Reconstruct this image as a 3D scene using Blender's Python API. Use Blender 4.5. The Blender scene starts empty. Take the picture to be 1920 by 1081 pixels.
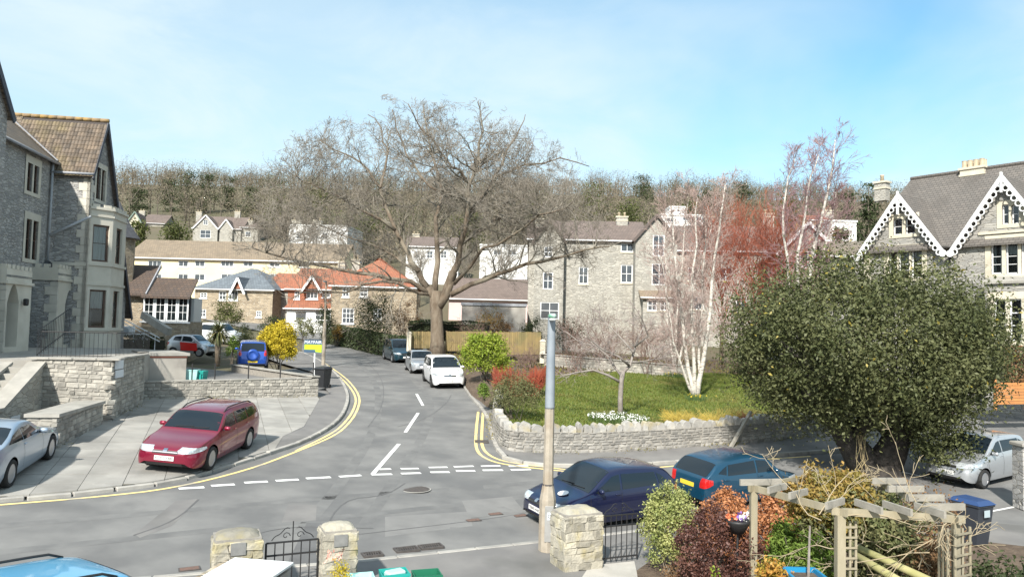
import bpy, math, random
import numpy as np
from mathutils import Vector, Matrix, Quaternion
from mathutils.geometry import tessellate_polygon, delaunay_2d_cdt

random.seed(7)
RNG = np.random.default_rng(7)
sc = bpy.context.scene
COL = sc.collection
PI = math.pi
rad = math.radians

# ------------------------------------------------------------------ camera
F_PX, PITCH, ROLL, HC = 1400.0, rad(2.9), rad(1.4), 5.0
fw = np.array([0, math.cos(PITCH), math.sin(PITCH)])
up0 = np.array([0, -math.sin(PITCH), math.cos(PITCH)])
rt0 = np.array([1.0, 0, 0])
cup = up0 * math.cos(ROLL) - rt0 * math.sin(ROLL)
crt = rt0 * math.cos(ROLL) + up0 * math.sin(ROLL)
CAM = np.array([0.0, 0.0, HC])
cd = bpy.data.cameras.new('camera')
cam = bpy.data.objects.new('camera', cd)
COL.objects.link(cam)
cd.sensor_fit = 'HORIZONTAL'
cd.sensor_width = 36.0
cd.lens = F_PX / 1920 * 36
cd.clip_start = 0.1
cd.clip_end = 6000
cam.matrix_world = Matrix(((crt[0], cup[0], -fw[0], 0), (crt[1], cup[1], -fw[1], 0), (crt[2], cup[2], -fw[2], HC), (0, 0, 0, 1)))
sc.camera = cam

# ------------------------------------------------------------------ world, sun, exposure
SUN_AZ = math.atan2(-0.27, -0.96)          # direction towards the sun: behind the camera, to its left
SUN_EL = rad(39)
sdir = Vector((math.sin(SUN_AZ) * math.cos(SUN_EL), math.cos(SUN_AZ) * math.cos(SUN_EL), math.sin(SUN_EL)))
W = bpy.data.worlds.new('World')
sc.world = W
W.use_nodes = True
wn, wl = W.node_tree.nodes, W.node_tree.links
wn.clear()
def wnode(t, **k):
    n = wn.new(t)
    for a, b in k.items():
        setattr(n, a, b)
    return n
wo = wnode('ShaderNodeOutputWorld')
bg = wnode('ShaderNodeBackground')
bg.inputs['Strength'].default_value = 0.105
sky = wnode('ShaderNodeTexSky', sky_type='NISHITA', sun_disc=False)
sky.sun_elevation = SUN_EL
sky.sun_rotation = SUN_AZ % (2 * PI)
sky.altitude = 30
sky.air_density = 1.0
sky.dust_density = 1.2
sky.ozone_density = 2.2
tc = wnode('ShaderNodeTexCoord')
sp = wnode('ShaderNodeSeparateXYZ')
wl.new(tc.outputs['Generated'], sp.inputs[0])
def wmath(op, a, b=None, clamp=False):
    n = wnode('ShaderNodeMath', operation=op, use_clamp=clamp)
    for i, v in enumerate((a, b)):
        if v is None:
            continue
        if isinstance(v, (int, float)):
            n.inputs[i].default_value = v
        else:
            wl.new(v, n.inputs[i])
    return n.outputs[0]
den = wmath('ADD', wmath('MAXIMUM', sp.outputs[2], 0.0), 0.22)
cx = wmath('DIVIDE', sp.outputs[0], den)
cy = wmath('DIVIDE', sp.outputs[1], den)
cb = wnode('ShaderNodeCombineXYZ')
wl.new(cx, cb.inputs[0]); wl.new(cy, cb.inputs[1])
def wnoise(scale, detail, off, dist=0.0, rough=0.55):
    mp = wnode('ShaderNodeMapping')
    mp.inputs['Location'].default_value = off
    wl.new(cb.outputs[0], mp.inputs[0])
    n = wnode('ShaderNodeTexNoise')
    n.inputs['Scale'].default_value = scale
    n.inputs['Detail'].default_value = detail
    n.inputs['Roughness'].default_value = rough
    n.inputs['Distortion'].default_value = dist
    wl.new(mp.outputs[0], n.inputs['Vector'])
    return n.outputs['Fac']
def wramp(v, a, b):
    r = wnode('ShaderNodeMapRange', interpolation_type='SMOOTHSTEP')
    r.inputs['From Min'].default_value = min(a, b)
    r.inputs['From Max'].default_value = max(a, b)
    if a > b:
        r.inputs['To Min'].default_value, r.inputs['To Max'].default_value = 1.0, 0.0
    wl.new(v, r.inputs[0])
    return r.outputs[0]
CLOUD_OFF = (5.3, -3.1, 0.0)
big = wramp(wnoise(0.62, 5.0, CLOUD_OFF, 0.3, 0.5), 0.27, 0.57)
fine = wramp(wnoise(2.2, 7.0, (2.0, 5.0, 0.0), 0.5, 0.6), 0.30, 0.75)
hz = wramp(sp.outputs[2], 0.36, 0.0)          # thin milky veil towards the horizon
cl = wmath('MULTIPLY', big, wmath('ADD', wmath('MULTIPLY', fine, 0.35), 0.65))
fac = wmath('MAXIMUM', wmath('MULTIPLY', cl, 0.86), wmath('MULTIPLY', hz, 0.66), True)
mixn = wnode('ShaderNodeMix', data_type='RGBA')
wl.new(fac, mixn.inputs[0])
sat = wnode('ShaderNodeHueSaturation')
sat.inputs['Saturation'].default_value = 1.22
sat.inputs['Hue'].default_value = 0.478
sat.inputs['Value'].default_value = 1.2
wl.new(sky.outputs[0], sat.inputs['Color'])
wl.new(sat.outputs[0], mixn.inputs[6])
mixn.inputs[7].default_value = (4.5, 5.2, 5.4, 1)
wl.new(mixn.outputs[2], bg.inputs['Color'])
wl.new(bg.outputs[0], wo.inputs[0])

sl = bpy.data.lights.new('sun', 'SUN')
sl.energy = 4.4
sl.angle = rad(2.0)
sl.color = (1.0, 0.95, 0.87)
sun = bpy.data.objects.new('sun', sl)
COL.objects.link(sun)
sun.rotation_euler = sdir.to_track_quat('Z', 'Y').to_euler()
sun.location = sdir * 50

vs = sc.view_settings
vs.view_transform = 'Standard'
vs.look = 'None'
vs.exposure = 0.88
vs.gamma = 1.0
vs.use_curve_mapping = False
sc.render.engine = 'CYCLES'
sc.cycles.use_denoising = True
sc.cycles.max_bounces = 6
sc.cycles.diffuse_bounces = 3
sc.cycles.glossy_bounces = 3
sc.cycles.transparent_max_bounces = 12

# ------------------------------------------------------------------ pixels, ground heights
def ray(px, py):
    d = fw + crt * ((px - 960) / F_PX) - cup * ((py - 540.5) / F_PX)
    return d / np.linalg.norm(d)
def proj(p):
    q = np.array(p, float) - CAM
    z = q @ fw
    return 960 + F_PX * (q @ crt) / z, 540.5 - F_PX * (q @ cup) / z
def ray_plane(px, py, p0, n):
    d = ray(px, py)
    return CAM + d * (((np.array(p0) - CAM) @ np.array(n)) / (d @ np.array(n)))
def at_y(px, py, Y):
    d = ray(px, py)
    return CAM + d * (Y / d[1])
def at_z(px, py, Z):
    d = ray(px, py)
    return CAM + d * ((Z - HC) / d[2])
VX = [-60, 8, 14, 18, 22, 26, 34, 42, 54, 62, 70, 80, 95, 120, 160, 260, 340, 400, 900]
VZ = [-.4, -.08, 0, .25, .55, .85, 1.35, 1.7, 2.0, 2.4, 3.0, 4.2, 6.5, 11.5, 20, 45, 66, 74, 76]
def smooth01(t):
    t = np.clip(t, 0, 1)
    return t * t * (3 - 2 * t)
def g(x, y):
    u = .866 * x + .5 * y
    v = -.5 * x + .866 * y
    k = smooth01((y - 55) / 55)
    q = (1 - k) * v + k * y
    z = sum(np.interp(q + o, VX, VZ) for o in (-2, -1, 0, 1, 2)) / 5
    a = np.clip(u, -6, 10) - 9
    nearf = np.clip((60 - v) / 30, 0, 1)
    z = z - .03 * a * nearf
    z = z + .045 * np.clip(u - 16, 0, 12) * nearf
    return z
LX = [18, 23, 28, 36, 45, 60, 75, 95]
LZ = [.95, 1.15, 1.5, 2.05, 2.6, 3.35, 4.4, 6.6]
def gg(x, y):                                # the raised corner garden
    v = -.5 * x + .866 * y
    return np.interp(v, LX, LZ)
TS = np.concatenate([np.arange(2, 90, .04), np.arange(90, 900, .5)])
def march(px, py, h, off=0.0):
    d = ray(px, py)
    q = CAM[None, :] + TS[:, None] * d[None, :]
    k = int(np.argmax(q[:, 2] < h(q[:, 0], q[:, 1]) + off))
    p = CAM + d * (TS[k] - .02)
    return np.array([p[0], p[1], float(h(p[0], p[1])) + off])
def gp(px, py, off=0.0):
    return march(px, py, g, off)
def lp(px, py, off=0.0):
    return march(px, py, gg, off)

# ------------------------------------------------------------------ mesh helpers
class MB:
    def __init__(s):
        s.v, s.f = [], []
    def add(s, vs_, fs_):
        o = len(s.v)
        s.v += [tuple(map(float, a)) for a in vs_]
        s.f += [tuple(i + o for i in f) for f in fs_]
        return s
    def box(s, c, size, rz=0.0, bev=0.0, m=None):
        hx, hy, hz_ = size[0] / 2, size[1] / 2, size[2] / 2
        if bev > 0:
            b = min(bev, hx * .9, hy * .9, hz_ * .9)
            ps = []
            for zz, ins in ((-hz_, b), (-hz_ + b, 0), (hz_ - b, 0), (hz_, b)):
                ax, ay = hx - ins, hy - ins
                ps += [(-ax, -ay + (b if not ins else 0), zz), (-ax + (b if not ins else 0), -ay, zz), (ax - (b if not ins else 0), -ay, zz), (ax, -ay + (b if not ins else 0), zz),
                       (ax, ay - (b if not ins else 0), zz), (ax - (b if not ins else 0), ay, zz), (-ax + (b if not ins else 0), ay, zz), (-ax, ay - (b if not ins else 0), zz)]
            fs = [tuple(range(7, -1, -1)), tuple(range(24, 32))]
            for L in range(3):
                for i in range(8):
                    j = (i + 1) % 8
                    fs.append((L * 8 + i, L * 8 + j, L * 8 + 8 + j, L * 8 + 8 + i))
        else:
            ps = [(sx * hx, sy * hy, sz * hz_) for sz in (-1, 1) for sx, sy in ((-1, -1), (1, -1), (1, 1), (-1, 1))]
            fs = [(3, 2, 1, 0), (4, 5, 6, 7), (0, 1, 5, 4), (1, 2, 6, 5), (2, 3, 7, 6), (3, 0, 4, 7)]
        if m is not None:
            ps = [tuple(m @ Vector(p)) for p in ps]
            return s.add([(p[0] + c[0], p[1] + c[1], p[2] + c[2]) for p in ps], fs)
        cr, sr = math.cos(rz), math.sin(rz)
        return s.add([(c[0] + p[0] * cr - p[1] * sr, c[1] + p[0] * sr + p[1] * cr, c[2] + p[2]) for p in ps], fs)
    def bar(s, a, b, w, h, upv=(0, 0, 1)):
        a, b = Vector(a), Vector(b)
        d = b - a
        L = d.length
        if L < 1e-6:
            return s
        z = Vector(upv)
        x = d.normalized()
        y = z.cross(x)
        if y.length < 1e-4:
            y = Vector((0, 1, 0)).cross(x)
        y.normalize()
        z = x.cross(y)
        m = Matrix((x, y, z)).transposed()
        return s.box((a + b) / 2, (L, w, h), m=m)
    def tube(s, pts, rs, n=6, cap=True):
        pts = [np.array(p, float) for p in pts]
        if isinstance(rs, (int, float)):
            rs = [rs] * len(pts)
        o = len(s.v)
        prev = None
        for i, p in enumerate(pts):
            t = pts[min(i + 1, len(pts) - 1)] - pts[max(i - 1, 0)]
            t = t / (np.linalg.norm(t) + 1e-9)
            if prev is None:
                a = np.cross(t, (0, 0, 1.0))
                if np.linalg.norm(a) < .05:
                    a = np.cross(t, (0, 1.0, 0))
            else:
                a = prev - t * (prev @ t)
            a = a / (np.linalg.norm(a) + 1e-9)
            prev = a
            b = np.cross(t, a)
            for k in range(n):
                an = 2 * PI * k / n
                s.v.append(tuple(p + rs[i] * (a * math.cos(an) + b * math.sin(an))))
        for i in range(len(pts) - 1):
            for k in range(n):
                j = (k + 1) % n
                s.f.append((o + i * n + k, o + i * n + j, o + i * n + n + j, o + i * n + n + k))
        if cap:
            s.f.append(tuple(o + k for k in range(n - 1, -1, -1)))
            s.f.append(tuple(o + (len(pts) - 1) * n + k for k in range(n)))
        return s
    def lathe(s, prof, c=(0, 0, 0), n=16, m=None):
        o = len(s.v)
        for r, z in prof:
            for k in range(n):
                an = 2 * PI * k / n
                p = Vector((r * math.cos(an), r * math.sin(an), z))
                if m is not None:
                    p = m @ p
                s.v.append((p[0] + c[0], p[1] + c[1], p[2] + c[2]))
        for i in range(len(prof) - 1):
            for k in range(n):
                j = (k + 1) % n
                s.f.append((o + i * n + k, o + i * n + j, o + i * n + n + j, o + i * n + n + k))
        s.f.append(tuple(o + k for k in range(n - 1, -1, -1)))
        s.f.append(tuple(o + (len(prof) - 1) * n + k for k in range(n)))
        return s
    def prism(s, poly, a, b):
        """poly: 3-D points of one face, extruded by vector b-a"""
        d = np.array(b, float) - np.array(a, float)
        n = len(poly)
        return s.add([tuple(p) for p in poly] + [tuple(np.array(p, float) + d) for p in poly],
                     [tuple(range(n)), tuple(range(2 * n - 1, n - 1, -1))] + [(i, i + n, (i + 1) % n + n, (i + 1) % n) for i in range(n)])
    def mesh(s, name, mat=None, smooth=False, off=None):
        me = bpy.data.meshes.new(name)
        v = s.v if off is None else [(a[0] - off[0], a[1] - off[1], a[2] - off[2]) for a in s.v]
        me.from_pydata(v, [], s.f)
        if smooth:
            me.shade_smooth()
        if mat is not None:
            me.materials.append(mat)
        me.update()
        return me

def tag(o, label=None, cat=None, group=None, kind=None):
    if label: o['label'] = label
    if cat: o['category'] = cat
    if group: o['group'] = group
    if kind: o['kind'] = kind
    return o
def link(name, me, parent=None, loc=None, rot=None):
    o = bpy.data.objects.new(name, me)
    COL.objects.link(o)
    if parent is not None:
        o.parent = parent
    if loc is not None:
        o.location = loc
    if rot is not None:
        o.rotation_euler = rot
    return o
def empty(name, loc, rz=0.0, label=None, cat=None, group=None):
    o = bpy.data.objects.new(name, None)
    COL.objects.link(o)
    o.location = [float(a) for a in loc]
    o.rotation_euler = (0, 0, rz)
    o.empty_display_size = .2
    return tag(o, label, cat, group)
def root_of(o):
    while o.parent is not None:
        o = o.parent
    return o
def part(parent, name, mb, mat, smooth=False, world=True, label=None, kind=None):
    """mesh part; with world=True the vertices are world coordinates and the top empty is only translated"""
    off = root_of(parent).location if world else None
    o = link(name, mb.mesh(name, mat, smooth, off), parent)
    return tag(o, label, kind=kind)
def struct(name, mb, mat, smooth=False, label=None, cat=None):
    o = link(name, mb.mesh(name, mat, smooth))
    return tag(o, label, cat, kind='structure')
def np_mesh(name, V, Fq, mat=None, smooth=False, attr=None):
    """V (n,3), Fq (m,k) numpy arrays; attr: per-vertex float 'tint'"""
    me = bpy.data.meshes.new(name)
    V = np.ascontiguousarray(V, dtype=np.float32)
    Fq = np.ascontiguousarray(Fq, dtype=np.int32)
    m, k = Fq.shape
    me.vertices.add(len(V))
    me.vertices.foreach_set('co', V.ravel())
    me.loops.add(m * k)
    me.loops.foreach_set('vertex_index', Fq.ravel())
    me.polygons.add(m)
    me.polygons.foreach_set('loop_start', np.arange(0, m * k, k, dtype=np.int32))
    me.polygons.foreach_set('loop_total', np.full(m, k, dtype=np.int32))
    if smooth:
        me.polygons.foreach_set('use_smooth', np.ones(m, dtype=bool))
    if attr is not None:
        a = me.attributes.new('tint', 'FLOAT', 'POINT')
        a.data.foreach_set('value', np.ascontiguousarray(attr, dtype=np.float32))
    if mat is not None:
        me.materials.append(mat)
    me.update(calc_edges=True)
    return me

def densify(poly, step, closed=True):
    out = []
    n = len(poly)
    for i in range(n if closed else n - 1):
        a, b = np.array(poly[i][:2], float), np.array(poly[(i + 1) % n][:2], float)
        k = max(1, int(np.linalg.norm(b - a) / step))
        for j in range(k):
            out.append(a + (b - a) * j / k)
    if not closed:
        out.append(np.array(poly[-1][:2], float))
    return out
def chaikin(pts, it=2):
    pts = [np.array(p[:2], float) for p in pts]
    for _ in range(it):
        q = [pts[0]]
        for a, b in zip(pts[:-1], pts[1:]):
            q += [a * .75 + b * .25, a * .25 + b * .75]
        q.append(pts[-1])
        pts = q
    return pts
def inside_np(poly, x, y):
    r = np.zeros(len(x), bool)
    j = len(poly) - 1
    for i in range(len(poly)):
        xi, yi = poly[i][0], poly[i][1]
        xj, yj = poly[j][0], poly[j][1]
        r ^= ((yi > y) != (yj > y)) & (x < (xj - xi) * (y - yi) / (yj - yi + 1e-12) + xi)
        j = i
    return r
def drape_mb(poly, off, h=g, step=1.0, jitter=0.0):
    b = densify(poly, step)
    xs = [p[0] for p in b]; ys = [p[1] for p in b]
    pts = [Vector((p[0], p[1])) for p in b]
    nb = len(pts)
    X, Y = (a.ravel() for a in np.meshgrid(np.arange(min(xs) + step * .5, max(xs), step), np.arange(min(ys) + step * .5, max(ys), step)))
    k = inside_np(b, X, Y)
    pts += [Vector((x + random.uniform(-1, 1) * step * .1, y + random.uniform(-1, 1) * step * .1)) for x, y in zip(X[k], Y[k])]
    r = delaunay_2d_cdt(pts, [], [list(range(nb))], 1, 1e-5)
    m = MB()
    m.v = [(p[0], p[1], float(h(p[0], p[1])) + off + (random.uniform(0, jitter) if jitter else 0)) for p in r[0]]
    m.f = []
    for f in r[2]:
        a, b_, c = (r[0][i] for i in f[:3])
        if (b_[0] - a[0]) * (c[1] - a[1]) - (b_[1] - a[1]) * (c[0] - a[0]) < 0:
            f = list(reversed(f))
        m.f.append(tuple(f))
    return m
def strip_mb(path, w0, w1, off, h=g, step=.4, mb=None):
    """ribbon along an open 2-D path between lateral offsets w0..w1 (left positive)"""
    p = densify(path, step, False)
    mb = mb or MB()
    o = len(mb.v)
    for i, q in enumerate(p):
        t = p[min(i + 1, len(p) - 1)] - p[max(i - 1, 0)]
        t = t / (np.linalg.norm(t) + 1e-9)
        n = np.array([-t[1], t[0]])
        for w in (w0, w1):
            c = q + n * w
            mb.v.append((c[0], c[1], float(h(c[0], c[1])) + off))
    for i in range(len(p) - 1):
        a = o + 2 * i
        mb.f.append((a, a + 2, a + 3, a + 1) if w0 > w1 else (a + 1, a + 3, a + 2, a))
    return mb
def walk(path, step):
    """points and tangents at even spacing along an open path"""
    p = densify(path, .05, False)
    out, acc = [], 0.0
    for i in range(1, len(p)):
        acc += np.linalg.norm(p[i] - p[i - 1])
        if acc >= step or i == 1:
            t = p[i] - p[i - 1]
            out.append((p[i], t / (np.linalg.norm(t) + 1e-9)))
            if i > 1: acc = 0.0
    return out

# ------------------------------------------------------------------ materials
MATS = {}
def mat(name, c1, c2=None, scale=3.0, rough=.8, bump=0.0, bscale=20.0, metal=0.0, detail=5.0, c3=None, s3=.6, rnd=0.0, spec=.5, coat=0.0, lo=.35, hi=.65, bdist=.02, tint=None, coords='pos', stretch=None, trans=0.0):
    if name in MATS:
        return MATS[name]
    m = bpy.data.materials.new(name)
    m.use_nodes = True
    nt = m.node_tree
    N, L = nt.nodes, nt.links
    b = N['Principled BSDF']
    b.inputs['Roughness'].default_value = rough
    b.inputs['Metallic'].default_value = metal
    b.inputs['Specular IOR Level'].default_value = spec
    b.inputs['Coat Weight'].default_value = coat
    b.inputs['Coat Roughness'].default_value = .04
    if coords == 'pos':
        src = N.new('ShaderNodeNewGeometry').outputs['Position']
    else:
        src = N.new('ShaderNodeTexCoord').outputs['Object']
    if stretch:
        mp = N.new('ShaderNodeMapping')
        mp.inputs['Scale'].default_value = stretch
        L.new(src, mp.inputs[0])
        src = mp.outputs[0]
    def noise(sc_, det=detail):
        n = N.new('ShaderNodeTexNoise')
        n.inputs['Scale'].default_value = sc_
        n.inputs['Detail'].default_value = det
        L.new(src, n.inputs['Vector'])
        return n.outputs['Fac']
    def mix(f, a, b_):
        x = N.new('ShaderNodeMix')
        x.data_type = 'RGBA'
        for s_, v in ((0, f), (6, a), (7, b_)):
            if isinstance(v, tuple):
                x.inputs[s_].default_value = (*v[:3], 1)
            elif isinstance(v, (int, float)):
                x.inputs[s_].default_value = v
            else:
                L.new(v, x.inputs[s_])
        return x.outputs[2]
    def ramp(f, a, b_):
        r = N.new('ShaderNodeMapRange')
        r.inputs['From Min'].default_value = a
        r.inputs['From Max'].default_value = b_
        L.new(f, r.inputs[0])
        return r.outputs[0]
    col = tuple(c1)
    if c2 is not None:
        col = mix(ramp(noise(scale), lo, hi), tuple(c1), tuple(c2))
    if tint is not None:
        at = N.new('ShaderNodeAttribute')
        at.attribute_name = 'tint'
        col = mix(at.outputs['Fac'], col, tuple(tint))
    if c3 is not None:
        col = mix(ramp(noise(s3, 6.0), .52, .68), col, tuple(c3))
    if rnd:
        oi = N.new('ShaderNodeObjectInfo')
        hs = N.new('ShaderNodeHueSaturation')
        r = N.new('ShaderNodeMapRange')
        r.inputs['To Min'].default_value = 1 - rnd
        r.inputs['To Max'].default_value = 1 + rnd
        L.new(oi.outputs['Random'], r.inputs[0])
        L.new(r.outputs[0], hs.inputs['Value'])
        if isinstance(col, tuple):
            hs.inputs['Color'].default_value = (*col[:3], 1)
        else:
            L.new(col, hs.inputs['Color'])
        col = hs.outputs[0]
    if isinstance(col, tuple):
        b.inputs['Base Color'].default_value = (*col[:3], 1)
    else:
        L.new(col, b.inputs['Base Color'])
    if bump:
        bp = N.new('ShaderNodeBump')
        bp.inputs['Strength'].default_value = bump
        bp.inputs['Distance'].default_value = bdist
        L.new(noise(bscale, 6.0), bp.inputs['Height'])
        L.new(bp.outputs[0], b.inputs['Normal'])
    if trans:
        b.inputs['Transmission Weight'].default_value = 0
        tr = N.new('ShaderNodeBsdfTranslucent')
        if isinstance(col, tuple):
            tr.inputs['Color'].default_value = (*col[:3], 1)
        else:
            L.new(col, tr.inputs['Color'])
        ms = N.new('ShaderNodeMixShader')
        ms.inputs[0].default_value = trans
        L.new(b.outputs[0], ms.inputs[1])
        L.new(tr.outputs[0], ms.inputs[2])
        L.new(ms.outputs[0], N['Material Output'].inputs[0])
    MATS[name] = m
    return m

def rubble_mat(name, c1, c2, cm, sx=2.2, sz=5.0, bump=.6, dirt=None, lich=None):
    """small-stone masonry too fine to pick apart: colour per stone, recessed joints as relief"""
    if name in MATS:
        return MATS[name]
    m = bpy.data.materials.new(name)
    m.use_nodes = True
    N, L = m.node_tree.nodes, m.node_tree.links
    b = N['Principled BSDF']
    b.inputs['Roughness'].default_value = .92
    geo = N.new('ShaderNodeNewGeometry')
    mp = N.new('ShaderNodeMapping')
    mp.inputs['Scale'].default_value = (sx, sx, sz)
    L.new(geo.outputs['Position'], mp.inputs[0])
    vo = N.new('ShaderNodeTexVoronoi')
    vo.feature = 'F1'
    vo.inputs['Scale'].default_value = 1.0
    vo.inputs['Randomness'].default_value = .85
    L.new(mp.outputs[0], vo.inputs['Vector'])
    ve = N.new('ShaderNodeTexVoronoi')
    ve.feature = 'DISTANCE_TO_EDGE'
    ve.inputs['Scale'].default_value = 1.0
    ve.inputs['Randomness'].default_value = .85
    L.new(mp.outputs[0], ve.inputs['Vector'])
    sx_ = N.new('ShaderNodeSeparateColor')
    L.new(vo.outputs['Color'], sx_.inputs[0])
    mx = N.new('ShaderNodeMix'); mx.data_type = 'RGBA'
    L.new(sx_.outputs[0], mx.inputs[0])
    mx.inputs[6].default_value = (*c1, 1); mx.inputs[7].default_value = (*c2, 1)
    rp = N.new('ShaderNodeMapRange')
    rp.inputs['From Min'].default_value = .015; rp.inputs['From Max'].default_value = .075
    L.new(ve.outputs['Distance'], rp.inputs[0])
    mj = N.new('ShaderNodeMix'); mj.data_type = 'RGBA'
    L.new(rp.outputs[0], mj.inputs[0])
    mj.inputs[6].default_value = (*cm, 1)
    L.new(mx.outputs[2], mj.inputs[7])
    col = mj.outputs[2]
    nz = N.new('ShaderNodeTexNoise'); nz.inputs['Scale'].default_value = .55; nz.inputs['Detail'].default_value = 6
    L.new(geo.outputs['Position'], nz.inputs['Vector'])
    for cc, a, b_ in ((dirt, .5, .72), (lich, .62, .75)):
        if cc is None:
            continue
        r2 = N.new('ShaderNodeMapRange')
        r2.inputs['From Min'].default_value = a; r2.inputs['From Max'].default_value = b_
        r2.inputs['To Max'].default_value = .6
        L.new(nz.outputs['Fac'], r2.inputs[0])
        m2 = N.new('ShaderNodeMix'); m2.data_type = 'RGBA'
        L.new(r2.outputs[0], m2.inputs[0]); L.new(col, m2.inputs[6]); m2.inputs[7].default_value = (*cc, 1)
        col = m2.outputs[2]
    L.new(col, b.inputs['Base Color'])
    n2 = N.new('ShaderNodeTexNoise'); n2.inputs['Scale'].default_value = 25; n2.inputs['Detail'].default_value = 4
    L.new(geo.outputs['Position'], n2.inputs['Vector'])
    ad = N.new('ShaderNodeMath'); ad.operation = 'MULTIPLY_ADD'; ad.inputs[1].default_value = .35
    L.new(n2.outputs['Fac'], ad.inputs[0]); L.new(rp.outputs[0], ad.inputs[2])
    bp = N.new('ShaderNodeBump'); bp.inputs['Strength'].default_value = bump; bp.inputs['Distance'].default_value = .05
    L.new(ad.outputs[0], bp.inputs['Height']); L.new(bp.outputs[0], b.inputs['Normal'])
    MATS[name] = m
    return m

def glass_mat(name='window_glass', tr=.55, colr=(.75, .82, .85)):
    if name in MATS:
        return MATS[name]
    m = bpy.data.materials.new(name)
    m.use_nodes = True
    N, L = m.node_tree.nodes, m.node_tree.links
    N.remove(N['Principled BSDF'])
    t = N.new('ShaderNodeBsdfTransparent'); t.inputs[0].default_value = (*colr, 1)
    gl = N.new('ShaderNodeBsdfGlossy'); gl.inputs['Roughness'].default_value = .03
    fr = N.new('ShaderNodeFresnel'); fr.inputs[0].default_value = 1.9
    ms = N.new('ShaderNodeMixShader')
    L.new(fr.outputs[0], ms.inputs[0]); L.new(t.outputs[0], ms.inputs[1]); L.new(gl.outputs[0], ms.inputs[2])
    L.new(ms.outputs[0], N['Material Output'].inputs[0])
    MATS[name] = m
    return m

def leaf_mat(name, c1, c2, c3=None, trans=.25, rough=.5, spec=.4):
    return mat(name, c1, c2, scale=1.4, rough=rough, tint=c3 or c2, trans=trans, spec=spec, lo=.3, hi=.7)
# ================================================================== SETTING
M_asph = mat('asphalt', (.135, .135, .133), (.20, .198, .19), scale=.8, rough=.92, bump=.35, bscale=60, c3=(.125, .126, .126), s3=.3, bdist=.012, spec=.25)
M_asph2 = mat('pavement_asphalt', (.155, .15, .145), (.195, .188, .178), scale=1.2, rough=.92, bump=.3, bscale=70, c3=(.12, .118, .112), s3=.5, bdist=.01)
M_patch = mat('road_patch_asphalt', (.10, .10, .10), (.125, .125, .124), scale=3, rough=.92, bump=.3, bscale=120, bdist=.01)
M_patch2 = mat('old_road_patch', (.165, .163, .157), (.195, .192, .184), scale=2, rough=.92, bump=.3, bscale=100, bdist=.01)
M_kerb = mat('kerb_stone', (.27, .26, .24), (.36, .345, .31), scale=3, rough=.9, bump=.3, bscale=40, rnd=.12, bdist=.01)
M_slab = mat('paving_slab', (.245, .237, .218), (.325, .313, .285), scale=1.3, rough=.9, bump=.25, bscale=60, c3=(.22, .21, .19), s3=.5, rnd=.13, bdist=.008)
M_joint = mat('paving_bed', (.10, .095, .08), (.15, .14, .11), scale=6, rough=.95)
M_soil = mat('soil', (.075, .052, .036), (.13, .095, .065), scale=5, rough=.97, bump=.8, bscale=15, bdist=.06)
M_white = mat('road_paint_white', (.78, .78, .75), (.62, .62, .60), scale=9, rough=.75, lo=.45, hi=.8)
M_yel = mat('road_paint_yellow', (.80, .62, .25), (.62, .49, .24), scale=6, rough=.8, lo=.4, hi=.75, c3=(.42, .38, .28), s3=1.6)
M_iron = mat('cast_iron', (.075, .068, .065), (.11, .098, .09), scale=12, rough=.7, metal=.3)
M_stone = mat('wall_stone', (.215, .208, .192), (.305, .292, .262), scale=4, rough=.93, bump=.6, bscale=22, rnd=.26, c3=(.22, .21, .19), s3=1.5)
M_stonel = mat('pale_wall_stone', (.265, .252, .222), (.355, .335, .29), scale=4, rough=.93, bump=.6, bscale=22, rnd=.3, c3=(.22, .21, .185), s3=1.2)
M_mort = mat('mortar', (.23, .215, .19), (.30, .28, .245), scale=8, rough=.95, bump=.4, bscale=40)
M_cope = mat('coping_concrete', (.28, .267, .24), (.36, .343, .305), scale=2.5, rough=.9, bump=.3, bscale=50, c3=(.25, .24, .21), s3=.9)
M_copes = mat('coping_stone', (.27, .265, .25), (.37, .355, .32), scale=4, rough=.92, bump=.6, bscale=18, rnd=.22, c3=(.33, .29, .19), s3=2.2)
M_lawn = mat('lawn_soil', (.075, .105, .018), (.105, .14, .025), scale=.7, rough=.95, bump=.6, bscale=60)
M_terrain = mat('hillside_ground', (.115, .095, .06), (.085, .08, .042), scale=.08, rough=.97)

# the ground, one sheet out to the horizon
gx = np.concatenate([np.linspace(-1500, -180, 12), np.linspace(-150, 150, 61), np.linspace(180, 1500, 12)])
gy = np.concatenate([np.linspace(-60, 120, 46), np.linspace(130, 420, 30), np.linspace(460, 2500, 12)])
GX, GY = np.meshgrid(gx, gy)
GZ = g(GX, GY) - .12
V = np.stack([GX, GY, GZ], -1).reshape(-1, 3)
ii = np.arange(len(gy) - 1)[:, None] * len(gx) + np.arange(len(gx) - 1)[None, :]
Fq = np.stack([ii, ii + 1, ii + 1 + len(gx), ii + len(gx)], -1).reshape(-1, 4)
tag(link('ground', np_mesh('ground', V, Fq, M_terrain, True)), kind='structure')

def P(px_list, h=g):
    return [march(a, b, h)[:2] for a, b in px_list]
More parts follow.
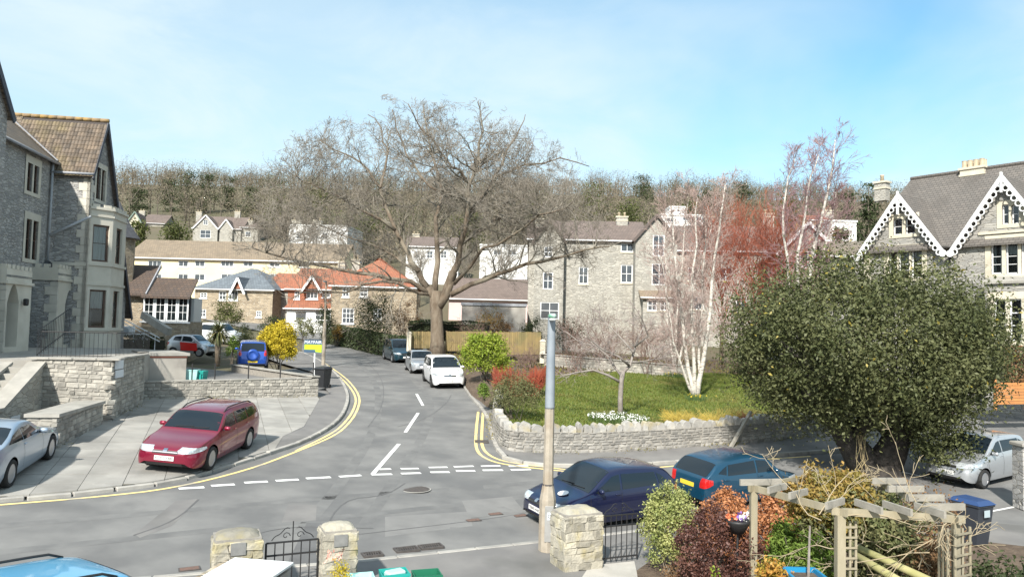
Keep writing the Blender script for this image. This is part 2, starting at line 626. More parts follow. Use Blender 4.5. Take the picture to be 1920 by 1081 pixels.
# kerb lines, read from the photograph and laid on the ground
KL = P([(-90, 953), (0, 941), (100, 935), (200, 923), (320, 908), (408, 884), (514, 851), (570, 832), (619, 806), (645, 782), (656, 752), (653, 735), (642, 714), (622, 692), (600, 676)])
KL = chaikin(KL, 2)
t_ = KL[-1] - KL[-2]; t_ /= np.linalg.norm(t_)
KL += [KL[-1] + t_ * 5 + np.array([-.6, 0]), KL[-1] + t_ * 12 + np.array([-3.2, -.8])]
KR = P([(870, 729), (882, 748), (899, 765), (913, 787), (917, 812), (926, 840), (944, 861), (977, 870), (1037, 877), (1248, 871), (1500, 852), (1720, 839)])
KR = [KR[0] + np.array([-.7, 6.0])] + chaikin(KR, 2)
KN = [np.array(a) for a in ((-16.5, 8.8), (-2.86, 15.23), (.63, 17.22), (3.5, 18.7), (9.0, 21.2))]
road_poly = [(-45, 6), (-16, 6), (22, 14), (48, 20), (48, 60), (20, 46), (2, 40), (-2, 62), (-12, 84), (-34, 96), (-48, 92), (-20, 72), (-14, 50), (-20, 30), (-45, 22)]
struct('road', drape_mb(road_poly, 0.0, step=1.2), M_asph, True, 'grey asphalt road junction with worn tyre tracks', None)

def marking(pa, pb, w, name='road_marking', m=M_white, off=.008, parent=None):
    a, b = gp(*pa)[:2], gp(*pb)[:2]
    o = struct(name, strip_mb([a, b], -w / 2, w / 2, off), m)
    return o
for x0, x1, y in ((335, 383, 914.5), (396, 440, 909), (458, 502, 903.5), (517, 560, 899.5), (574, 620, 895.3), (636, 677, 891.7), (696, 735, 888.8), (752, 789, 887), (807, 843, 884.7), (855, 891, 882.4), (905, 943, 881), (958, 995, 880)):
    s_ = -.06 if x1 < 690 else -.02
    marking((x0, y + (x1 - x0) * -s_ / 2), (x1, y - (x1 - x0) * -s_ / 2), .17)
for x0, x1, y in ((711, 733, 879), (751, 785, 878), (804, 839, 875.5), (851, 888, 874), (902, 938, 873), (954, 990, 873)):
    marking((x0, y + .4), (x1, y - .4), .15)
for a, b in (((699, 888), (748, 832)), ((760, 810), (784, 774)), ((793, 760), (781, 738))):
    marking(a, b, .13)
def yline(path_px, w=.10):
    return strip_mb(chaikin(P(path_px), 2), -w / 2, w / 2, .008, step=.5)
struct('yellow_line', yline([(0, 946), (180, 932), (321, 916), (461, 882), (549, 849), (623, 819), (648, 801), (671, 770), (676, 742), (651, 710), (612, 682), (600, 676)]), M_yel)
struct('yellow_line', yline([(555, 845), (618, 815), (642, 798), (664, 768), (669, 743), (645, 712), (606, 682)]), M_yel)
struct('yellow_line', yline([(897, 769), (892, 812), (892, 843), (908, 859), (946, 871), (1060, 883)], .11), M_yel)
struct('yellow_line', yline([(906, 769), (903, 812), (903, 838), (918, 855), (952, 867), (1060, 879.5)], .11), M_yel)
struct('yellow_line', yline([(1100, 884), (1260, 873), (1400, 863), (1520, 855)], .1), M_yel)
# patches and ironwork in the carriageway
def patch(px, m, off=.004, name='road_patch'):
    struct(name, drape_mb(P(px), off, step=.8), m)
patch([(575, 980), (622, 978), (618, 1060), (555, 1066), (540, 1052)], M_patch)
patch([(540, 945), (594, 945), (592, 975), (528, 979)], M_asph2, .003)
patch([(722, 968), (880, 958), (886, 985), (722, 1006)], M_patch2, .003)
patch([(866, 938), (960, 930), (985, 960), (880, 970)], M_patch2, .005)
patch([(330, 938), (374, 934), (322, 985), (262, 1008), (252, 1000)], M_asph2, .003)
M_track = mat('tyre_track', (.132, .132, .13), (.18, .179, .173), scale=1.5, rough=.9, bump=.3, bscale=60, bdist=.012, spec=.25)
for pts in ([(560, 1000), (640, 905), (690, 830), (712, 770), (706, 715), (668, 672)], [(680, 990), (735, 905), (800, 810), (812, 750), (775, 712)], [(0, 985), (300, 960), (700, 925), (990, 905), (1100, 893)], [(0, 1035), (330, 1000), (720, 960), (950, 935), (1120, 908)]):
    struct('tyre_track', strip_mb(chaikin(P(pts), 2), -.16, .16, .0025, step=.5), M_track)
for pts in ([(250, 1003), (330, 975), (372, 935)], [(430, 1032), (470, 1000), (560, 985), (700, 990)], [(660, 1003), (900, 975), (1000, 958)], [(600, 1010), (640, 935), (720, 930), (760, 905)], [(745, 800), (800, 785), (838, 755), (846, 740)], [(690, 800), (720, 760), (718, 710), (690, 680)]):
    struct('road_crack', strip_mb(chaikin(P(pts), 2), -.02, .02, .007, step=.3), M_patch)
mh = gp(780, 917)
e = empty('manhole_cover', mh, 0, 'round dark iron manhole cover in the road by the give-way line', 'manhole cover')
part(e, 'rim', MB().lathe([(.42, 0), (.42, .010), (.38, .010)], n=28), M_kerb, world=False)
cov = part(e, 'cover', MB().lathe([(.385, 0), (.385, .014), (.0, .014)], n=28), M_iron, world=False)
mb = MB()
for i in range(-5, 6):
    L_ = math.sqrt(.34 ** 2 - (i * .06) ** 2)
    mb.box((0, i * .06, .0165), (2 * L_, .025, .006))
part(cov, 'tread_pattern', mb, M_iron, world=False)
M_rust = mat('rusty_cover', (.17, .10, .075), (.12, .08, .065), scale=15, rough=.85)
for pc, lab in (((887, 975), 'small rusty valve cover in the road, left of the pair near the kerb'), ((928, 963), 'small rusty valve cover in the road, right of the pair near the kerb'), ((976, 966), 'small rusty valve cover beside the front bumper of the dark blue car'), ((355, 1066), 'small rusty cover in the road by the leftmost gate pillar')):
    c = gp(*pc)
    e = empty('valve_cover', c, rad(28), lab, 'drain cover', 'small covers in the road')
    part(e, 'frame', MB().box((0, 0, .006), (.38, .22, .014)), M_iron, world=False)
    part(e, 'lid', MB().box((0, 0, .009), (.33, .17, .014)), M_rust, world=False)
def grate(pxc, L_, D_, rz, lab, nbar):
    c = gp(*pxc)
    e = empty('drain_grate', c, rz, lab, 'drain', 'gutter grates at the near kerb')
    mb = MB()
    for sx in (-1, 1):
        mb.box((sx * (L_ / 2 - .02), 0, .02), (.04, D_, .05))
        mb.box((0, sx * (D_ / 2 - .02), .0205), (L_ - .081, .04, .05))
    part(e, 'frame', mb, M_iron, world=False)
    part(e, 'pit', MB().box((0, 0, .003), (L_ - .09, D_ - .09, .012)), mat('pit_black', (.006, .006, .006), rough=1), world=False)  # flat plate; its black colour stands for the shade down the drain
    for i in range(nbar):
        part(e, 'bar', MB().bar((-L_ / 2 + .06 + (L_ - .12) * (i + .2) / nbar, -D_ / 2 + .04, .03), (-L_ / 2 + .06 + (L_ - .12) * (i + .75) / nbar, D_ / 2 - .04, .03), .022, .02), M_iron, world=False)
grate((762, 1031), .52, .30, rad(26), 'left half of the long slotted iron gutter grate at the near kerb', 8)
grate((808, 1025), .52, .30, rad(26), 'right half of the long slotted iron gutter grate at the near kerb', 8)
grate((698, 1040), .42, .28, rad(26), 'short slotted gutter grate beside the middle stone gate pillar', 6)
grate((903, 828), .42, .5, rad(95), 'small gutter grate on the yellow lines by the corner garden wall', 6)

# pavements and kerbs
OFFP = .10
def offset_path(path, d):
    out = []
    for i, q in enumerate(path):
        t = path[min(i + 1, len(path) - 1)] - path[max(i - 1, 0)]
        t = t / (np.linalg.norm(t) + 1e-9)
        out.append(np.array(q) + np.array([-t[1], t[0]]) * d)
    return out
def kerbs(parent, path, side, h=.11, w=.15, L_=.9):
    pts = walk(path, L_)
    me = MB().box((0, 0, 0), (L_ * .985, w, h + .12), bev=.018).mesh('kerb_stone', M_kerb)
    for (p, t) in pts:
        n = np.array([-t[1], t[0]]) * side
        c = p + n * w / 2
        z = float(g(*c))
        zs = float(g(*(c + t * L_ / 2))) - float(g(*(c - t * L_ / 2)))
        link('kerb_stone', me, parent, (c[0], c[1], z + h - (h + .12) / 2 + random.uniform(0, .006)), (0, -math.atan2(zs, L_), math.atan2(t[1], t[0])))
wallA, wallB = gp(270, 753)[:2], gp(596, 747)[:2]
S1, S2, S3 = P([(512, 852), (530, 823), (570, 804)])
# walking order of KL: left to right, then up the side road; the pavement lies on its left
KLo = offset_path(KL, .14)
k0 = min(range(len(KL)), key=lambda i: np.linalg.norm(KL[i] - np.array(S1)))
pav = [np.array(S1)] + KLo[k0 + 1:] + [KLo[-1] + np.array([-4.0, 1.0]), np.array(gp(585, 700)[:2]), wallB + np.array([.25, 1.2]), wallB + np.array([.15, -.1]), np.array(S3), np.array(S2)]
pavo = struct('pavement', drape_mb(pav, OFFP, step=.8), M_asph2, True)
kerbs(pavo, KL[k0:], 1)
fo_left = [np.array(gp(a, b)[:2]) for a, b in ((-90, 900), (50, 842))]
fore = KLo[:k0 + 1] + [np.array(S1) + np.array([.01, -.01]), np.array(S2), np.array(S3), wallB + np.array([.15, -.1]), wallB, wallA, np.array(gp(205, 788)[:2]), np.array(gp(112, 838)[:2]), np.array(gp(50, 842)[:2]), np.array(gp(-90, 862)[:2])]
fore = [np.array(q, float) for q in fore]
bed = struct('forecourt_paving', drape_mb(fore, OFFP - .005, step=.9), M_joint, True)
kerbs(bed, KL[:k0 + 1], 1, h=.085)
def clip_poly(subj, a, b):
    """keep the part of subj left of a->b"""
    out = []
    for i in range(len(subj)):
        p, q = subj[i], subj[(i + 1) % len(subj)]
        sp_ = (b[0] - a[0]) * (p[1] - a[1]) - (b[1] - a[1]) * (p[0] - a[0])
        sq_ = (b[0] - a[0]) * (q[1] - a[1]) - (b[1] - a[1]) * (q[0] - a[0])
        if sp_ >= 0: out.append(p)
        if (sp_ >= 0) != (sq_ >= 0):
            out.append(p + (q - p) * (sp_ / (sp_ - sq_)))
    return out
def area2(p):
    return .5 * sum(p[i][0] * p[(i + 1) % len(p)][1] - p[(i + 1) % len(p)][0] * p[i][1] for i in range(len(p)))
if area2(fore) < 0:
    fore = fore[::-1]
e1 = np.array([math.cos(rad(21)), math.sin(rad(21))]); e2 = np.array([-e1[1], e1[0]])
org = np.array([-12.0, 20.0]); SLAB = .92
nslab = 0
for i in range(-18, 16):
    for j in range(-8, 22):
        gpj = .007
        sh = 0.0
        q = [org + e1 * (i * SLAB + a) + e2 * (j * SLAB + sh + b) for a, b in ((gpj, .016), (SLAB - gpj, .016), (SLAB - gpj, SLAB - .016), (gpj, SLAB - .016))]
        c = sum(q) / 4
        if c[0] < -24: continue
        s_ = fore
        for k in range(4):
            s_ = clip_poly(s_, q[k], q[(k + 1) % 4])
            if len(s_) < 3: break
        if len(s_) < 3 or abs(area2(s_)) < .06: continue
        dz = random.uniform(.005, .013)
        top = [(p[0], p[1], float(g(*p)) + OFFP + dz) for p in s_]
        mb = MB().prism([(a, b, z - .05) for a, b, z in top][::-1], (0, 0, 0), (0, 0, .05))
        link('paving_slab', mb.mesh('paving_slab', M_slab), bed)
        nslab += 1
# right-hand pavement in front of the corner garden, and the near pavement
wall_px = [(926, 775), (924, 800), (926, 822), (940, 846), (975, 853), (1060, 853), (1180, 850), (1300, 842), (1420, 833), (1545, 822), (1700, 815)]
GW = chaikin([lp_ for lp_ in P(wall_px)], 1)
KRo = offset_path(KR, .14)
pr = struct('pavement', drape_mb([*KRo[4:], *[q + np.array([.12, .12]) for q in GW[::-1]], GW[0] + np.array([-.4, 1.2])], OFFP, step=.8), M_asph2, True)
kerbs(pr, KR, 1)
KNo = offset_path(KN, -.14)
pn = struct('pavement', drape_mb([*KNo[::-1], (-17, 5.5), (-5, 5.0), (10, 5.0), (14, 19)], OFFP, step=.9), M_asph2, True)
kerbs(pn, KN, -1)

# stones -----------------------------------------------------------------
def stone_mesh(name, m, seed, rough_=.10, pillow=.2):
    r = random.Random(seed)
    mb = MB()
    j = lambda a: r.uniform(-a, a)
    ring = [(-.5, -.5), (.5, -.5), (.5, .5), (-.5, .5)]
    vs_ = [(x, .5, z) for x, z in ring] + [(x + j(rough_) * .6, -.32 + j(.08), z + j(rough_) * .6) for x, z in ring] + [(x * (1 - pillow) + j(rough_), -.5 + j(.1), z * (1 - pillow * 1.3) + j(rough_)) for x, z in ring]
    fs = [(8, 9, 10, 11)] + [(i, (i + 1) % 4, (i + 1) % 4 + 4, i + 4) for i in range(4)] + [(i + 4, (i + 1) % 4 + 4, (i + 1) % 4 + 8, i + 8) for i in range(4)]
    return mb.add(vs_, fs).mesh(name, m)
ST = [stone_mesh('stone', M_stone, 40 + i) for i in range(7)]
STL = [stone_mesh('stone', M_stonel, 60 + i) for i in range(7)]
def stone_wall(name, lab, path, zb, zt, thick, hs=(.12, .2), ws=(.2, .5), meshes=ST, coping='slab', cat='wall', side=-1, group=None, limit=300, mcore=None, cope_w=.08, cope_h=.07, ends=True):
    """path: 2-D points of the front face; zb/zt: height functions of (x,y); side -1: the front looks to the right of the walking direction"""
    path = [np.array(p[:2], float) for p in path]
    c0 = path[0]
    e = empty(name, (c0[0], c0[1], float(zb(*c0))), 0, lab, cat, group)
    d = densify(path, .6, False)
    mb = MB()
    rows = []
    for i, q in enumerate(d):
        t = d[min(i + 1, len(d) - 1)] - d[max(i - 1, 0)]
        t = t / np.linalg.norm(t)
        n = np.array([-t[1], t[0]]) * side
        a, b = q - n * .006, q - n * thick
        rows.append([(a[0], a[1], zb(*q) - .3), (a[0], a[1], zt(*q)), (b[0], b[1], zt(*q)), (b[0], b[1], zb(*q) - .3)])
    for r_ in rows:
        mb.v += [tuple(map(float, p)) for p in r_]
    for i in range(len(rows) - 1):
        for k in range(4):
            kk = (k + 1) % 4
            f = (4 * i + k, 4 * i + kk, 4 * i + 4 + kk, 4 * i + 4 + k)
            mb.f.append(f if side > 0 else f[::-1])
    mb.f.append((0, 1, 2, 3)); mb.f.append(tuple(4 * (len(rows) - 1) + k for k in (3, 2, 1, 0)))
    part(e, 'core', mb, mcore or M_mort)
    fine = densify(path, .05, False)
    L_ = .05 * (len(fine) - 1)
    hmax = max(zt(*q) - zb(*q) for q in d)
    z = 0.0
    cnt = 0
    extra = MB()
    while z < hmax - .05:
        ch = random.uniform(*hs)
        s_ = random.uniform(-.2, 0)
        while s_ < L_:
            w = random.uniform(*ws)
            a, b = max(s_, 0), min(s_ + w, L_)
            s_ += w
            if b - a < .08: continue
            i = int((a + b) / 2 / .05)
            i = min(max(i, 1), len(fine) - 2)
            q = fine[i]
            t = fine[i + 1] - fine[i - 1]; t /= np.linalg.norm(t)
            n = np.array([-t[1], t[0]]) * side
            zb_, zt_ = float(zb(*q)), float(zt(*q))
            h_ = min(ch, zt_ - zb_ - z)
            if h_ < .05: continue
            zc = zb_ + z + h_ / 2
            cnt += 1
            dep = .14
            c = q - n * (dep / 2 - .006 - random.uniform(0, .022))
            slope = math.atan2(float(zb(*fine[i + 1]) - zb(*fine[i - 1])), np.linalg.norm(fine[i + 1] - fine[i - 1]))
            rz = math.atan2(t[1], t[0]) + (0 if side < 0 else PI)
            o = link('stone', random.choice(meshes), e, (c[0] - c0[0], c[1] - c0[1], zc - e.location.z), (0, (-slope if side < 0 else slope) + random.gauss(0, .03), rz))
            o.scale = (b - a - .018, dep, h_ - .016)
            if cnt > limit:
                bpy.data.objects.remove(o)
                m_ = Matrix.Rotation(rz, 3, 'Z')
                mm = random.choice(meshes); sc3 = (b - a - .018, dep, h_ - .016)
                extra.add([m_ @ Vector((v.co.x * sc3[0], v.co.y * sc3[1], v.co.z * sc3[2])) + Vector((c[0], c[1], zc)) for v in mm.vertices], [tuple(p_.vertices) for p_ in mm.polygons])
        z += ch
    if extra.v:
        part(e, 'stone_facing', extra, meshes[0].materials[0], kind='stuff')
    if coping == 'slab':
        pts = walk(path, .75)
        for (p, t) in pts:
            n = np.array([-t[1], t[0]]) * side
            c = p - n * (thick / 2)
            zs = float(zt(*(c + t * .37)) - zt(*(c - t * .37)))
            o = link('coping', COPE_ME, e, (c[0] - c0[0], c[1] - c0[1], float(zt(*p)) + cope_h / 2 - e.location.z), (0, -math.atan2(zs, .75), math.atan2(t[1], t[0])))
            o.scale = (.745, thick + cope_w * 2, cope_h)
    elif coping == 'upright':
        s_ = 0.0
        while s_ < L_ - .1:
            w = random.uniform(.2, .46)
            i = min(int((s_ + w / 2) / .05), len(fine) - 2)
            q = fine[max(i, 1)]
            t = fine[max(i, 1) + 1] - fine[max(i, 1) - 1]; t /= np.linalg.norm(t)
            n = np.array([-t[1], t[0]]) * side
            hh = random.uniform(.2, .40)
            c = q - n * (thick / 2 + random.uniform(-.03, .03))
            o = link('coping_stone', random.choice(UPR), e, (c[0] - c0[0], c[1] - c0[1], float(zt(*q)) - .03 - e.location.z), (rad(random.uniform(-4, 4)), rad(random.uniform(-5, 5)), math.atan2(t[1], t[0])))
            o.scale = (w - .02, thick * random.uniform(.8, 1.0), hh)
            s_ += w
    return e
COPE_ME = MB().box((0, 0, 0), (1, 1, 1), bev=.06).mesh('coping', M_cope)
def upright_mesh(seed):
    r = random.Random(seed)
    mb = MB()
    prof = [(-.5, 0), (.5, 0), (.5, .55 + r.uniform(-.08, .1)), (.34 + r.uniform(-.08, .06), .86 + r.uniform(-.08, .05)), (r.uniform(-.12, .12), 1.0), (-.36 + r.uniform(-.06, .08), .84 + r.uniform(-.1, .06)), (-.5, .5 + r.uniform(-.1, .1))]
    n = len(prof)
    fr = [(x * .9, -.5 + .06 * r.random(), z * .97) for x, z in prof]
    mi = [(x, -.36, z) for x, z in prof]; mk_ = [(x, .36, z) for x, z in prof]
    bk = [(x * .9, .5 - .06 * r.random(), z * .97) for x, z in prof]
    fs = [tuple(range(n))] + [(a * n + i, a * n + (i + 1) % n, (a + 1) * n + (i + 1) % n, (a + 1) * n + i)[::-1] for a in range(3) for i in range(n)] + [tuple(range(4 * n - 1, 3 * n - 1, -1))]
    return mb.add(fr + mi + mk_ + bk, fs).mesh('coping_stone', M_copes)
UPR = [upright_mesh(i) for i in range(8)]

# corner garden: lawn, beds, boundary wall
def zwall_top(x, y):
    return float(g(x, y)) + .80
stone_wall('garden_wall', 'low grey rubble wall with upright coping stones round the corner lawn', GW, lambda x, y: float(g(x, y)) + OFFP - .03, zwall_top, .38, (.075, .15), (.13, .36), ST, 'upright', side=-1)
GWi = offset_path(GW, .2)
back_l = [np.array(q[:2]) for q in (lp(872, 668), lp(840, 655))]
lawn_poly = [GWi[0] + np.array([.05, .3])] + GWi[2:] + [np.array([26, 42]), np.array([24, 62]), np.array([2, 62]), np.array([-7.5, 63]), np.array([-6.4, 58]), np.array([-1.8, 46])]
struct('garden_ground', drape_mb(lawn_poly, 0.0, h=gg, step=1.0), M_soil, True, 'bare brown bed around the corner lawn')
lawn_px = [(945, 812), (1000, 812), (1100, 806), (1250, 803), (1420, 795), (1560, 770), (1500, 715), (1400, 702), (1200, 697), (1060, 700), (985, 720), (935, 780)]
LP = chaikin([lp(a, b)[:2] for a, b in lawn_px + lawn_px[:1]], 1)[:-1]
struct('lawn', drape_mb(LP, .03, h=gg, step=.8), M_lawn, True, 'mossy green lawn of the corner garden')
# bank between the side road and the garden
bank = MB()
bk = densify([KR[0] + np.array([-3.8, 16]), KR[0] + np.array([-.3, 4]), KR[1], KR[6], GW[0]], .8, False)
bi = [q + np.array([1.1, .25]) for q in bk]
for q, r_ in zip(bk, bi):
    bank.v += [(q[0] + .05, q[1], float(g(*q)) - .05), (q[0] + .15, q[1], float(g(*q)) + .35), (r_[0], r_[1], float(gg(*r_)) + .02)]
for i in range(len(bk) - 1):
    for k in range(2):
        bank.f.append((3 * i + k, 3 * i + k + 1, 3 * i + 4 + k, 3 * i + 3 + k))
struct('garden_bank', bank, M_soil, True)
# ================================================================== CARS
def pchip(xs, ys):
    xs, ys = np.array(xs, float), np.array(ys, float)
    h = np.diff(xs); d = np.diff(ys) / h
    m = np.zeros(len(xs)); m[0], m[-1] = d[0], d[-1]
    for i in range(1, len(xs) - 1):
        if d[i - 1] * d[i] > 0:
            w1, w2 = 2 * h[i] + h[i - 1], h[i] + 2 * h[i - 1]
            m[i] = (w1 + w2) / (w1 / d[i - 1] + w2 / d[i])
    def f(x):
        x = min(max(x, xs[0]), xs[-1])
        i = min(max(int(np.searchsorted(xs, x)) - 1, 0), len(xs) - 2)
        t = (x - xs[i]) / h[i]
        return float((2 * t ** 3 - 3 * t * t + 1) * ys[i] + (t ** 3 - 2 * t * t + t) * h[i] * m[i] + (-2 * t ** 3 + 3 * t * t) * ys[i + 1] + (t ** 3 - t * t) * h[i] * m[i + 1])
    return f
M_cglass = mat('car_glass', (.010, .016, .022), rough=.02, spec=.5)
M_tyre = mat('tyre', (.018, .018, .018), rough=.85)
M_rim = mat('alloy_rim', (.48, .48, .49), rough=.35, metal=.75)
M_trim = mat('black_trim', (.02, .02, .021), rough=.55)
M_lamp = mat('headlamp', (.62, .66, .68), (.40, .44, .47), scale=14, rough=.1, metal=.35, coat=1.0)
M_tail = mat('tail_lamp', (.42, .012, .012), rough=.12, coat=1.0)
M_amber = mat('indicator_lamp', (.75, .25, .02), rough=.15, coat=1.0)
M_platew = mat('white_number_plate', (.75, .75, .72), rough=.4)
M_platey = mat('yellow_number_plate', (.75, .55, .05), rough=.4)
M_chrome = mat('chrome', (.7, .7, .72), rough=.12, metal=1.0)
M_ink = mat('black_lettering', (.01, .01, .01), rough=.6)
def paint(name, c, metal=.25, rough=.32, flake=None):
    return mat('paint_' + name, c, flake, scale=2, rough=rough, metal=metal, coat=1.0, coords='obj')
TXT = {}
def text_mb(s, size, depth=.004):
    """lettering as mesh in the XZ plane facing -Y, centred"""
    cu = bpy.data.curves.new('lettering', 'FONT')
    cu.body = s; cu.size = size; cu.align_x = 'CENTER'; cu.align_y = 'CENTER'
    cu.extrude = depth / 2; cu.resolution_u = 2
    o = bpy.data.objects.new('lettering', cu)
    COL.objects.link(o)
    me = bpy.data.meshes.new_from_object(o)
    mb = MB()
    mb.add([(v.co.x, -v.co.z, v.co.y) for v in me.vertices], [tuple(p.vertices) for p in me.polygons])
    bpy.data.objects.remove(o)
    return mb
def xform(mb, m, t=(0, 0, 0)):
    out = MB()
    out.v = [tuple(m @ Vector(v) + Vector(t)) for v in mb.v]
    out.f = list(mb.f)
    return out

def car(name, lab, loc, heading, S, pm, plate_f=None, plate_r=None, cat='car', rim='five', group='parked cars', pitch=0.0, roll=0.0, badge=True):
    """local +X is the car's nose (x=0 at the front bumper is mapped to +L/2), +Y its left side"""
    L_, Wd, H, wb, fo = S['L'], S['W'], S['H'], S['wb'], S['fo']
    R_ = S.get('R', .31); clr = S.get('clr', .19)
    top = pchip(*zip(*S['top'])); belt = pchip(*zip(*S['belt']))
    wpl = pchip(*zip(*S.get('plan', [(0, .60), (.05, .74), (.18, .88), (.5, .97), (1.0, 1.0), (L_ - 1.0, 1.0), (L_ - .45, .97), (L_ - .15, .90), (L_ - .03, .80), (L_, .70)])))
    zbot = pchip([0, .06, .3, L_ - .35, L_ - .08, L_], [.34, .25, clr, clr, .28, .38])
    rw = S.get('rw', .77)
    e = empty(name, loc, heading, lab, cat, group)
    e.rotation_euler = (roll, pitch, heading)
    xw = (fo, fo + wb)
    RA = R_ + S.get('arch', .065)
    def zlow(x):
        z = zbot(x)
        for c in xw:
            if abs(x - c) < RA:
                z = max(z, R_ + math.sqrt(RA * RA - (x - c) ** 2) * .98)
        return z
    def side_y(x, z):
        """half width at height z"""
        w = wpl(x) * Wd / 2; b = belt(x); zt = top(x)
        b = min(b, zt - .03)
        if z >= b:
            fr = (z - b) / max(H - .09 - b, .3)
            return w * (.925 - (.925 - rw) * min(max(fr, 0), 1) ** 1.15)
        fr = (z - clr) / max(b - clr, .1)
        return w * float(np.interp(fr, [0, .12, .35, .62, .88, 1.0], [.93, .975, .995, 1.0, .965, .925]))
    def ring(x):
        zl = zlow(x); zt = top(x); b = min(belt(x), zt - .03)
        zl = min(zl, b - .04)
        r = []
        for k in range(9):
            z = zl + (b - zl) * k / 8
            r.append((side_y(x, z), z))
        gh = zt - b
        ze = zt - min(.075, gh * .35)
        for k in range(1, 6):
            z = b + (ze - b) * k / 5
            r.append((side_y(x, z), z))
        yr = r[-1][0]
        for a, bz in ((.965, .35), (.90, .62), (.80, .80), (.6, .93), (.3, .985), (0, 1.0)):
            r.append((yr * a, ze + (zt - ze) * bz))
        return r
    xs = set([0, .015, .04, .08, .13, .2, .28, L_ - .015, L_ - .04, L_ - .08, L_ - .13, L_ - .2, L_])
    xs |= set(np.round(np.linspace(.3, L_ - .25, int(L_ / .09)), 3))
    for c in xw:
        xs |= set(np.round([c + RA * math.cos(a) * 1.001 for a in np.linspace(0, PI, 19)], 3))
    xs = sorted(x for x in xs if 0 <= x <= L_)
    xs = [x for i, x in enumerate(xs) if i == 0 or x - xs[i - 1] > .006]
    body = MB()
    rings = []
    for x in xs:
        r = ring(x)
        full = [(y, z) for y, z in r] + [(-y, z) for y, z in r[-2::-1]]
        rings.append(len(body.v))
        body.v += [(L_ / 2 - x, y, z) for y, z in full]
    n = len(full)
    for i in range(len(xs) - 1):
        for k in range(n - 1):
            a, b = rings[i] + k, rings[i + 1] + k
            body.f.append((a, a + 1, b + 1, b))
    body.f.append(tuple(rings[0] + k for k in range(n - 1, -1, -1)))
    body.f.append(tuple(rings[-1] + k for k in range(n)))
    bo = part(e, 'body', body, pm, True, world=False)
    # dark underside
    ub = MB().box((0, 0, .33), (L_ - .35, Wd * .80, .22))
    for c in xw:
        ub.box((L_ / 2 - c, 0, .50), (RA * 2 - .02, Wd * .80, .28))
    part(e, 'underbody', ub, M_trim, world=False)
    def topz(x, y):
        zt = top(x); b = min(belt(x), zt - .03); gh = zt - b
        ze = zt - min(.075, gh * .35); yr = side_y(x, ze)
        a = min(abs(y) / max(yr, .01), 1)
        return ze + (zt - ze) * float(np.interp(a, [0, .3, .6, .8, .9, .965, 1], [1, .985, .93, .8, .62, .35, 0])), yr
    def top_patch(nm, x0, x1, ins, m, ny=10, nx=10, parent=e, off=.006, y0=-1, y1=1, ins1=None):
        mb = MB()
        ins1 = ins if ins1 is None else ins1
        for i in range(nx + 1):
            x = x0 + (x1 - x0) * i / nx
            ii_ = ins + (ins1 - ins) * i / nx
            _, yr = topz(x, 0)
            for k in range(ny + 1):
                y = (y0 + (y1 - y0) * k / ny) * (yr - ii_)
                z, _ = topz(x, y)
                dzdx = (topz(x + .02, y)[0] - topz(x - .02, y)[0]) / .04
                nn = math.sqrt(1 + dzdx * dzdx)
                mb.v.append((L_ / 2 - x + off * dzdx / nn, y, z + off / nn))
        for i in range(nx):
            for k in range(ny):
                a = i * (ny + 1) + k
                mb.f.append((a, a + 1, a + ny + 2, a + ny + 1))
        return part(parent, nm, mb, m, True, world=False)
    def side_patch(nm, quad, m, s_, parent=e, off=.006, nx=8, nz=4):
        """quad: four (x,z) corners, lower front, lower rear, upper rear, upper front"""
        mb = MB()
        q = [np.array(p, float) for p in quad]
        for i in range(nx + 1):
            for k in range(nz + 1):
                a, b = i / nx, k / nz
                p = (q[0] * (1 - a) + q[1] * a) * (1 - b) + (q[3] * (1 - a) + q[2] * a) * b
                mb.v.append((L_ / 2 - p[0], s_ * (side_y(p[0], p[1]) + off), p[1]))
        for i in range(nx):
            for k in range(nz):
                a = i * (nz + 1) + k
                f = (a, a + nz + 1, a + nz + 2, a + 1)
                mb.f.append(f if s_ < 0 else f[::-1])
        return part(parent, nm, mb, m, True, world=False)
    # glazing
    ws = S['ws']; rwd = S['rear']
    wsc = top_patch('windscreen', ws[0], ws[1], .055, M_cglass, off=.005, ins1=.05)
    mb = MB()
    for y0, y1 in ((-.45, .05), (.0, .5)):
        za, zb_ = topz(ws[0] + .03, y0)[0], topz(ws[0] + .07, y1)[0]
        mb.bar((L_ / 2 - ws[0] - .02, y0, za + .016), (L_ / 2 - ws[0] - .06, y1, zb_ + .012), .018, .014)
    part(wsc, 'wiper', mb, M_trim, world=False)
    rg = top_patch('rear_window', rwd[0], rwd[1], .07, M_cglass, off=.005, ins1=.09)
    for s_ in (1, -1):
        for q in S['side']:
            side_patch('side_window', q, M_cglass, s_)
        # door seams and handles
        for xa, xb in S['doors']:
            zs_ = belt(xa) - .015
            for xx in (xa, xb):
                mb = MB()
                k = 10
                for j in range(k + 1):
                    z = clr + .12 + (zs_ - clr - .12) * j / k
                    sft = 0.0
                    for c in xw:
                        if abs(xx - c) < RA + .03 and z < R_ + RA:
                            sft = math.copysign(max(0, math.sqrt(max((RA + .03) ** 2 - (z - R_) ** 2, 0)) - abs(xx - c)), xx - c)
                    for w_ in (-.005, .005):
                        mb.v.append((L_ / 2 - xx - sft + w_, s_ * (side_y(xx, z) + .003), z))
                for j in range(k):
                    f = (2 * j, 2 * j + 1, 2 * j + 3, 2 * j + 2)
                    mb.f.append(f if s_ < 0 else f[::-1])
                part(bo, 'door_seam', mb, M_trim, world=False)
            xh = xb - .12; zh = belt(xh) - .10
            part(bo, 'door_handle', MB().box((L_ / 2 - xh, s_ * (side_y(xh, zh) + .012), zh), (.17, .028, .035), bev=.01), S.get('handle', pm), world=False)
        # mirror
        xm = S['mir']; zm = belt(xm) + .06
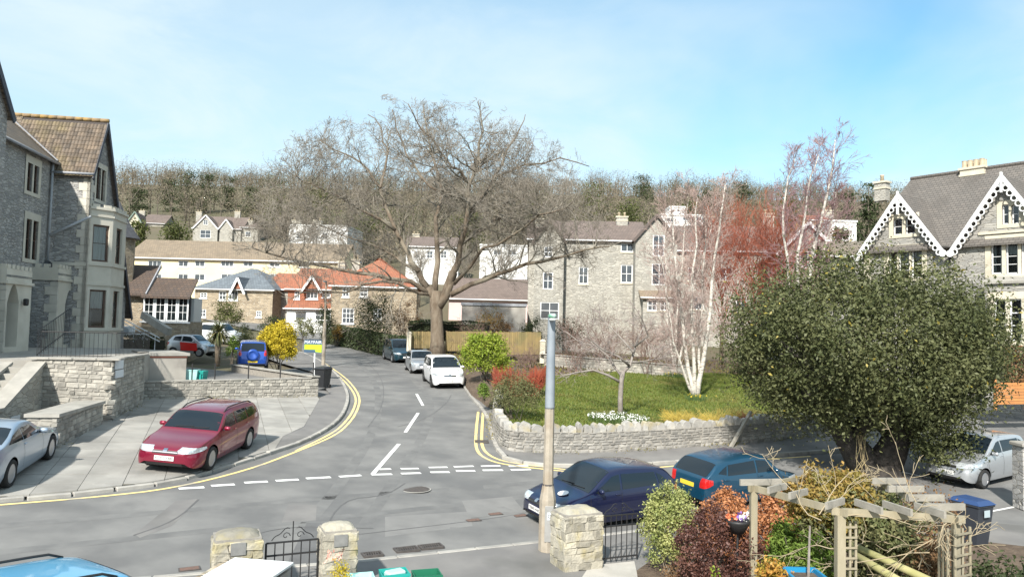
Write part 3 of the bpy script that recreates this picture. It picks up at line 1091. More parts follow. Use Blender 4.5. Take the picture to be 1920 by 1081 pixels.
        mi = part(e, 'wing_mirror', MB().box((L_ / 2 - xm, s_ * (side_y(xm, zm) + .12), zm), (.10, .19, .125), bev=.035), S.get('mirm', pm), True, world=False)
        part(mi, 'mirror_arm', MB().bar((L_ / 2 - xm, s_ * (side_y(xm, zm) - .03), zm - .05), (L_ / 2 - xm, s_ * (side_y(xm, zm) + .07), zm - .03), .06, .05), M_trim, world=False)
        # lamps
        hx0, hx1, hz0, hz1 = S['head']
        def corner(nm, x0, x1, z0, z1, m, wrap, front=True, parent=e):
            """a lamp that wraps from the side round the bumper corner"""
            mb = MB()
            nx, nz = 12, 4
            for i in range(nx + 1):
                a = i / nx
                if a < .5:
                    x = x1 + (x0 - x1) * a * 2; yy = None
                else:
                    x = x0; yy = 1 - (a - .5) * 2 * wrap
                for k in range(nz + 1):
                    z = z0 + (z1 - z0) * k / nz
                    taper = 1 - (.55 * max(0, .5 - a) * 2 if S.get('taper', 1) else 0)
                    zc_ = (z0 + z1) / 2 + (z1 - z0) * .25 * (1 - taper)
                    z = zc_ + (z - (z0 + z1) / 2) * taper
                    xx = x if front else L_ - x
                    zt = top(xx)
                    xq = xx
                    while top(xq) < z + .012 and 0 < xq < L_:
                        xq += .01 if front else -.01
                    yb = side_y(xq, z)
                    if yy is None:
                        p = (L_ / 2 - xq, s_ * (yb + .006), z)
                    else:
                        # follow the rounded nose: find x where half width equals y
                        yt = yb * yy
                        xn = 0.0
                        while xn < x0 + .3:
                            xc = xn if front else L_ - xn
                            if side_y(xc, z) >= yt and top(xc) >= z: break
                            xn += .006
                        xc = xn if front else L_ - xn
                        p = (L_ / 2 - xc + (.006 if front else -.006), s_ * (yt + .003), z)
                    mb.v.append(p)
            for i in range(nx):
                for k in range(nz):
                    a = i * (nz + 1) + k
                    f = (a, a + 1, a + nz + 2, a + nz + 1)
                    mb.f.append(f if (s_ > 0) == front else f[::-1])
            return part(parent, nm, mb, m, True, world=False)
        corner('headlight', hx0, hx1, hz0, hz1, M_lamp, S.get('hwrap', .42))
        tx0, tx1, tz0, tz1 = S['tail']
        corner('tail_light', tx0, tx1, tz0, tz1, M_tail, S.get('twrap', .25), False)
        # wheels
        for wi, c in enumerate(xw):
            yo = Wd / 2 - .015
            tyre_m = Matrix.Rotation(-s_ * PI / 2, 3, 'X')
            prof = [(R_ * .66, 0), (R_ * .70, .015), (R_ * .93, .02), (R_ * .995, -.012), (R_, -.04), (R_, -.15), (R_ * .98, -.185), (R_ * .7, -.19)]
            we = part(e, 'wheel', MB().lathe(prof, (L_ / 2 - c, s_ * yo, R_), 28, tyre_m), M_tyre, True, world=False)
            rm = MB().lathe([(R_ * .68, .006), (R_ * .64, .012), (R_ * .60, -.06), (.02, -.06)], (L_ / 2 - c, s_ * yo, R_), 28, tyre_m)
            part(we, 'rim', rm, M_rim if rim != 'dark' else M_trim, world=False)
            ns = {'five': 5, 'seven': 7, 'dark': 5, 'nine': 9}[rim]
            sp_ = MB()
            for k in range(ns):
                an = 2 * PI * k / ns + .3
                a = Vector((math.cos(an) * R_ * .10, math.sin(an) * R_ * .10, .0)); b = Vector((math.cos(an) * R_ * .64, math.sin(an) * R_ * .64, .004))
                tv = Vector((-math.sin(an), math.cos(an), 0))
                w0, w1 = R_ * .13 * 5 / ns, R_ * .17 * 5 / ns
                q = [a - tv * w0, a + tv * w0, b + tv * w1, b - tv * w1]
                pv = [tyre_m @ v for v in q] + [tyre_m @ (v + Vector((0, 0, -.05))) for v in q]
                sp_.add([(v[0] + L_ / 2 - c, v[1] + s_ * yo, v[2] + R_) for v in pv], [(0, 1, 2, 3), (4, 7, 6, 5), (0, 4, 5, 1), (1, 5, 6, 2), (2, 6, 7, 3), (3, 7, 4, 0)])
            sp_.lathe([(R_ * .16, -.05), (R_ * .16, .006), (.0, .012)], (L_ / 2 - c, s_ * yo, R_), 14, tyre_m)
            part(we, 'wheel_spokes', sp_, M_rim, world=False)
        # black sill / rubbing strip
        if S.get('strip'):
            side_patch('rubbing_strip', [(xw[0] + RA + .1, .50), (xw[1] - RA - .06, .50), (xw[1] - RA - .06, .56), (xw[0] + RA + .1, .56)], S['strip'], s_, parent=bo, off=.009)
        if S.get('rails'):
            x0, x1 = S['rails']
            pts = []
            for j in range(9):
                x = x0 + (x1 - x0) * j / 8
                z, yr = topz(x, 0)
                z = topz(x, yr * .88)[0]
                pts.append((L_ / 2 - x, s_ * yr * .88, z + (.055 if 0 < j < 8 else .0)))
            part(e, 'roof_rail', MB().tube(pts, .018, 6), M_trim, True, world=False)
        if S.get('strut', True):
            pass
    # nose: grille, lower intake, plate
    def nose_patch(nm, y0, y1, z0, z1, m, front=True, off=.008, parent=e, nx=8, nz=3):
        mb = MB()
        for i in range(nx + 1):
            y = y0 + (y1 - y0) * i / nx
            for k in range(nz + 1):
                z = z0 + (z1 - z0) * k / nz
                xn = 0.0
                while xn < .6:
                    xc = xn if front else L_ - xn
                    if side_y(xc, z) >= abs(y) and top(xc) >= z and zlow(xc) <= z: break
                    xn += .004
                xc = xn if front else L_ - xn
                mb.v.append((L_ / 2 - xc + (off if front else -off), y, z))
        for i in range(nx):
            for k in range(nz):
                a = i * (nz + 1) + k
                f = (a, a + nz + 1, a + nz + 2, a + 1)
                mb.f.append(f if front else f[::-1])
        return part(parent, nm, mb, m, world=False)
    gr = S.get('grille')
    if gr:
        gpt = nose_patch('grille', -gr[0], gr[0], gr[1], gr[2], M_trim, off=.016)
        nose_patch('grille_bar', -gr[0] * .98, gr[0] * .98, (gr[1] + gr[2]) / 2 - .008, (gr[1] + gr[2]) / 2 + .008, M_chrome, off=.022, parent=gpt, nz=1)
    if S.get('intake'):
        it = S['intake']
        nose_patch('bumper_intake', -it[0], it[0], it[1], it[2], M_trim, off=.014)
    if badge:
        bz = S.get('badge', .70)
        nose_patch('badge', -.055, .055, bz - .035, bz + .035, M_chrome, off=.026, nx=2, nz=2)
    def plate(txt, front):
        pz = S['pz'][0 if front else 1]
        xn = 0.0
        while xn < .5:
            xc = xn if front else L_ - xn
            if side_y(xc, pz) >= .27 and top(xc) >= pz + .05: break
            xn += .004
        sx = 1 if front else -1
        xx = (L_ / 2 - xn) * 1 if front else -(L_ / 2 - xn)
        po = part(e, 'number_plate', MB().box((xx + sx * .016, 0, pz), (.016, .52, .115)), M_platew if front else M_platey, world=False)
        if txt:
            rot = Matrix.Rotation(sx * PI / 2, 3, 'Z')
            part(po, 'plate_lettering', xform(text_mb(txt, .105, .003), rot, (xx + sx * .027, 0, pz)), M_ink, world=False)
    plate(plate_f, True); plate(plate_r, False)
    if S.get('spare'):
        zc = S['spare']
        m = Matrix.Rotation(-PI / 2, 3, 'Y')
        sw = part(e, 'spare_wheel_cover', MB().lathe([(.33, -.02), (.345, .05), (.34, .15), (.30, .19), (.22, .20), (.20, .19), (.0, .19)], (-L_ / 2 + .06, 0, zc), 28, m), pm, True, world=False)
    return e

def hatch(L_, Wd, H, wb, fo, **k):
    """small hatchback"""
    cw = k.pop('cowl', L_ * .245); rs = k.pop('rs', L_ * .40); re_ = k.pop('re', L_ * .86)
    hz = k.pop('hz', .92); nz = k.pop('nz', .66); zb = k.pop('zb', .98)
    b0, b1 = k.pop('b0', .90), k.pop('b1', .99)
    S = dict(L=L_, W=Wd, H=H, wb=wb, fo=fo)
    S['top'] = [(0, nz - .12), (.03, nz - .03), (.12, nz + .03), (.4, nz + .11), (cw, hz), (cw + (rs - cw) * .5, hz + (H - .045 - hz) * .57), (rs, H - .045), (L_ * .56, H), (L_ * .72, H - .03), (re_, H - .10), (L_ - .11, zb), (L_ - .06, zb - .06), (L_ - .02, zb - .22), (L_, zb - .38)]
    S['belt'] = [(0, .55), (.3, nz - .02), (cw, b0), (L_ * .8, b1), (L_, b1)]
    S['ws'] = (cw + .06, rs - .06); S['rear'] = (re_ + .05, L_ - .125)
    S['mir'] = cw + .34
    g0 = cw + .22
    zt = H - .15
    mid = L_ * .50
    S['side'] = [[(g0, b0 + .035), (mid - .03, b0 + .055), (mid - .03, zt), (rs - .02, zt - .04)], [(mid + .03, b0 + .06), (re_ - .25, b1 + .01), (re_ - .32, zt - .02), (mid + .03, zt)], [(re_ - .20, b1 + .03), (re_ + .08, b1 + .09), (re_ - .12, zt - .10), (re_ - .27, zt - .04)]]
    S['doors'] = [(cw + .08, mid), (mid, fo + wb + .02)]
    S['head'] = (.06, .62, nz - .08, nz + .06)
    S['tail'] = (.03, .25, zb - .28, zb - .02)
    S['grille'] = (.34, nz - .10, nz - .02); S['intake'] = (.48, .25, .34); S['pz'] = (.46, .72); S['badge'] = nz - .01
    S.update(k)
    return S
def place(S, pf, pr, side, off=0.0, h=g):
    a, b = march(*pf, h, off), march(*pr, h, off)
    d = (a - b)[:2]; d = d / np.linalg.norm(d)
    lf = np.array([-d[1], d[0]])
    c = (a + b)[:2] / 2 - d * (S['L'] / 2 - (S['fo'] + S['wb'] / 2)) - lf * side * (S['W'] / 2 - .1)
    zf = float(h(*(c + d * S['wb'] / 2))); zr = float(h(*(c - d * S['wb'] / 2)))
    zl, zr_ = float(h(*(c + lf * .75))), float(h(*(c - lf * .75)))
    return dict(loc=(c[0], c[1], (zf + zr) / 2 + off), heading=math.atan2(d[1], d[0]), pitch=-math.atan2(zf - zr, S['wb']), roll=math.atan2(zl - zr_, 1.5))
def place_c(S, c, d, off=0.0, h=g):
    d = np.array(d, float); d /= np.linalg.norm(d); c = np.array(c, float); lf = np.array([-d[1], d[0]])
    zf = float(h(*(c + d * S['wb'] / 2))); zr = float(h(*(c - d * S['wb'] / 2)))
    zl, zr_ = float(h(*(c + lf * .75))), float(h(*(c - lf * .75)))
    return dict(loc=(c[0], c[1], (zf + zr) / 2 + off), heading=math.atan2(d[1], d[0]), pitch=-math.atan2(zf - zr, S['wb']), roll=math.atan2(zl - zr_, 1.5))
def run(name, lab, S, pl, pm, **k):
    return car(name, lab, pl['loc'], pl['heading'], S, pm, pitch=pl['pitch'], roll=pl['roll'], **k)

COURT = lambda x, y: 2.02 + .012 * (np.asarray(y) - 34)
# maroon estate on the forecourt
S_est = hatch(4.80, 1.81, 1.46, 2.754, .93, cowl=1.38, rs=2.08, re=4.32, hz=.95, nz=.68, zb=1.02, b0=.93, b1=1.0, R=.325, rails=(2.15, 4.25), hwrap=.50)
S_est['top'][6:10] = [(2.08, 1.40), (2.7, 1.46), (3.5, 1.445), (4.30, 1.39)]
S_est['side'] = [[(1.66, .975), (2.58, .99), (2.55, 1.325), (2.12, 1.30)], [(2.64, .995), (3.50, 1.01), (3.44, 1.325), (2.61, 1.335)], [(3.56, 1.015), (4.40, 1.06), (4.17, 1.28), (3.50, 1.325)]]
S_est['doors'] = [(1.50, 2.61), (2.61, 3.56)]
run('estate_car', 'maroon estate car with roof rails parked on the paved forecourt', S_est, place(S_est, (386, 882), (464, 839), 1, OFFP), paint('maroon', (.20, .006, .028), .35), plate_f='KU02 YBR', rim='seven')
# silver-blue coupe at the left edge
S_cou = hatch(4.70, 1.84, 1.40, 2.72, 1.02, cowl=1.55, rs=2.30, re=3.15, hz=.94, nz=.66, zb=1.02, b0=.90, b1=.98, R=.33)
S_cou['top'] = [(0, .52), (.03, .62), (.12, .68), (.4, .77), (1.55, .94), (2.0, 1.2), (2.35, 1.35), (2.75, 1.395), (3.15, 1.35), (3.75, 1.15), (4.2, 1.02), (4.5, .99), (4.62, .96), (4.68, .85), (4.70, .6)]
S_cou['rear'] = (3.28, 4.0)
S_cou['side'] = [[(1.95, .95), (2.95, .97), (2.95, 1.25), (2.40, 1.24)], [(3.0, .975), (3.85, 1.02), (3.50, 1.17), (3.0, 1.25)]]
S_cou['doors'] = [(1.75, 3.02)]
run('coupe_car', 'silver blue saloon coupe parked by the stone steps at the left edge', S_cou, place(S_cou, (86, 862), (14, 911), -1, OFFP), paint('silver_blue', (.36, .44, .53), .55), rim='nine')
# light blue car in the foreground, only the roof in view
S_lb = hatch(4.2, 1.75, 1.50, 2.6, .85, rails=(1.95, 3.5))
run('hatchback_car', 'light blue car with black roof rails cut off by the bottom edge', S_lb, place_c(S_lb, (-6.2, 8.75), (-.50, -.87), OFFP), paint('light_blue', (.10, .36, .58), .15))
# blue off-roader with a spare wheel
S_suv = hatch(3.85, 1.74, 1.68, 2.28, .75, cowl=1.0, rs=1.52, re=3.58, hz=1.08, nz=.82, zb=1.06, b0=1.05, b1=1.08, R=.36, clr=.27, spare=.88, rw=.80, twrap=.12)
S_suv['top'][-5:] = [(3.60, 1.60), (3.74, 1.06), (3.78, .98), (3.82, .80), (3.85, .66)]
S_suv['rear'] = (3.63, 3.735); S_suv['tail'] = (.06, .16, .82, 1.14); S_suv['pz'] = (.55, .50)
c = march(473, 694, COURT)
dv = np.array([-.33, .94])
run('off_road_car', 'bright blue small off-roader with covered spare wheel on its tailgate', S_suv, place_c(S_suv, c[:2] + dv * 1.9, dv, .0, COURT), paint('bright_blue', (.012, .07, .36), .3))
# tiny two-tone car
S_tin = hatch(2.9, 1.52, 1.50, 1.85, .5, cowl=.55, rs=1.15, re=2.45, hz=1.0, nz=.78, zb=1.0, b0=.95, b1=1.02, R=.28)
S_tin['side'] = [[(.85, 1.0), (1.75, 1.03), (1.72, 1.36), (1.2, 1.33)], [(1.85, 1.04), (2.42, 1.08), (2.30, 1.32), (1.82, 1.36)]]
S_tin['doors'] = [(.72, 1.80)]
UPC = lambda x, y: 2.45 + .0 * np.asarray(y)
tn = run('city_car', 'tiny silver city car with red door panels behind the brick pillar', S_tin, place_c(S_tin, at_y(359, 655, 51)[:2], (1.0, -.12), 0, UPC), paint('silver', (.46, .48, .50), .6))
M_red = paint('red', (.55, .02, .015), .0)
for s_ in (1, -1):
    q = [(2.9 / 2 - .60, .40), (2.9 / 2 - 1.78, .40), (2.9 / 2 - 1.86, .97), (2.9 / 2 - .66, .90)]
    part(tn, 'door_panel', MB().prism([(x, s_ * .74, z) for x, z in q][::s_], (0, 0, 0), (0, s_ * .035, 0)), M_red, world=False, label='red door panel')
# cars down the side road
S_mpv = hatch(4.64, 1.81, 1.73, 2.84, .90, cowl=1.05, rs=2.0, re=4.25, hz=1.08, nz=.74, zb=1.08, b0=1.02, b1=1.08, R=.33, hwrap=.38)
run('people_carrier', 'dark teal people carrier parked furthest up the side road', S_mpv, place(S_mpv, (742, 681), (716, 671), -1), paint('dark_teal', (.006, .035, .052), .35))
S_206 = hatch(3.82, 1.65, 1.43, 2.44, .78, R=.29, hwrap=.5)
run('hatchback_car', 'small silver hatchback between the teal people carrier and the white car', S_206, place(S_206, (774, 701), (760, 691.5), -1), paint('silver', (.46, .48, .50), .6))
S_5008 = hatch(4.53, 1.84, 1.64, 2.73, .93, cowl=1.0, rs=1.95, re=4.1, hz=1.04, nz=.78, zb=1.04, b0=1.0, b1=1.08, R=.335, hwrap=.34)
wc = run('people_carrier', 'white people carrier with panoramic windscreen, nearest of the side-road cars', S_5008, place(S_5008, (811, 726), (796, 713.5), -1), paint('white', (.78, .79, .80), 0.0), plate_f='HN11 EJU', rim='dark')
# dark blue and teal hatchbacks at the near kerb
RD = np.array([.866, .5]); RN = np.array([-.5, .866])
KP = np.array([.03, 18.26])
S_207 = hatch(4.03, 1.75, 1.47, 2.54, .83, cowl=.98, rs=1.78, re=3.45, nz=.68, R=.315, hwrap=.45)
dk = run('hatchback_car', 'dark navy hatchback with a round bonnet sticker behind the concrete lamp post', S_207, place_c(S_207, KP + RD * (.75 + 2.02), -RD), paint('navy', (.006, .010, .045), .35), plate_f='YB08 HHK', badge=True)
bn = MB().lathe([(.125, 0), (.125, .004)], (0, 0, 0), 20)
zb_ = .935
st = part(dk, 'bonnet_sticker', xform(MB().lathe([(.14, 0), (.14, .005)], (0, 0, 0), 20), Matrix.Rotation(rad(14), 3, 'Y'), (2.015 - .62, .28, .862)), mat('sticker_white', (.7, .7, .7), rough=.5), world=False)
S_th = hatch(3.84, 1.68, 1.44, 2.44, .78, R=.30)
run('hatchback_car', 'teal blue hatchback seen from behind, parked nose to the oak', S_th, place_c(S_th, KP + RD * (5.75 + 1.92), RD), paint('teal_blue', (.006, .052, .10), .35))
# silver hatchback by the oak
S_yar = hatch(3.64, 1.66, 1.50, 2.37, .72, cowl=.86, rs=1.62, re=3.2, nz=.72, hz=.99, b0=.95, b1=1.02, R=.29, hwrap=.5)
run('hatchback_car', 'silver hatchback parked half under the evergreen oak on the right', S_yar, place(S_yar, (1829, 917), (1926, 893), 1, .02), paint('silver', (.46, .48, .50), .6), plate_f='WR55 LHZ', rim='nine')
S_far = hatch(4.2, 1.75, 1.7, 2.6, .8, hz=1.05, nz=.8, b0=1.0, b1=1.05)
run('hatchback_car', 'white car parked far back behind the palm and the clipped bush', S_far, place_c(S_far, at_y(412, 612, 66)[:2], (1, -.15)), paint('white', (.78, .79, .80), 0.0))
# ================================================================== BUILDINGS
def roof_mat(name, c1, c2, cm, ax=(1, 0), row=.13, wid=.25, lich=None, bump=.7):
    if name in MATS: return MATS[name]
    m = bpy.data.materials.new(name); m.use_nodes = True
    N, L = m.node_tree.nodes, m.node_tree.links
    b = N['Principled BSDF']; b.inputs['Roughness'].default_value = .85
    geo = N.new('ShaderNodeNewGeometry')
    dt = N.new('ShaderNodeVectorMath'); dt.operation = 'DOT_PRODUCT'; dt.inputs[1].default_value = (ax[0], ax[1], 0)
    L.new(geo.outputs['Position'], dt.inputs[0])
    sp_ = N.new('ShaderNodeSeparateXYZ'); L.new(geo.outputs['Position'], sp_.inputs[0])
    cb_ = N.new('ShaderNodeCombineXYZ'); L.new(dt.outputs['Value'], cb_.inputs[0]); L.new(sp_.outputs[2], cb_.inputs[1])
    br = N.new('ShaderNodeTexBrick')
    br.inputs['Scale'].default_value = 1.0; br.inputs['Brick Width'].default_value = wid; br.inputs['Row Height'].default_value = row
    br.inputs['Mortar Size'].default_value = .012; br.inputs['Mortar Smooth'].default_value = .3; br.inputs['Bias'].default_value = 0
    br.inputs['Color1'].default_value = (*c1, 1); br.inputs['Color2'].default_value = (*c2, 1); br.inputs['Mortar'].default_value = (*cm, 1)
    L.new(cb_.outputs[0], br.inputs['Vector'])
    col = br.outputs['Color']
    nz = N.new('ShaderNodeTexNoise'); nz.inputs['Scale'].default_value = .7; nz.inputs['Detail'].default_value = 6; L.new(geo.outputs['Position'], nz.inputs['Vector'])
    r = N.new('ShaderNodeMapRange'); r.inputs['From Min'].default_value = .52; r.inputs['From Max'].default_value = .72; r.inputs['To Max'].default_value = .7
    L.new(nz.outputs['Fac'], r.inputs[0])
    mx = N.new('ShaderNodeMix'); mx.data_type = 'RGBA'; L.new(r.outputs[0], mx.inputs[0]); L.new(col, mx.inputs[6])
    mx.inputs[7].default_value = (*(lich or tuple(.6 * a for a in c1)), 1)
    L.new(mx.outputs[2], b.inputs['Base Color'])
    bp = N.new('ShaderNodeBump'); bp.inputs['Strength'].default_value = bump; bp.inputs['Distance'].default_value = .03; bp.invert = True
    L.new(br.outputs['Fac'], bp.inputs['Height']); L.new(bp.outputs[0], b.inputs['Normal'])
    MATS[name] = m
    return m
M_rub = rubble_mat('grey_rubble', (.24, .238, .235), (.43, .42, .40), (.44, .42, .38), 3.4, 7.5, .9, dirt=(.22, .215, .21))
M_rubw = rubble_mat('pale_rubble', (.285, .275, .245), (.43, .415, .365), (.42, .40, .345), 2.6, 6.0, .8, dirt=(.30, .28, .24))
M_coursed = rubble_mat('coursed_rubble', (.27, .265, .25), (.40, .385, .345), (.33, .31, .27), 1.9, 8.5, .8, dirt=(.25, .245, .235))
M_brown = rubble_mat('brown_rubble', (.25, .20, .14), (.40, .33, .235), (.42, .37, .29), 2.4, 5.5, .8)
M_dress = mat('dressed_bath_stone', (.52, .475, .37), (.60, .55, .44), scale=1.4, rough=.9, bump=.15, bscale=30, c3=(.43, .395, .31), s3=.8)
M_pdress = mat('painted_stone', (.50, .47, .395), (.58, .55, .47), scale=1.2, rough=.85, bump=.1, bscale=25, c3=(.50, .475, .40), s3=.7)
M_quoin = mat('quoin_stone', (.46, .435, .37), (.55, .52, .45), scale=2.5, rough=.9, bump=.25, bscale=30, rnd=.1)
M_wwood = mat('white_painted_wood', (.74, .75, .75), (.66, .67, .67), scale=4, rough=.55)
M_bwood = mat('brown_painted_wood', (.085, .05, .035), (.11, .07, .05), scale=4, rough=.55)
M_cream = mat('cream_render', (.66, .57, .36), (.71, .62, .41), scale=.5, rough=.9, bump=.1, bscale=30)
M_whiter = mat('white_render', (.60, .60, .58), (.67, .67, .65), scale=.6, rough=.9, bump=.1, bscale=20)
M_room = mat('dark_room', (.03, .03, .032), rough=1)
M_curt = mat('net_curtain', (.62, .62, .58), (.50, .50, .47), scale=8, rough=.95, stretch=(1, 1, .08))
M_pglass = mat('far_window_glass', (.035, .045, .055), (.07, .085, .10), scale=.9, rough=.06, spec=.8)
GL = glass_mat()
M_pipe = mat('grey_pipe', (.36, .38, .40), rough=.5)
M_bpipe = mat('dark_pipe', (.06, .055, .05), rough=.5)
M_pot = mat('chimney_pot', (.48, .41, .29), (.40, .33, .23), scale=5, rough=.85)
M_lead = mat('lead', (.30, .31, .33), (.24, .25, .27), scale=3, rough=.6)

class Fac:
    def __init__(s, p0, t, flip=False):
        s.p = np.array([p0[0], p0[1], 0.0]); t = np.array(t[:2], float); t /= np.linalg.norm(t)
        s.t = np.array([t[0], t[1], 0]); n = np.array([t[1], -t[0], 0])
        if (n @ (CAM - s.p) < 0) != flip: n = -n
        s.n = n
    def w(s, a, h, o=0.0):
        return tuple(s.p + s.t * a + s.n * o + np.array([0, 0, h]))
    def px(s, px, py):
        q = ray_plane(px, py, s.p, s.n)
        return float((q - s.p) @ s.t), float(q[2])
    def rect(s, x0, y0, x1, y1):
        ym, xm = (y0 + y1) / 2, (x0 + x1) / 2
        a, b = s.px(x0, ym)[0], s.px(x1, ym)[0]
        return (min(a, b), max(a, b), s.px(xm, y1)[1], s.px(xm, y0)[1])
    def off(s, o):
        f = Fac(s.p + s.n * o, s.t)
        return f
def arch_poly(s0, s1, h0, h1, kind='pointed', n=6):
    w = s1 - s0
    if kind == 'rect':
        return [(s0, h0), (s1, h0), (s1, h1), (s0, h1)]
    pts = [(s0, h0), (s1, h0)]
    if kind == 'pointed':
        hs = h1 - .75 * w
        for i in range(n + 1):
            a = i / n
            pts.append((s1 - w / 2 * a, hs + (h1 - hs) * math.sin(a * PI / 2) ** .9))
        for i in range(1, n + 1):
            a = 1 - i / n
            pts.append((s0 + w / 2 * a, hs + (h1 - hs) * math.sin(a * PI / 2) ** .9))
    else:
        rise = {'round': .5, 'seg': .18}[kind] * w
        hs = h1 - rise
        for i in range(2 * n + 1):
            a = PI * i / (2 * n)
            pts.append(((s0 + s1) / 2 + w / 2 * math.cos(a), hs + rise * math.sin(a)))
    return pts
def face_holes(mb, F, outer, holes, depth=.16, o=0.0):
    loops = [[Vector((a, b, 0)) for a, b in outer]] + [[Vector((a, b, 0)) for a, b in h] for h in holes]
    flat = [p for l in loops for p in l]
    base = len(mb.v)
    mb.v += [F.w(p[0], p[1], o) for p in flat]
    tt = np.cross(F.t, (0, 0, 1.0)) @ F.n
    for tri in tessellate_polygon(loops):
        a, b, c = (flat[i] for i in tri)
        sgn = (b[0] - a[0]) * (c[1] - a[1]) - (b[1] - a[1]) * (c[0] - a[0])
        f = tuple(base + i for i in tri)
        mb.f.append(f if sgn * tt > 0 else f[::-1])
    for h in holes:
        b0 = len(mb.v)
        for a, b in h:
            mb.v += [F.w(a, b, o), F.w(a, b, o - depth)]
        n = len(h)
        ar = area2([np.array(p) for p in h])
        for i in range(n):
            j = (i + 1) % n
            f = (b0 + 2 * i, b0 + 2 * j, b0 + 2 * j + 1, b0 + 2 * i + 1)
            mb.f.append(f if ar * tt < 0 else f[::-1])
    return mb
def inset_out(poly, d):
    """grow a (mostly convex) polygon outwards"""
    c = np.mean(np.array(poly), 0)
    xs = [p[0] for p in poly]; ys = [p[1] for p in poly]
    w, h = max(xs) - min(xs), max(ys) - min(ys)
    cx_, cy_ = (max(xs) + min(xs)) / 2, (max(ys) + min(ys)) / 2
    return [(cx_ + (p[0] - cx_) * (w + 2 * d) / w, cy_ + (p[1] - cy_) * (h + 2 * d) / h) for p in poly]
def surround(e, F, hole, margin, m=M_dress, o=.03, outer=None, name='window_surround', d=.16):
    mb = MB()
    outer = outer or inset_out(hole, margin)
    face_holes(mb, F, outer, [hole], d, o)
    n = len(outer); b0 = len(mb.v)
    for a, b in outer:
        mb.v += [F.w(a, b, o), F.w(a, b, -.01)]
    for i in range(n):
        j = (i + 1) % n
        mb.f.append((b0 + 2 * i, b0 + 2 * i + 1, b0 + 2 * j + 1, b0 + 2 * j))
    return part(e, name, mb, m)
def window(e, F, r, cols=1, rows=2, fm=M_wwood, fr=.06, back=.11, gl=None, curtain=None, room=True, bar=.03, d=.05, name='window', splits=None):
    """r = (s0,s1,h0,h1); the frame is the window, panes/curtains its sub-parts"""
    s0, s1, h0, h1 = r
    gl = gl or GL
    mb = MB()
    def bx(a0, a1, b0, b1, dd=d, oo=0):
        c = F.w((a0 + a1) / 2, (b0 + b1) / 2, -back + oo)
        rz = math.atan2(F.t[1], F.t[0])
        mb.box(c, (a1 - a0, dd, b1 - b0), rz=rz)
    bx(s0, s1, h0, h0 + fr); bx(s0, s1, h1 - fr, h1); bx(s0, s0 + fr, h0 + fr, h1 - fr); bx(s1 - fr, s1, h0 + fr, h1 - fr)
    ca = [s0 + fr + (s1 - s0 - 2 * fr) * i / cols for i in range(cols + 1)]
    sp_ = splits or [i / rows for i in range(rows + 1)]
    rb = [h0 + fr + (h1 - h0 - 2 * fr) * q for q in sp_]
    for i in range(1, cols):
        bx(ca[i] - bar / 2, ca[i] + bar / 2, h0 + fr, h1 - fr, d * .9, .003)
    for k in range(1, len(rb) - 1):
        bx(s0 + fr, s1 - fr, rb[k] - bar / 2, rb[k] + bar / 2, d * .8, .005)
    wo_ = part(e, name, mb, fm)
    for i in range(cols):
        for k in range(len(rb) - 1):
            q = MB()
            q.add([F.w(a, b, -back - .01) for a, b in ((ca[i], rb[k]), (ca[i + 1], rb[k]), (ca[i + 1], rb[k + 1]), (ca[i], rb[k + 1]))], [(0, 1, 2, 3)])
            part(wo_, 'pane', q, gl)
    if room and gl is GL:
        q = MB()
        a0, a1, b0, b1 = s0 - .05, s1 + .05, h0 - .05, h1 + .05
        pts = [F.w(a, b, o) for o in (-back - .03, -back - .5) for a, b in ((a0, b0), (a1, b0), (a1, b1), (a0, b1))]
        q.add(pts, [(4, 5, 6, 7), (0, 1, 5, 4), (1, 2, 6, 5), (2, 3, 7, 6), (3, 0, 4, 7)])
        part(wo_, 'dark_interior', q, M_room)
        if curtain:
            for (a, b, c_, d_) in curtain:
                q = MB()
                n = 14
                for i in range(n + 1):
                    ss = s0 + (s1 - s0) * (a + (b - a) * i / n)
                    oo = -back - .10 - .025 * math.sin(i * 2.4)
                    q.v += [F.w(ss, h0 + (h1 - h0) * c_, oo), F.w(ss, h0 + (h1 - h0) * d_, oo)]
                for i in range(n):
                    q.f.append((2 * i, 2 * i + 2, 2 * i + 3, 2 * i + 1))
                part(wo_, 'curtain', q, M_curt)
    return wo_
def fbox(mb, F, s0, s1, h0, h1, o0, o1, bev=0):
    c = F.w((s0 + s1) / 2, (h0 + h1) / 2, (o0 + o1) / 2)
    return mb.box(c, (abs(s1 - s0), abs(o1 - o0), abs(h1 - h0)), rz=math.atan2(F.t[1], F.t[0]), bev=bev)
def quoins(e, F, s_edge, dirn, h0, h1, m=M_quoin, w0=.55, w1=.32, hh=.34, o=.03, n2=None, side=None):
    k = 0
    h = h0
    while h < h1 - .1:
        w = w0 if k % 2 else w1
        a, b = (s_edge, s_edge + dirn * w)
        mb = fbox(MB(), F, min(a, b) - (.03 if dirn > 0 else 0), max(a, b) + (.03 if dirn < 0 else 0), h, min(h + hh - .015, h1), -.12, o)
        part(e, 'quoin', mb, m)
        h += hh; k += 1
def roof_slab(e, pts, m, th=.12, name='roof'):
    """four (or more) coplanar world points, extruded down"""
    return part(e, name, MB().prism(pts, (0, 0, 0), (0, 0, -th)), m)
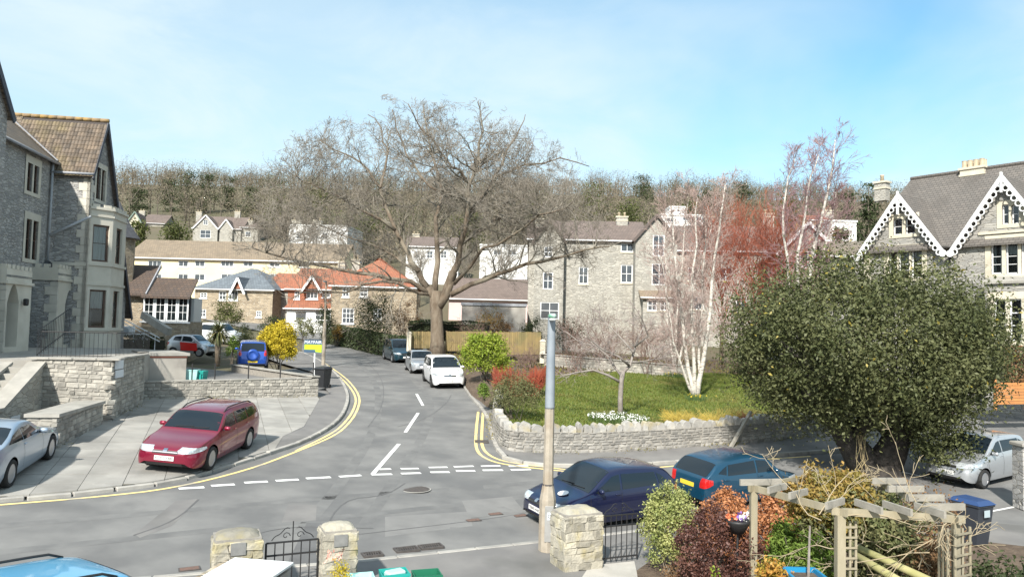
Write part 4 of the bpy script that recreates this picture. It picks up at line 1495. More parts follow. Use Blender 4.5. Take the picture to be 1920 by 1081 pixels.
def chimney(e, c, w, d, z0, z1, rz=0.0, pots=2, m=M_rubw, par=None, capm=M_dress):
    ch = part(par or e, 'chimney', MB().box((c[0], c[1], (z0 + z1) / 2), (w, d, z1 - z0), rz=rz), m)
    root = root_of(e)
    mb = MB().box((c[0], c[1], z1 + .06), (w + .16, d + .16, .13), rz=rz).box((c[0], c[1], z1 - .35), (w + .10, d + .10, .12), rz=rz)
    if par is None:
        part(ch, 'chimney_cap', mb, capm)
    for i in range(pots):
        o = (i - (pots - 1) / 2) * w / max(pots, 1)
        mbp = MB().lathe([(.13, 0), (.11, .35), (.14, .38), (.14, .45), (.10, .45)], (c[0] + o * math.cos(rz), c[1] + o * math.sin(rz), z1 + .12), 10)
        if par is None: part(ch, 'chimney_pot', mbp, M_pot, True)
    return ch

# ------------------------------------------------------------------ left gothic villa
tv = ray(700, 605); T1 = np.array([tv[0], tv[1]]); T1 /= np.linalg.norm(T1)
A0 = at_y(155, 600, 38.0)
FG = Fac(A0, T1); N1 = FG.n[:2]
lo_, hi_ = .2, 4.0
for _ in range(30):
    md = (lo_ + hi_) / 2
    if proj((A0[0] - N1[0] * md, A0[1] - N1[1] * md, 8))[0] > 90: lo_ = md
    else: hi_ = md
DEP = lo_
FR = Fac(A0[:2] - N1 * DEP, T1)                 # recessed wall
FS = Fac(A0, -N1)                                # sunlit return wall: s runs back from the corner
ZB = 2.2
def sof(F, px, py=450): return F.px(px, py)[0]
def hof(F, px, py): return F.px(px, py)[1]
v_ = empty('stone_villa', (A0[0], A0[1], ZB), 0, 'grey rubble gothic villa with pale quoins and a canted bay on the left', 'house')
eL = hof(FG, 155, 306); sA = sof(FG, 195, 230); zA = hof(FG, 195, 228); sE = 6.5; eR = zA - (zA - eL) * (sE - sA) / sA
gw = MB()
att = FG.rect(180, 316, 197, 376)
attl = (att[0], (att[0] + att[1]) / 2 - .05, att[2], att[3]); attr_ = ((att[0] + att[1]) / 2 + .05, att[1], att[2], att[3])
face_holes(gw, FG, [(0, ZB - 1), (sE, ZB - 1), (sE, eR), (sA, zA), (0, eL)], [arch_poly(*attl, 'rect'), arch_poly(*attr_, 'rect')])
face_holes(gw, FS, [(0, ZB - 1), (DEP, ZB - 1), (DEP, eL), (0, eL)], [])
FB = Fac(A0[:2] + T1 * sE, -N1)
gw.add([FB.w(0, ZB - 1), FB.w(8, ZB - 1), FB.w(8, eR), FB.w(0, eR)], [(0, 1, 2, 3)])
part(v_, 'gable_wall', gw, M_rub)
for r_ in (attl, attr_):
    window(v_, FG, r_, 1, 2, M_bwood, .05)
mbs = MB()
face_holes(mbs, FG, [(att[0] - .22, att[2] - .18), (att[1] + .22, att[2] - .18), (att[1] + .22, att[3] + .28), (att[0] - .22, att[3] + .28)], [arch_poly(*attl, 'rect'), arch_poly(*attr_, 'rect')], .14, .03)
part(v_, 'window_surround', mbs, M_pdress)
quoins(v_, FG, 0.0, 1, ZB, eL - .1, w0=.62, w1=.36, hh=.40)
quoins(v_, FS, 0.0, 1, ZB, eL - .1, w0=.50, w1=.30, hh=.40)
# recessed wall with paired lights
sR0, sR1 = sof(FR, -40), sof(FR, 90)
eRc = hof(FR, 60, 284)
rw_ = MB()
wh = []
for (x0, y0, x1, y1) in ((50, 308, 72, 361), (47, 412, 70, 486)):
    r_ = FR.rect(x0, y0, x1, y1); md = (r_[0] + r_[1]) / 2
    wh.append(((r_[0], md - .07, r_[2], r_[3]), (md + .07, r_[1], r_[2], r_[3])))
face_holes(rw_, FR, [(sR0, ZB - 1), (sR1, ZB - 1), (sR1, eRc), (sR0, eRc)], [arch_poly(*q, 'rect') for pr_ in wh for q in pr_])
part(v_, 'recessed_wall', rw_, M_rub)
for pr_ in wh:
    mbs = MB()
    a0, a1, b0, b1 = pr_[0][0], pr_[1][1], pr_[0][2], pr_[0][3]
    face_holes(mbs, FR, [(a0 - .24, b0 - .18), (a1 + .24, b0 - .18), (a1 + .24, b1 + .35), (a0 - .24, b1 + .35)], [arch_poly(*q, 'rect') for q in pr_], .14, .03)
    part(v_, 'window_surround', mbs, M_pdress)
    for q in pr_:
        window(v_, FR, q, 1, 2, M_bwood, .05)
# wing roof, tile by tile on the sunlit slope
RLEN = 7.5
OV = .25
def wr(s, z, back): return tuple(np.array(FG.w(s, z)) - np.append(N1, 0) * back)
rf = roof_slab(v_, [wr(-.25, eL - .25 * (zA - eL) / sA, -OV), wr(sA, zA, -OV), wr(sA, zA, RLEN), wr(-.25, eL - .25 * (zA - eL) / sA, RLEN)], mat('roof_batten', (.06, .05, .045), rough=.9), .1)
rf2 = roof_slab(v_, [wr(sA, zA, -OV), wr(sE + .6, eR - .6 * (zA - eL) / sA, -OV), wr(sE + .6, eR - .6 * (zA - eL) / sA, RLEN), wr(sA, zA, RLEN)], roof_mat('dark_tiles', (.16, .125, .10), (.11, .09, .08), (.04, .035, .03), tuple(N1), .25, .3))
M_tile = mat('brown_roof_tile', (.155, .118, .085), (.11, .09, .072), scale=2.5, rough=.88, rnd=.3, c3=(.17, .135, .075), s3=.7, bump=.3, bscale=25)
tile_me = MB().add([(-.5, 0, 0), (-.18, 0, .035), (.18, 0, .035), (.5, 0, 0), (-.5, 1, 0), (-.18, 1, .035), (.18, 1, .035), (.5, 1, 0), (-.5, 0, -.03), (.5, 0, -.03)],
                   [(0, 1, 5, 4), (1, 2, 6, 5), (2, 3, 7, 6), (8, 9, 3, 2), (8, 2, 1), (8, 1, 0)]).mesh('tile', M_tile)
slope = math.atan2(zA - eL, sA)
SL = math.hypot(zA - eL, sA) + .3
nr, ncx = 12, 25
tw, tl = (RLEN * .52 + OV) / ncx, SL / nr
xax = Vector((-N1[0], -N1[1], 0)); yax = (Vector((T1[0], T1[1], 0)) * math.cos(slope) + Vector((0, 0, 1)) * math.sin(slope)); zax = xax.cross(yax)
if zax.z < 0: xax = -xax; zax = xax.cross(yax)
rotm = Matrix((xax, yax, zax)).transposed()
tilt = rotm @ Matrix.Rotation(rad(-3.5), 3, 'X')
for i in range(nr):
    for k in range(ncx):
        b = -OV + tw * (k + .5)
        p0_ = Vector(wr(-.28, eL - .28 * (zA - eL) / sA, b)) + yax * (tl * i) + zax * .035
        o = link('tile', tile_me, rf, p0_ - v_.location, (tilt @ Matrix.Rotation(rad(random.uniform(-.8, .8)), 3, 'Z')).to_euler())
        o.scale = (tw * .97, tl * 1.12, 1)
mbt = MB()
mbt.add([wr(sA * q - .02, eL + (zA - eL) * q + .05, b_) for q in (-.08, 1) for b_ in (RLEN * .52, RLEN)], [(0, 1, 3, 2)])
part(rf, 'rear_tiles', mbt, roof_mat('brown_tiles', (.20, .155, .105), (.145, .118, .09), (.05, .04, .03), tuple(N1), .17, .22))
mbt = MB()
for k in range(14):
    b0 = -OV + k * .42
    mbt = MB().tube([wr(sA, zA + .05, b0), wr(sA, zA + .05, b0 + .41)], .11, 8)
    part(rf, 'ridge_tile', mbt, mat('lichen_ridge', (.34, .22, .07), (.22, .16, .10), scale=3, rough=.9), True)
part(v_, 'verge_board', MB().bar(wr(sA, zA - .12, -OV + .02), wr(sE + .62, eR - .62 * (zA - eL) / sA - .14, -OV + .02), .05, .22), mat('dark_board', (.05, .055, .07), rough=.6))
part(v_, 'verge_board', MB().bar(wr(sA, zA - .12, -OV + .02), wr(-.27, eL - .27 * (zA - eL) / sA - .14, -OV + .02), .05, .20), MATS['dark_board'])
part(v_, 'gutter', MB().tube([wr(-.3, eL - .38, -OV), wr(-.3, eL - .38, DEP)], .07, 6), M_lead, True)
# recessed-wall roof slope rising away to the left
zr2 = eRc + 3.2
q = [FR.w(sR0, eRc - .05, .25), FR.w(sR1 + .3, eRc - .05, .25), FR.w(sR1 + .3, zr2, -3.4), FR.w(sR0, zr2, -3.4)]
roof_slab(v_, q, roof_mat('brown_tiles_b', (.17, .135, .10), (.12, .10, .08), (.05, .04, .03), tuple(T1), .2, .28))
part(v_, 'gutter', MB().tube([FR.w(sR0, eRc - .1, .3), FR.w(sR1, eRc - .1, .3)], .07, 6), M_lead, True)
part(v_, 'valley_flashing', MB().bar(FR.w(sR1 - .1, eRc + .05, .3), FR.w(sR1 - .1, zr2 + .1, -3.3), .16, .05), M_lead)
part(v_, 'downpipe', MB().tube([FR.w(sR1 - .2, eRc - .1, .12), FR.w(sR1 - .2, 7.6, .12)], .06, 8), M_pipe, True)
pw = FS.px(158, 402)
part(v_, 'waste_pipe', MB().tube([FR.w(sR1 - .25, hof(FR, 84, 440), .15), FG.w(.05, hof(FG, 158, 402), .12)], .07, 8), M_pipe, True)
part(v_, 'string_course', fbox(MB(), FS, -.03, DEP - .05, hof(FS, 120, 497), hof(FS, 120, 497) + .16, -.02, .05), M_pdress)
# canted bay
bs = [(.3, 0), (1.135, .835), (3.27, .835), (4.1, 0)]
zb0 = ZB - .6
zP = hof(FG, 165, 384)
BF = []
for (a, o1), (b, o2) in zip(bs[:-1], bs[1:]):
    p0_, p1_ = np.array(FG.w(a, 0, o1)), np.array(FG.w(b, 0, o2))
    BF.append((Fac(p0_, (p1_ - p0_)[:2], a > 3), np.linalg.norm(p1_ - p0_)))
bayw = MB()
bh = {}
for i, (Fb, Lb) in enumerate(BF):
    hs_ = []
    for (y0, y1) in ((421, 490), (543, 614)):
        h1_, h0_ = hof(BF[0][0], 184, y0), hof(BF[0][0], 184, y1)
        if i == 1:
            w_ = .95; ss = [(Lb / 2 - w_ / 2, Lb / 2 + w_ / 2)]
        else:
            ss = [(Lb / 2 - .42, Lb / 2 + .42)]
        hs_ += [(a, b, h0_, h1_) for a, b in ss]
    bh[i] = hs_
    face_holes(bayw, Fb, [(0, zb0), (Lb, zb0), (Lb, zP), (0, zP)], [arch_poly(*q, 'rect') for q in hs_], .2)
bay = part(v_, 'bay', bayw, M_pdress)
for i, (Fb, Lb) in enumerate(BF):
    for k, q in enumerate(bh[i]):
        cu = [(.02, .98, .5, 1.0)] if k == 1 and i == 0 else ([(.04, .96, .02, .98)] if k == 0 and i == 0 else None)
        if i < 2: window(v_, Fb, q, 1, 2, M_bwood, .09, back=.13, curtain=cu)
    for hz_, hh, o in ((zP - .12, .13, .10), (hof(BF[0][0], 184, 406), .10, .06), (hof(BF[0][0], 184, 498), .14, .08), (hof(BF[0][0], 184, 535), .12, .07), (hof(BF[0][0], 184, 620), .14, .08)):
        part(bay, 'moulding', fbox(MB(), Fb, -.04, Lb + .04, hz_, hz_ + hh, -.05, o), M_pdress)
    nm_ = max(2, int(Lb / .42))
    for k in range(nm_):
        part(bay, 'merlon', fbox(MB(), Fb, Lb * (k + .15) / nm_, Lb * (k + .78) / nm_, zP, zP + .16, -.16, .02), M_pdress)
part(bay, 'bay_roof', MB().prism([FG.w(a, zP - .03, o) for a, o in bs], (0, 0, 0), (0, 0, -.06)), M_lead)
# two crenellated porches
def porch(sw, pxs, pxf, pxe, y_top, arch_px, lab):
    B = FR.w(sof(FR, pxs, 560), 0)
    lo_, hi_ = .2, 4.5
    for _ in range(30):
        md = (lo_ + hi_) / 2
        if proj((B[0] + N1[0] * md, B[1] + N1[1] * md, 5))[0] < pxf: lo_ = md
        else: hi_ = md
    Fp = Fac(np.array(B[:2]) + N1 * lo_, T1)
    Fs_ = Fac(np.array(B[:2]) + N1 * lo_, -N1)
    Lf = sof(Fp, pxe, 580)
    zt = hof(Fp, (pxf + pxe) / 2, y_top)
    ar = Fp.rect(*arch_px)
    mb = MB()
    hole = arch_poly(ar[0], ar[1], ar[2], ar[3], 'pointed')
    face_holes(mb, Fp, [(0, ZB - 1), (Lf, ZB - 1), (Lf, zt), (0, zt)], [hole], .5)
    pf_ = part(v_, 'porch', mb, M_pdress)
    mb = MB(); face_holes(mb, Fs_, [(0, ZB - 1), (lo_, ZB - 1), (lo_, zt - .6), (0, zt - .6)], [])
    part(pf_, 'porch_side_wall', mb, M_rub)
    mb = MB(); face_holes(mb, Fs_, [(0, zt - .6), (lo_, zt - .6), (lo_, zt), (0, zt)], [], o=.02)
    part(pf_, 'parapet', mb, M_pdress)
    part(pf_, 'porch_roof', MB().prism([Fp.w(0, zt - .25), Fp.w(Lf, zt - .25), Fp.w(Lf, zt - .25, -lo_), Fp.w(0, zt - .25, -lo_)], (0, 0, 0), (0, 0, -.1)), M_lead)
    quoins(v_, Fs_, 0.0, 1, ZB, zt - .7, w0=.55, w1=.32, hh=.42)
    for F_, L_ in ((Fp, Lf), (Fs_, lo_)):
        part(pf_, 'moulding', fbox(MB(), F_, -.05, L_ + .05, zt - .62, zt - .5, -.05, .09), M_pdress)
        n_ = max(3, int(L_ / .36))
        for k in range(n_):
            part(pf_, 'merlon', fbox(MB(), F_, L_ * (k + .1) / n_, L_ * (k + .72) / n_, zt, zt + .17, -.2, .02), M_pdress)
    d_ = Fp.off(-.45)
    part(pf_, 'door', MB().add([d_.w(a, b) for a, b in ((ar[0] - .1, ar[2]), (ar[1] + .1, ar[2]), (ar[1] + .1, ar[3]), (ar[0] - .1, ar[3]))], [(0, 1, 2, 3)]), mat('door_dark', (.10, .095, .10), (.14, .13, .13), scale=3, rough=.5), label=lab)
    return Fp, zt
porch(0, 58, 105, 153, 505, (121, 543, 136, 645), 'grey front door in a pointed arch')
Fp1, zt1 = porch(0, -75, 8, 57, 505, (12, 532, 34, 650), 'grey front door in a pointed arch')
part(v_, 'wall_lantern', MB().box(Fp1.w(sof(Fp1, 41, 565), hof(Fp1, 41, 566), .16), (.18, .18, .3), bev=.04), M_trim)
sd = np.array(FR.w(sof(FR, 71, 497), hof(FR, 71, 497), .5))
part(v_, 'satellite_dish', MB().lathe([(.02, .10), (.18, .07), (.32, 0), (.31, .0), (.17, .05), (.0, .08)], tuple(sd), 16, Matrix.Rotation(rad(-60), 3, 'X') @ Matrix.Rotation(rad(20), 3, 'Y')), mat('dish_grey', (.25, .28, .33), rough=.5), True)
part(v_, 'dish_bracket', MB().bar(tuple(sd), FR.w(sof(FR, 74, 500), hof(FR, 74, 502), 0), .04, .04), M_pipe)

# near wing of the neighbouring villa, cut by the left edge
FN = Fac(np.array(FR.w(0, 0)[:2]) + N1 * (DEP * .8), T1)
s1n = sof(FN, 6, 350); zn1 = hof(FN, 18, 216); zn2 = hof(FN, -60, -10)
vn = empty('stone_villa', (*FN.w(s1n, 0)[:2], ZB), 0, 'grey stone gable end cut off by the left edge of the picture', 'house')
mb = MB(); face_holes(mb, FN, [(s1n, ZB - 1), (s1n, zn1), (s1n - 4, zn1 + 4.6), (s1n - 8, zn1), (s1n - 8, ZB - 1)], [])
F3 = Fac(FN.w(s1n, 0), -N1)
mb.add([FN.w(s1n, ZB - 1), FN.w(s1n, ZB - 1, -5), FN.w(s1n, zn1, -5), FN.w(s1n, zn1)], [(0, 1, 2, 3)])
part(vn, 'gable_wall', mb, M_rub)
for sg in (1, -1):
    roof_slab(vn, [FN.w(s1n - 4, zn1 + 4.75, .2), FN.w(s1n - 4, zn1 + 4.75, -6), FN.w(s1n - 4 + sg * 4.2, zn1 - .1, -6), FN.w(s1n - 4 + sg * 4.2, zn1 - .1, .2)], MATS['brown_tiles_b'])
part(vn, 'verge_board', MB().bar(FN.w(s1n - 4, zn1 + 4.6, .2), FN.w(s1n + .2, zn1 - .25, .2), .06, .26), MATS['dark_board'])
# ------------------------------------------------------------------ retaining walls, steps and court on the left
Cw = gp(205, 789, OFFP)
FWf = Fac(Cw, N1); FWs = Fac(Cw, T1)
zTop = hof(FWf, 203, 675)
base = lambda x, y: float(g(x, y)) + OFFP - .04
Lside = sof(FWs, 268, 745)
sL = -sof(FWf, 80, 700) if sof(FWf, 80, 700) < 0 else sof(FWf, 80, 700)
stone_wall('retaining_wall', 'tall pale rubble retaining wall with a corner, below the left villa', [Cw[:2] - N1 * (sL + .2), Cw[:2], Cw[:2] + T1 * Lside], base, lambda x, y: zTop, .4, (.10, .19), (.16, .42), STL, 'slab', limit=300)
tz = zTop - .05
TP = [Cw[:2] - N1 * 14, Cw[:2] - N1 * .35 + T1 * .35, Cw[:2] - N1 * .35 + T1 * 9.5, Cw[:2] - N1 * 2.6 + T1 * 12, Cw[:2] - N1 * 14 + T1 * 12]
mb = MB().prism([(p[0], p[1], tz) for p in TP], (0, 0, 0), (0, 0, -1.8))
struct('terrace', mb, M_cope)
# stair flank walls
def flank(px_top, px_bot, L_, lab):
    s_ = sof(FWf, px_top[0], px_top[1]); z1 = hof(FWf, *px_top)
    p = np.array(FWf.w(s_, 0, 0))[:2]
    F_ = Fac(p, -T1)
    zb_ = hof(F_, *px_bot); sb = sof(F_, *px_bot)
    sb = abs(sb)
    e_ = empty('stair_wall', (p[0], p[1], float(g(*p))), 0, lab, 'wall')
    prof = [(0, -1), (0, z1), (sb, zb_), (sb + 1.5, zb_), (sb + 1.5, -1)]
    q = [(p[0] - T1[0] * a, p[1] - T1[1] * a, z) for a, z in prof]
    part(e_, 'masonry', MB().prism(q, (0, 0, 0), (-N1[0] * .4, -N1[1] * .4, 0)), M_rubw)
    up_ = (-N1[0] * .2, -N1[1] * .2, .05)
    part(e_, 'coping', MB().bar(np.array(q[1]) + up_, np.array(q[2]) + up_, .55, .1), M_cope)
    part(e_, 'coping', MB().bar(np.array(q[2]) + up_, np.array(q[3]) + up_, .55, .1), M_cope)
    return e_
fl = flank((82, 682), (3, 770), 4, 'sloping stone stair wall with pale concrete coping at the left')
fl2 = flank((20, 683), (-20, 715), 4, 'second sloping stair wall cut off by the left edge')
mb = MB()
for k in range(9):
    q = np.array(FWf.w(sof(FWf, 82, 682) - 1.6, 0))[:2] - T1 * (.2 + k * .36)
    z = tz - (k + 1) * .2
    part(fl, 'step', MB().box((q[0], q[1], z - .5), (2.2, .36, 1.0), rz=math.atan2(N1[1], N1[0])), M_cope)
# planter wall in front
pc = gp(105, 840, OFFP)
Fpl = Fac(pc, N1); Fpls = Fac(pc, T1)
zpl = hof(Fpl, 105, 781); lft = sof(Fpl, 50, 800)
Lp = min(abs(sof(Fpls, 192, 790)), 7.5)
pl_ = stone_wall('planter_wall', 'low stone planter wall with flat slab top in front of the steps', [pc[:2] - N1 * abs(lft), pc[:2], pc[:2] + T1 * Lp], base, lambda x, y: zpl, .4, (.10, .18), (.15, .4), STL, None)
a = abs(lft)
part(pl_, 'slab', MB().prism([tuple(pc[:2] + N1 * u_ + T1 * w_) + (zpl + .09,) for u_, w_ in ((-a - .06, -.08), (.07, -.08), (.07, Lp), (-a - .06, Lp))], (0, 0, 0), (0, 0, -.10)), M_cope)
# low wall along the forecourt's back, and the court above
zLow = hof(Fac(wallA, (wallB - wallA)), 430, 713)
stone_wall('forecourt_wall', 'low pale rubble wall with thin coping along the back of the forecourt', [wallA, wallB], base, lambda x, y: zLow, .35, (.09, .17), (.15, .4), STL, 'slab', cope_h=.05, cope_w=.04)
dW = (wallB - wallA) / np.linalg.norm(wallB - wallA); nW = np.array([-dW[1], dW[0]])
CP = [wallA + nW * .3 - dW * .5, wallB + nW * .3 - dW * .3, wallB + nW * 9 + dW * -1.5, wallB + nW * 22 - dW * 6, wallA + nW * 19 - dW * 6]
cm = drape_mb(CP, 0.0, h=COURT, step=2.0)
struct('parking_court', cm, M_asph2, True)
# side of the court towards the pavement
stone_wall('court_wall', 'short stone wall between the parking court and the pavement', [wallB + nW * .36, wallB + nW * 9 - dW * 1.5 + dW * .3], lambda x, y: float(g(x, y)) + OFFP - .04, lambda x, y: float(COURT(x, y)) + .35, .3, (.12, .2), (.2, .4), ST, 'slab', cope_h=.05)
# railing of black posts on the low wall
rl = empty('railing', (wallA[0], wallA[1], zLow), 0, 'black post railing standing on the low forecourt wall', 'railing')
FL = Fac(wallA, dW)
for px in (362, 405, 468, 528, 590):
    s_ = sof(FL, px, 700)
    part(rl, 'post', MB().tube([FL.w(s_, zLow + .04, -.17), FL.w(s_, zLow + .75, -.17)], .03, 6), M_trim)
part(rl, 'rail', MB().tube([FL.w(sof(FL, 362, 700), zLow + .7, -.17), FL.w(sof(FL, 590, 700), zLow + .7, -.17)], .012, 5), M_trim)
# rendered outhouse with a red brick course
ob0 = np.array(FL.w(.1, 0, -.55))[:2]
Fo = Fac(ob0, dW)
so0, so1 = sof(Fo, 272, 690), sof(Fo, 349, 690)
zo = hof(Fo, 310, 664)
ob = empty('outhouse', (ob0[0], ob0[1], zLow - .2), 0, 'small grey rendered outhouse with red brick course under its flat top', 'shed')
M_rend = mat('stained_render', (.30, .28, .25), (.38, .36, .32), scale=1.5, rough=.92, bump=.2, bscale=20, c3=(.22, .2, .18), s3=.8)
part(ob, 'wall', fbox(MB(), Fo, so0, so1, zLow - .3, zo - .14, -3.0, 0), M_rend)
part(ob, 'brick_course', fbox(MB(), Fo, so0 - .02, so1 + .02, zo - .14, zo - .06, -3.02, .03), mat('red_brick', (.32, .12, .075), (.26, .10, .07), scale=20, rough=.9))
part(ob, 'flat_roof', fbox(MB(), Fo, so0 - .05, so1 + .12, zo - .06, zo + .06, -3.05, .08), M_cope)
# notice on the retaining wall
nt = empty('wall_sign', FWs.w(sof(FWs, 217, 700), hof(FWs, 217, 700), .03), 0, 'white two-panel notice fixed to the shaded retaining wall', 'sign')
for y0, y1 in ((673, 691), (693, 707)):
    r_ = FWs.rect(214, y0, 229, y1)
    part(nt, 'panel', fbox(MB(), FWs, r_[0], r_[1], r_[2], r_[3], .02, .05), mat('sign_white', (.62, .66, .70), (.55, .6, .64), scale=8, rough=.5))
ps = Fac(np.array(FWf.w(sof(FWf, 82, 682), 0))[:2], -T1)
nt2 = empty('wall_sign', ps.w(sof(ps, 27, 785), hof(ps, 27, 785), .03), 0, 'small white notice low on the stair wall beside the silver blue car', 'sign')
r_ = ps.rect(19, 779, 35, 790)
part(nt2, 'panel', fbox(MB(), ps, r_[0], r_[1], r_[2], r_[3], .01, .04), MATS['sign_white'])
# white railings in front of the villa doors
def iron_railing(name, lab, pts, z0f, h, m=M_trim, sp_=.14):
    e_ = empty(name, (pts[0][0], pts[0][1], z0f(0)), 0, lab, 'railing')
    pts = [np.array(p[:2], float) for p in pts]
    L_ = sum(np.linalg.norm(b - a) for a, b in zip(pts[:-1], pts[1:]))
    w_ = walk(pts, sp_)
    tot = len(w_) - 1
    for hh in (.08, h):
        part(e_, 'rail', MB().tube([(p[0], p[1], z0f(i / tot) + hh) for i, (p, t) in enumerate(w_)], .018, 5), m)
    for i, (p, t) in enumerate(w_):
        part(e_, 'bar', MB().tube([(p[0], p[1], z0f(i / tot) - .02), (p[0], p[1], z0f(i / tot) + h)], .009, 4), m)
    return e_
q0 = np.array(Fp1.w(0, 0, 1.2))[:2]
iron_railing('iron_railing', 'thin dark iron railing along the terrace below the villa bay', [Cw[:2] - N1 * 3.2 + T1 * 2.2, Cw[:2] - N1 * .6 + T1 * 2.2, Cw[:2] - N1 * .6 + T1 * 6.5], lambda a: tz, .95)
ir = iron_railing('iron_railing', 'thin dark iron stair railing beside the left villa doorway', [Cw[:2] - N1 * 3.3 + T1 * 2.2, Cw[:2] - N1 * 3.3 + T1 * 5.2], lambda a: tz + .9 * a, .95)

# ------------------------------------------------------------------ annex with a white sunroom behind the villa
YA = 51.0
Fx = Fac(at_y(228, 560, YA), N1)
an = empty('annex', (*Fx.p[:2], 2.4), 0, 'low annex with brown tiled roofs and a white arched sunroom window', 'house')
rA = Fx.rect(228, 553, 270, 640); rB = Fx.rect(268, 556, 356, 640)
part(an, 'wall', fbox(MB(), Fx, rA[0], rA[1], 1.5, rA[3], -5, 0), M_brown)
conb = hof(Fx, 310, 602); cont = hof(Fx, 310, 556)
part(an, 'plinth', fbox(MB(), Fx, rB[0], rB[1], 1.5, conb, -4, .3), M_brown)
part(an, 'side_wall', fbox(MB(), Fx, rB[0] + .1, rB[1] - .1, conb, cont, -4, -1.5), M_whiter)
n4 = 4
Fc = Fx.off(.3)
for i in range(n4):
    a = rB[0] + .05 + (rB[1] - rB[0] - .1) * i / n4; b = rB[0] + .05 + (rB[1] - rB[0] - .1) * (i + 1) / n4
    window(an, Fc, (a + .01, b - .01, conb, cont), 2, 3, M_wwood, .10, back=.05, curtain=[(.04, .96, .02, .66)], splits=[0, .36, .68, 1])
part(an, 'sill', fbox(MB(), Fc, rB[0] - .1, rB[1] + .1, conb - .12, conb - .005, -.05, .1), M_wwood)
def slope_roof(e_, F_, s0, s1, h0, h1, o0, o1, m, th=.14, hip0=0, hip1=0):
    return roof_slab(e_, [F_.w(s0, h0, o0), F_.w(s1, h0, o0), F_.w(s1 - hip1, h1, o1), F_.w(s0 + hip0, h1, o1)], m, th)
M_brt = roof_mat('dark_brown_tiles', (.11, .075, .055), (.08, .06, .05), (.035, .03, .025), tuple(N1), .17, .25)
r1 = Fx.rect(228, 505, 279, 551); r2 = Fx.rect(270, 528, 358, 556)
slope_roof(an, Fx, r1[0] - .4, r1[1], r1[2], r1[3] + .5, .5, -2.8, M_brt)
slope_roof(an, Fx, r2[0], r2[1] + .1, r2[2], r2[3] + .35, .65, -1.6, M_brt)
part(an, 'verge_board', MB().bar(Fx.w(r1[1], r1[2] - .05, .5), Fx.w(r1[1], r1[3] + .5, -2.8), .08, .25), M_lead)
for k, (x, y) in enumerate(((240, 620), (265, 634))):
    q = at_y(x, y, 47.5)
    e_ = empty('air_conditioner', (q[0], q[1], q[2] - .3), 0, ('upper' if k == 0 else 'lower') + ' white air conditioning unit under the white stair rail', 'air conditioner', 'air conditioning units')
    part(e_, 'case', MB().box((q[0], q[1], q[2]), (.75, .35, .6), bev=.03), M_wwood)
    part(e_, 'fan_grille', MB().lathe([(.22, 0), (.22, .02), (.05, .03)], (q[0] - .08, q[1] - .18, q[2]), 16, Matrix.Rotation(rad(90), 3, 'X')), M_pipe)
sr = empty('stair_rail', at_y(228, 640, 46.5), 0, 'white metal handrails of the outside stair beside the annex', 'railing')
for off_ in (0, 7):
    a, b = at_y(228, 596 + off_, 46.5), at_y(299, 633 + off_, 45.2)
    part(sr, 'handrail', MB().tube([a, b], .03, 6), M_wwood)
for k in range(4):
    a = at_y(231 + 20 * k, 598 + 10.6 * k, 46.5 - .36 * k)
    part(sr, 'post', MB().tube([a, a - np.array([0, 0, 1.1])], .025, 5), M_wwood)
a, b = at_y(268, 590, 49), at_y(318, 622, 47.4)
part(sr, 'concrete_stair_wall', MB().bar(a, b, .3, .45), M_cope)
# far turret roof at the villa's right edge
tq = at_y(236, 450, 52)
e_ = empty('turret', (tq[0], tq[1], 2.5), 0, 'dark roofed corner turret peeping out behind the left villa', 'house')
part(e_, 'wall', MB().lathe([(1.2, 2.2), (1.2, tq[2] + .2)], (tq[0] - .6, tq[1], 0), 8), M_brown)
part(e_, 'roof', MB().lathe([(1.6, 0), (.9, .9), (.05, 2.6)], (tq[0] - .6, tq[1], tq[2] + .1), 8), mat('slate_dark', (.05, .05, .055), (.08, .08, .085), scale=5, rough=.6))
